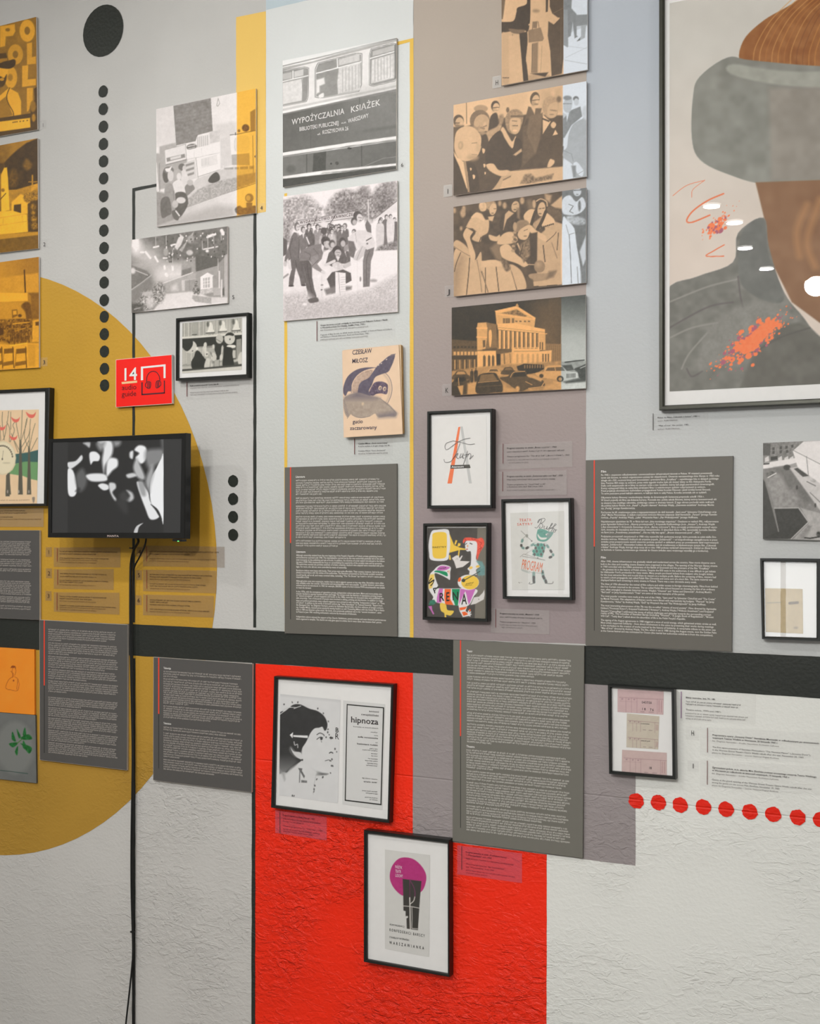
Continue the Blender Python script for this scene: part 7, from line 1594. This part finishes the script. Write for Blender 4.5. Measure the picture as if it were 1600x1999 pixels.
# ================================================================= grey text panels
WHITE_EDGE = flat('pale_panel_edge', (198, 190, 180), 0.7)
o, k = (1160, 905), .1625
film_pl = ['Po 1945 r. stopniowo odbudowywano i unowocześniano infrastrukturę kinową w Polsce. W miastach powstawały', 'nowe sale kinowe, na wsiach organizowano pokazy kin objazdowych. Otwarcie warszawskiego kina Skarpa w 1960 roku',
 'zbiegło się z 550. rocznicą bitwy pod Grunwaldem i premierą filmu „Krzyżacy” – największego hitu w dziejach polskiego', 'kina. Pomimo 850 miejsc na widowni, przez wiele tygodni trudno było się dostać bilety na film Aleksandra Forda.',
 'Dużo osób zaopatrywało się w bilety na czarnym rynku u tzw. koników, którzy byli plagą peerelowskich kinematografii.', 'Konicy wykupywali bilety na najbardziej atrakcyjne filmy i z wielokrotnym zyskiem odsprzedawali je widzom.',
 'Przed projekcją obowiązkowo wyświetlano propagandową Polską Kronikę Filmową i jakąś krótką formę filmową.', 'Te same puszczano przed każdym seansem, w każdym kinie w całej Polsce. Kronika zmieniała się co tydzień.',
 'Ożywienie kultury filmowej i swobodniejszy dostęp do kinematografii światowej przyniosła odwilż 1956 r.', 'W kinach pojawiły się filmy zza żelaznej kurtyny. Powstała tzw. polska szkoła filmowa, której twórcy koncentrowali się',
 'na ukazaniu losu zwykłego człowieka, uwikłanego często w dramaty historii. Z tego okresu pochodzi wiele ważnych', 'dla polskiej kultury filmów, m.in. „Kanał” i „Popiół i diament” Andrzeja Wajdy, „Zezowate szczęście” Andrzeja Munka', 'czy „Pociąg” Jerzego Kawalerowicza.',
 'Pod koniec lat 60. zrealizowano jedne z najpopularniejszych do dziś komedii: „Sami swoi” Sylwestra Chęcińskiego oraz', '„Rejs” Marka Piwowskiego. Z dużym rozmachem kręcono filmowe adaptacje dzieł literackich: „Faraon” Jerzego Kawale-', 'rowicza, „Popioły” Andrzeja Wajdy, „Lalka” Wojciecha Hasa i „Pan Wołodyjowski” Jerzego Hoffmana.',
 'Najciekawszym zjawiskiem lat 70. w filmie był nurt „kina moralnego niepokoju”. Osadzone w realiach PRL, reżyserowane', 'przez Agnieszkę Holland (m.in. „Aktorzy prowincjonalni”), Krzysztofa Kieślowskiego (m.in. „Amator”), Andrzeja Wajdę', '(„Bez znieczulenia”) i Krzysztofa Zanussiego (m.in. „Barwy ochronne”), filmy poruszały problematykę wyzwań etycz-', 'nych, stosunku do otaczającej skorumpowanej rzeczywistości. O absurdach życia w PRL opowiadały komedie Stanisła-', 'wa Barei (m.in. „Poszukiwany, poszukiwana”, „Nie ma róży bez ognia”, „Brunet wieczorową porą”, „Miś”).',
 'Podpisanie porozumień sierpniowych w 1980 roku wyzwoliło falę społecznej energii, która poniosła ze sobą także śro-', 'dowisko twórcze. Większość liczących się artystów poparła „Solidarność” – od bezpośredniego zaangażowania w prace', 'związku przez prezentowanie swoich utworów podczas spotkań w zakładach pracy po powstawanie dzieł inspirowanych', 'dziejami „Solidarności”. Niezwykłym hołdem dla związku stał się zrealizowany w błyskawicznym tempie film „Człowiek', 'z żelaza” Andrzeja Wajdy, którego akcja toczy się w roku 1980 podczas wydarzeń sierpniowych. Zdobył on Złotą Palmę', 'na festiwalu w Cannes, nominowano go również do Oscara (władze stanu wojennego wycofały go z konkursu).']
film_en = ['After 1945, cinema infrastructure was gradually rebuilt and modernised across the country. New movie theatres were', 'built in the cities and travelling cinema theatres were organised in the villages. The opening of the Warsaw Skarpa cinema', 'in 1960 coincided with the 550th anniversary of the Battle of Grunwald and the premiere of the film “Krzyżacy”', '– the greatest hit in the history of Polish cinema. Despite the 850 seats in the auditorium, it was difficult to get tickets', "for Aleksander Ford's production for many weeks. Many people purchased tickets from scalpers who bought tickets", 'for the most attractive films and re-sold them to viewers at a multiple profit. Before the screening of films, viewers had', 'to watch a short propaganda reel called Polish Film Chronicle and some sort of a short film. The same material was', 'displayed before each screening in every cinema in Poland. There was a new chronicle every week.',
 'The thaw of 1956 allowed for the revival of film culture and wider access to foreign cinematography. Films from behind', 'the Iron Curtain returned to the screens. The so-called Polish film school focused on showing the fate of an ordinary', "man, often entangled in dramatic historical events. Wajda's “Channel” and “Ashes and Diamonds”, Andrzej Munk's", "“Bad Luck” or Jerzy Kawalerowicz's “Train” are some of the best examples of the period.",
 'The most popular comedies were made at the end of the 1960s, “Sami swoi” by Sylwester Chęciński and “The Cruise”', 'by Marek Piwowski. Film adaptations of literary works were filmed with impressively big budgets. “Pharaoh” by Jerzy', 'Kawalerowicz, “Ashes” by Andrzej Wajda, “Doll” by Wojciech Has and “Pan Wołodyjowski” by Jerzy Hoffman.',
 'The most interesting phenomenon of the 70s was the so-called “cinema of moral anxiety”. Films directed by Agnieszka', 'Holland (“Provincial Actors”), Krzysztof Kieślowski (“Amateur”), Andrzej Wajda (“Without Anesthesia”) and Krzysztof', 'Zanussi (“Camouflage”) addressed the issues of ethical challenges and attitudes towards the surrounding corrupt', 'reality of PRL. The comedies of Stanisław Bareja (including “Wanted”, “A Jungle Book of Regulations”, “Brunet', 'Will Call”, “Teddy Bear”) talked about the absurdities of life in the Polish People’s Republic.',
 'The signing of the August agreements in 1980 triggered a wave of social energy, which galvanised artistic circles as well.', 'Most artists supported Solidarity – from direct involvement in the union by presenting their works during meetings', 'in the workplace to the creation of works inspired by the history of Solidarity. A remarkable tribute to the union was', '“Man of Iron” directed by Andrzej Wajda. The film, which is set in 1980 during the August events, won the Golden Palm', 'at the Cannes festival and was nominated for Oscars (the martial law authorities withdrew it from the competition).']
ys = [140, 172, 205, 237, 268, 299, 330, 362, 410, 442, 475, 507, 539, 588, 618, 650, 698, 730, 763, 795, 828, 876, 909, 941, 974, 1005, 1037]
rs = [1415, 1500, 1490, 1405, 1440, 1335, 1395, 1350, 1318, 1465, 1437, 1435, 490, 1465, 1475, 1245, 1490, 1445, 1475, 1465, 1280, 1465, 1475, 1490, 1460, 1470, 1370]
rows = rows_from(o, k, 78, ys, rs, film_pl)
o2 = (1160, 1080)
rows += rows_from(o2, k, 75, [98, 132, 163, 196, 228, 261, 292, 324, 370, 403, 436, 468, 515, 547, 580, 628, 660, 695, 722, 755, 803, 835, 868, 900, 932],
                  [1450, 1475, 1385, 1455, 1425, 1460, 1418, 1228, 1480, 1445, 1405, 1085, 1455, 1437, 1340, 1462, 1430, 1400, 1430, 1095, 1465, 1430, 1455, 1465, 1425], film_en)
text_panel('grey text panel about film, right of the mauve column', [(1143, 898.5), (1430.5, 890), (1428, 1272), (1142.5, 1260)], PANEL_GREY, 0.006, (1159.5, 898.5, 1067, 1231), [('Film', 1172.5, 920.3, 1183), ('Film', 1172.2, 1088, 1182.5)], rows, 3.7, 4.4)

o, k = (560, 910), .1375
rows = rows_from(o, k, 125, [205, 240, 272, 303, 335, 367, 400, 455, 488, 518, 570, 602, 635, 667, 718, 750, 783, 815, 848, 880, 912, 945, 975, 1008, 1060, 1093, 1127],
                 [1310, 1350, 1388, 1378, 1400, 1290, 495, 1370, 1388, 1375, 1405, 1380, 1388, 1362, 1395, 1390, 1352, 1392, 1398, 1375, 1355, 1390, 1405, 835, 1335, 1350, 720])
lit_en = ['Although censorship existed from the very beginning of the People’s Republic of Poland, private publishing houses', 'and bookstores operated until 1948. The nationalization carried out by the new authorities gradually led to the state’s', 'total monopoly on the publishing and sale of books. In addition, the doctrine of social realism introduced in the follow-', 'ing years (1949-1956) emphasised the focus on consolidating the superiority of the socialist state and its economy.', 'The authorities wanted out pointless aesthetic of artistic creativity. Authors who adapted were rewarded with privi-', 'leges. For more, who did not, were controlled by means of censorship.',
 'Bookstore shelves were heavy with books. Their prices were quite affordable. Their content, however, had to be com-', 'pletely in accordance with the wishes of the authorities. The literature presented to the friendly socialist countries', 'would hardly sell at all, and many coveted titles, including “The Tin Drum” by ~~~~~~~ ~~~~~~~ were almost', 'impossible to find.', 'Although artist costs were expensive, readers had to wait in gigantic queues to buy new titles. Bestsellers were often', 'only available under the counter. Dictionaries and encyclopaedias were very popular. To satisfy demand, subscription', 'schemes had to be introduced. In 1969, for example, 200,000 copies of a four-volume PWN encyclopaedia was unable', 'to meet the demand.',
 'In the 1970s, with the emergence of opposition groups, independent culture was born. More and more artists con-', 'sciously decided to operate outside of state patronage. The writers took the liberties of clandestine printing houses', 'or “second circulation”, of such magazines and books. In the 1980s, more than six thousand titles were published out-', 'side censorship. Tens of thousands of people were involved in editing, printing and distribution. In addition to maga-', 'zines and political periodicals, many cultural magazines were printed as well, including “Independent Culture” or “Time', 'of Culture”. In addition to the works of domestic authors (eg. “Little Apocalypse” by Tadeusz Konwicki, “Report from', 'the Besieged City” by Zbigniew Herbert, poetry by Stanisław Barańczak), the first editions of emigre writers,', 'e.g. Czesław Miłosz, enjoyed great popularity among readers as well. Presenting Miłosz with the Nobel Prize in litera-', 'ture in 1980 was likewise a great event. His work, once previously published only in the “second circulation”, came', 'to Poland in June 1981 receiving enthusiastic welcome by thousands of followers.',
 'Independent culture enjoyed the support of the Church. Exhibitions, poetry evenings and even theatrical performances', 'were organised in temples. The church not only gave space to artists, but in many cases, also became their patron.']
rows += rows_from((560, 1060), k, 130, [175, 207, 240, 272, 303, 338, 390, 420, 455, 485, 540, 570, 602, 635, 690, 720, 750, 782, 817, 848, 880, 912, 945, 978, 1045, 1078],
                  [1358, 1385, 1390, 1352, 1380, 850, 1375, 1360, 1392, 315, 1372, 1380, 1390, 345, 1350, 1350, 1375, 1362, 1385, 1355, 1370, 1385, 1340, 990, 1405, 1345], lit_en)
text_panel('grey text panel about literature, under the paperback book', [(555.5, 912.5), (774.5, 905), (775, 1243), (555.5, 1236.5)], PANEL_GREY, 0.006, (566.8, 912, 1060, 1209), [('Literatura', 577, 930.6, 595), ('Literature', 578, 1076.8, 596)], rows, 3.5, 4.2)

o, k = (890, 1255), .15625
rows = rows_from(o, k, 135, [152, 183, 215, 245, 278, 308, 340, 372, 418, 450, 495, 527, 558, 605, 637, 668, 698, 730, 762, 793, 825, 872, 903, 935, 967, 1012, 1045, 1078, 1108, 1138, 1170, 1200, 1230],
                 [1435, 1418, 1435, 1405, 1430, 1420, 1335, 975, 1370, 1405, 1440, 1440, 1435, 1445, 1420, 1425, 1430, 1412, 1395, 1415, 1392, 1418, 1385, 1420, 1390, 1430, 1400, 1410, 1395, 1435, 1415, 1430, 440])
rows += rows_from((890, 1450), k, 128, [88, 118, 150, 180, 212, 243, 275, 303, 350, 382, 412, 445, 492, 523, 555, 585, 617, 648, 680, 712, 740, 785, 818, 850, 878, 925, 955, 988, 1018, 1050, 1082],
                  [1370, 1420, 1382, 1420, 1435, 1410, 1405, 460, 1410, 1390, 1370, 1315, 1415, 1390, 1435, 1390, 1420, 1365, 1345, 1385, 680, 1370, 1400, 1365, 1070, 1385, 1400, 1420, 1425, 1360, 1420])
text_panel('tall grey text panel about theatre, overlapping the black band', [(884.5, 1249.5), (1140, 1260.5), (1137, 1675.5), (883, 1642)], flat('panel_olive_grey', (114, 112, 104), 0.55), 0.007, (898.5, 1250, 1437, 1616), [('Teatr', 910.5, 1270.6, 922), ('Theatre', 910, 1456.5, 926)], rows, 3.6, 4.4)

o, k = (300, 1280), .125
rows = rows_from(o, k, 150, [243, 280, 318, 360, 398, 435, 470, 505, 540, 570, 605, 640, 672, 705, 735, 785, 820, 855, 890, 920, 955],
                 [1360, 1365, 370, 1310, 1325, 1365, 1375, 1375, 1330, 1370, 1370, 1320, 1370, 1365, 540, 1365, 1365, 1345, 1375, 1345, 885])
rows += [(None, 319, y, r) for y, r in zip([1419.4, 1424, 1431, 1435.6, 1440, 1444.6, 1449, 1453.6, 1458, 1462.6, 1467, 1471.6, 1476, 1482.5, 1487, 1491.6, 1496, 1500.6], [470, 441, 473, 472, 472, 471, 473, 469, 472, 470, 472, 470, 350, 470, 473, 473, 474, 418])]
text_panel('dark grey text panel about television, beside the red field', [(299.4, 1282.7), (492.8, 1296), (491, 1547), (298.7, 1523)], PANEL_DARK, 0.009, (309.6, 1284, 1393.5, 1500), [('Telewizja', 319, 1303.8, 333.5), ('Television', 319, 1411.5, 334)], rows, 3.3, 4.0, edge=WHITE_EDGE, txt=flat('pale_print_dim', (196, 188, 180), 0.7))

o, k = (80, 1210), .1125
rows = rows_from(o, k, 125, [165, 203, 240, 277, 312, 348, 400, 437, 473, 508, 545, 580, 632, 667, 703, 740, 775, 812, 860, 897, 932, 967, 1005, 1057, 1092, 1128, 1163, 1198, 1235],
                 [1295, 1295, 1280, 1285, 1135, 355, 1310, 1320, 1330, 1312, 1280, 485, 1305, 1330, 1305, 1335, 1325, 1105, 1275, 1305, 1285, 1320, 790, 1335, 1315, 1330, 1335, 1295, 440])
y = 1361.0
for n in (5, 5, 6, 6, 6):
    for i in range(n):
        rows.append((None, 94.2, y, random.uniform(224, 230) if i < n - 1 else random.uniform(150, 215))); y += 3.72
    y += 1.6
text_panel('dark grey text panel under the television, left of the cables', [(77, 1210), (249, 1219.5), (247.6, 1503.8), (77.6, 1483.5)], PANEL_DARK, 0.009, (86.3, 1211, 1338, 1470), [], rows, 3.0, 4.0, edge=WHITE_EDGE, txt=flat('pale_print_dim', (196, 188, 180), 0.7))
rows = [(None, -70, 1000 + y_ * .27 - 1.5, random.uniform(57, 62)) for y_ in (215, 228, 240, 253, 266, 279, 292, 305, 342, 356, 370, 384, 408, 421, 495, 508, 521, 533, 546, 559, 571, 584, 605, 617, 629, 640, 670, 687)]
text_panel('dark grey text panel cut by the left edge, above the black band', [(-95, 1035), (77, 1035.2), (77.2, 1210.2), (-95, 1203)], PANEL_DARK, 0.009, None, [], rows, 2.9, 4.0, edge=WHITE_EDGE, txt=flat('pale_print_dim', (196, 188, 180), 0.7))

# ================================================================= captions and tags
S = scribble
caption('caption under the framed puppet photo', [(345.5, 745), (487, 739), (487, 775), (345.5, 781)], (364.6, 746, 774), [('Kadr z ' + S(3, 8, 22) + ', lata 60.', 370.5, 754.5, 427, 2.8, 0), (S(n=62), 370.5, 758.6, 467, 2.3, 2), (S(n=48), 370.5, 767.5, 446, 2.4, 2), (S(n=58), 370.5, 771.8, 463, 2.3, 2)], FILM_FAINT)
caption('caption under the photo of men with parcels', [(617, 628.5), (770, 617), (770, 660), (617, 668)], (618.2, 627, 666), [('Grupa harcerzy ~~~~~~ wstąpiła na kiermasz przed Pałacem Kultury i Nauki', 625, 636.5, 756, 3.0, 0), ('w Warszawie podczas Dni Oświaty, Książki i Prasy, 1960 r.', 625, 641.2, 713, 3.0, 0), ('fot. ' + S(n=44), 625, 646, 719, 2.6, 2), ('A group of Boy Scouts, to ~~~~~ books during a ~~~~~~ in front of Palace of Culture', 625, 655, 765, 2.8, 1), ('and Science in Warsaw (Education, Book and Press Days), 1960', 625, 659.5, 719, 2.8, 1), (S(n=56), 625, 664.5, 718, 2.6, 2)], FILM_FAINT)
caption('caption under the paperback book', [(690, 856), (766, 851), (766, 888), (690, 891)], (691.6, 856, 887), [('Czesław Miłosz, „Gucio zaczarowany”', 699, 867.5, 757, 2.9, 0), ('Książka wydana w drugim obiegu, lata 80.', 699, 872.6, 761, 2.8, 1), ('Czesław Miłosz “Gucio Enchanted”', 699, 881.8, 753, 2.8, 1), (S(n=40), 699, 886.8, 757, 2.7, 2)], FILM_FAINT)
caption('upper of two captions beside the framed letter A', [(971, 868), (1116.8, 861), (1116.8, 911.3), (971.5, 917)], (981.5, 866, 905), [('Program teatralny ze sztuki „Broni i ~~~~~~”, 1960', 989, 876.5, 1086, 3.0, 0), ('autor: ' + S(n=50), 989, 883.2, 1102, 2.7, 1), ('Theatre programme for “The ~~~~ Self” („Broni i ~~~~~~”), 1960', 989, 892.6, 1111, 2.8, 1), ('published by ' + S(n=44), 989, 899, 1091, 2.6, 2), (S(n=20), 992, 904.5, 1031, 2.6, 2)])
caption('lower of two captions, just above the framed harlequin', [(970.5, 921), (1105.8, 918.5), (1105.8, 966), (972, 968.5)], (980.8, 921, 959), [('Program teatralny ze sztuki „Zostaniesz tylko ~~~~ Buk”, 1959', 989, 931.5, 1098, 3.0, 0), (S(n=52), 989, 937.6, 1083, 2.7, 1), ('Theatre programme for “Good ~~~~~ to All”', 989, 947.3, 1065, 2.8, 1), ('(„Zostaniesz tylko ~~~~~ Buk”) from 1959', 989, 951.7, 1059, 2.8, 1), (S(n=50), 989, 958, 1083, 2.6, 2)])
caption('caption below the collage mermaid programme', [(959, 1187.5), (1071.8, 1191.8), (1071.8, 1238.5), (958, 1235)], (967.3, 1189, 1225), [('Program teatralny ze sztuki „Maestry”, 1959', 975, 1198.8, 1052, 3.0, 0), ('autor: ' + S(n=42), 975, 1205.3, 1058, 2.7, 1), ('Theatre programme for “Maestro”, 1959', 975, 1215, 1045, 2.8, 1), (S(n=40), 975, 1220.5, 1049, 2.6, 2), (S(n=22), 978, 1225.3, 1019, 2.6, 2)])
caption('caption under the large poster', [(1262.5, 808.5), (1382, 805), (1383, 845.4), (1264, 849.6)], (1274.3, 807, 840), [('Plakat do filmu „Człowiek z żelaza”, 1981 r.', 1283, 816.8, 1366, 2.9, 1), ('autor: Rafał Olbiński', 1283, 822.8, 1322, 2.8, 2), ('“Man of Iron” film poster, 1981', 1284, 832.5, 1344, 2.9, 1), ('author: Rafał Olbiński', 1283, 839, 1326, 2.8, 2)], FILM_FAINT, rule_mat=RULE_BLACK)
VIO = flat('violet_rule', (150, 96, 150), 0.6)
caption('caption right of the framed tickets', [(1327, 1348), (1475, 1354), (1474, 1414), (1327, 1408)], (1329, 1350, 1402), [('Bilety teatralne, lata 70. i 80.', 1338, 1363, 1396, 3.2, 0), ('Teatr: ' + S(n=54), 1338, 1370.5, 1446, 2.9, 1), (S(n=50), 1338, 1375.5, 1440, 2.9, 1), ('Theatre tickets, 1970’s and 1980’s', 1338, 1386.5, 1407, 3.0, 1), ('published by ' + S(n=50), 1337, 1393, 1460, 2.7, 2), (S(n=60), 1337, 1398, 1455, 2.7, 2), (S(n=24), 1338, 1403.5, 1388, 2.7, 2)], FILM_FAINT, rule_mat=VIO)
caption('long caption beside the letter H tag, right of the tickets', [(1366, 1418.5), (1606, 1432), (1606, 1492), (1366, 1474)], (1380.3, 1421, 1469), [('Prapremiera opery „Straszny Dwór” Stanisława Moniuszki w odbudowanym po zniszczeniach', 1390, 1436, 1598, 3.2, 0), ('wojennych Teatrze Wielkim w Warszawie, 20 listopada 1965 r.', 1390, 1441.5, 1518, 3.2, 0), ('fot. Zbigniew Siemaszko – źródło: Narodowe Archiwum Cyfrowe', 1390, 1447.5, 1520, 2.8, 2), ('The first opera premiere of Stanisław Moniuszko’s “The Haunted Manor” („Straszny Dwór”),', 1390, 1459.5, 1582, 3.0, 1), ('in the Warsaw Grand Theatre Opera Wielki rebuilt after the war, November 20, 1965', 1390, 1465, 1568, 3.0, 1), ('photo by Zbigniew Siemaszko – source: National Digital Archives', 1389, 1470.5, 1520, 2.8, 2)], FILM_FAINT)
caption('long caption beside the letter I tag, above the red dots', [(1366, 1483), (1606, 1496.5), (1606, 1553), (1366, 1535)], (1380, 1485, 1532), [('Zgromadzeni goście, m.in. aktorka Mira Zimińska podczas uroczystego otwarcia Teatru Wielkiego', 1389.5, 1499.5, 1593, 3.2, 0), ('w Warszawie po odbudowie ze zniszczeń wojennych, 19 listopada 1965 r.', 1389.5, 1505, 1541, 3.2, 0), ('fot. Zbigniew Siemaszko – źródło: Narodowe Archiwum Cyfrowe', 1389, 1511, 1519, 2.8, 2), ('Guests at the grand opening of the Warsaw Grand Theatre Opera Wielki rebuilt after the war,', 1389, 1523, 1585, 3.0, 1), ('among the guests are the actress Mira Zimińska, November 19, 1965', 1389, 1528.5, 1521, 3.0, 1), ('photo by Zbigniew Siemaszko – source: National Digital Archives', 1389, 1534, 1519, 2.8, 2)], FILM_FAINT)
DIM = flat('maroon_ink', (88, 22, 36), 0.7); DIMS = flat('maroon_ink_soft', (128, 36, 52), 0.7)
caption('pink film caption under the framed profile of a woman', [(537, 1581.6), (637.5, 1594), (637.5, 1640.6), (537, 1626)], (546, 1586, 1626), [('Program teatralny ze sztuki „Hipnoza”, 1959', 552, 1592.5, 614, 3.0, 0), (S(n=44), 552, 1599, 625, 2.7, 1), (S(n=26), 552, 1604, 593, 2.7, 1), ('Theatre programme for “Hypnosis”, 1959', 552, 1613, 629, 2.8, 1), (S(n=44), 552, 1619, 624, 2.6, 2), (S(n=36), 552, 1623.5, 610, 2.6, 2)], FILM_PINK, DIM, DIMS)
caption('pink film caption right of the tall framed magenta disc', [(892, 1650), (1018.6, 1666), (1018.6, 1724), (892, 1706.7)], (900.8, 1652, 1698), [('Program teatralny ze sztuk „Konfederaci barscy”', 908.5, 1664.5, 990, 3.2, 0), ('i „Warszawianka”, ~~~~ 1963', 909, 1670, 959, 3.2, 0), (S(n=58), 909, 1676.5, 1002, 2.8, 1), ('Theatre programme for “Bar Confederates”', 909, 1687.5, 985, 3.0, 1), ('and “Warszawianka”, from 1963', 909, 1693, 964, 3.0, 1), (S(n=54), 909, 1699.5, 1005, 2.7, 2), (S(n=24), 909, 1704.5, 951, 2.7, 2)], FILM_PINK, DIM, DIMS)
YI = flat('brown_ink', (66, 48, 34), 0.7); YS = flat('brown_ink_soft', (112, 84, 50), 0.7); YR = flat('ochre_red_rule', (150, 74, 40), 0.6)
caption('film caption numbered one under the television', [(104.8, 1068.4), (235, 1068.4), (235, 1107.8), (104.8, 1106.6)], (111.5, 1070, 1096), [(S(n=62), 116, 1077.5, 229, 2.8, 0), (S(n=40), 116, 1082, 188, 2.6, 1), (S(n=52), 116, 1090.4, 212, 2.6, 1), (S(n=40), 116, 1094, 190, 2.5, 2), (S(n=38), 116, 1098.6, 188, 2.5, 2)], FILM_TAN, YI, YS, rule_mat=YR)
caption('film caption numbered two under the television', [(104.8, 1111), (221.8, 1111), (221.8, 1151.6), (104.8, 1149.4)], (112.3, 1112, 1142), [(S(n=52), 117, 1120.5, 208, 2.8, 0), (S(n=40), 117, 1126, 188, 2.6, 1), (S(n=52), 116, 1133.6, 211, 2.6, 1), (S(n=26), 116, 1137, 162, 2.5, 1), (S(n=38), 116, 1142.3, 187, 2.5, 2)], FILM_TAN, YI, YS, rule_mat=YR)
caption('film caption numbered three under the television', [(104.8, 1156), (233, 1157), (233, 1200), (104.8, 1194)], (111, 1157, 1191), [(S(n=54), 116, 1165, 208, 2.8, 0), (S(n=38), 116, 1169.4, 179, 2.8, 0), (S(n=40), 116, 1174, 187, 2.5, 2), (S(n=58), 116, 1182.6, 226, 2.6, 1), (S(n=50), 116, 1186.3, 206, 2.5, 2), (S(n=40), 116, 1190.5, 188, 2.5, 2)], FILM_TAN, YI, YS, rule_mat=YR)
caption('film caption numbered four right of the cables', [(279, 1065), (438, 1067.3), (438, 1108), (279, 1105.5)], (286, 1067, 1096), [(S(n=84), 291, 1077.5, 427, 2.8, 0), (S(n=44), 291, 1082.6, 370, 2.6, 1), (S(n=78), 291, 1091.5, 420, 2.6, 2), (S(n=44), 291, 1096, 369, 2.5, 2)], FILM_TAN, YI, YS, rule_mat=YR)
caption('film caption numbered five right of the cables', [(279, 1112), (422, 1114), (422, 1158.5), (279, 1154)], (286.2, 1113, 1149), [(S(n=72), 292, 1122.5, 414, 2.9, 0), (S(n=60), 292, 1127, 393, 2.9, 0), (S(n=50), 292, 1131.5, 371, 2.6, 2), (S(n=62), 292, 1140.5, 401, 2.6, 1), (S(n=54), 292, 1144.5, 386, 2.6, 1), (S(n=46), 292, 1149.5, 371, 2.5, 2)], FILM_TAN, YI, YS, rule_mat=YR)
caption('film caption numbered six right of the cables', [(279, 1160.6), (417.5, 1163), (416.4, 1205.6), (279, 1201)], (286.2, 1162, 1194), [(S(n=58), 292, 1172, 392, 2.9, 0), (S(n=20), 292, 1176, 327, 2.9, 0), (S(n=46), 292, 1181, 371, 2.6, 1), (S(n=66), 292, 1190, 409, 2.8, 0), (S(n=46), 292, 1194.5, 371, 2.6, 2)], FILM_TAN, YI, YS, rule_mat=YR)
caption('film caption under the poster of trees, at the left edge', [(-60, 992), (85, 991.5), (85, 1028.5), (-60, 1028.5)], None, [(S(n=60), -50, 998.5, 49, 2.8, 0), (S(n=60), -50, 1003, 53, 2.6, 1), (S(n=45), -50, 1010.5, 25, 2.6, 1), (S(n=80), -50, 1014.8, 81, 2.5, 2)], film_mat('cream_film', 0.5, (190, 165, 130)), YI, YS)
for ch, x, y, lab in (('1', 84, 244.4, 'tag 1 beside the photo of the man in a hat'), ('2', 86.5, 477, 'tag 2 beside the photo of steps and wreaths'), ('3', 86, 707, 'tag 3 beside the workshop photo'), ('4', 510, 406, 'tag 4 at the foot of the yellow stripe'), ('5', 455, 580, 'tag 5 beside the television studio photo'), ('6', 784.5, 322, 'tag 6 beside the library bus photo')):
    number_tag(ch, lab, x, y, 13, 17, 8)
for ch, x, y, lab in (('H', 969.5, 161.5, 'letter H tag beside the photo of robes'), ('I', 874, 373.5, 'letter I tag beside the display case photo'), ('J', 876.5, 569.5, 'letter J tag beside the stage photo'), ('K', 871.5, 762, 'letter K tag beside the theatre photo')):
    number_tag(ch, lab, x, y, 17, 23, 10, FILM if ch in 'JK' else film_mat('pale_film', 0.55, (214, 210, 204)))
for ch, x, y in (('1', 95, 1077.5), ('2', 95.5, 1119), ('3', 94.5, 1163), ('4', 272.5, 1077), ('5', 271, 1122.5), ('6', 270.3, 1171.5)):
    number_tag(ch, {'1': 'tag 1 below the television, top left of six', '2': 'tag 2 below the television, beside the middle left caption', '3': 'tag 3 below the television, lowest on the left', '4': 'tag 4 below the television, right of the cables at the top', '5': 'tag 5 below the television, middle one right of the cables', '6': 'tag 6 below the television, lowest right of the cables'}[ch], x, y, 12, 19, 8.5, FILM_TAN, YI)
number_tag('H', 'letter H tag beside its long caption', 1351.5, 1430.5, 25, 25, 10)
number_tag('I', 'letter I tag beside its long caption', 1352.5, 1495, 22, 22, 10)

# ================================================================= lamps (above the frame; some show in the glass, others are added fill)
M_LAMP = flat('lamp_white', (225, 225, 222), 0.4)
M_LENS = emit('lamp_lens', (1.0, 0.97, 0.92), 14.0)
names = ['nearest', 'second', 'third', 'fourth', 'added left front', 'added right front', 'added left rear', 'added right rear', 'added corner']
for (x, y, w), nm in zip(DOWN, names):
    t = thing('ceiling_downlight', '%s round white downlight set in the ceiling' % nm, 'lamp', (x, y, CEIL), 'ceiling downlights')
    mesh('trim', *lathe_vf([(.056, .001), (.078, .001), (.075, .014), (.056, .024)], 28, (0, 0, -1), (x, y, CEIL)), M_LAMP, t, True)
    v, f = lathe_vf([(.0562, .0)], 28, (0, 0, -1), (x, y, CEIL - .02)); mesh('lens', v, [tuple(range(28))], M_LENS, t)
for nm, yy, x0, x1 in (('near', -1.72, -2.5, -.3), ('far', -3.28, -1.2, .7)):
    track = thing('lamp_track', '%s white ceiling track carrying spotlights' % nm, 'track', ((x0 + x1) / 2, yy, CEIL), 'ceiling tracks')
    mesh('rail', *box_vf((x0, yy - .018, CEIL - .03), (x1, yy + .018, CEIL)), M_LAMP, track)
for (pp, a, w), nm in zip(SPOTS, ('near left', 'near right', 'far right', 'added far left')):
    pp = np.array(pp); dd = np.array(a) - pp; dd = dd / np.linalg.norm(dd)
    t = thing('spotlight', '%s white cylinder spotlight under the track' % nm, 'lamp', tuple(pp), 'track spotlights')
    mesh('housing', *lathe_vf([(.004, -.075), (.045, -.07), (.05, .05), (.05, .085), (.043, .085), (.040, .06)], 24, tuple(dd), pp), M_LAMP, t, True)
    v, f = lathe_vf([(.0405, .062)], 24, tuple(dd), pp); mesh('lens', v, [tuple(range(24))], M_LENS, t)
    mesh('stem', *tube_vf([pp, (pp[0], pp[1], CEIL - .03)], .009, 10), M_LAMP, t)
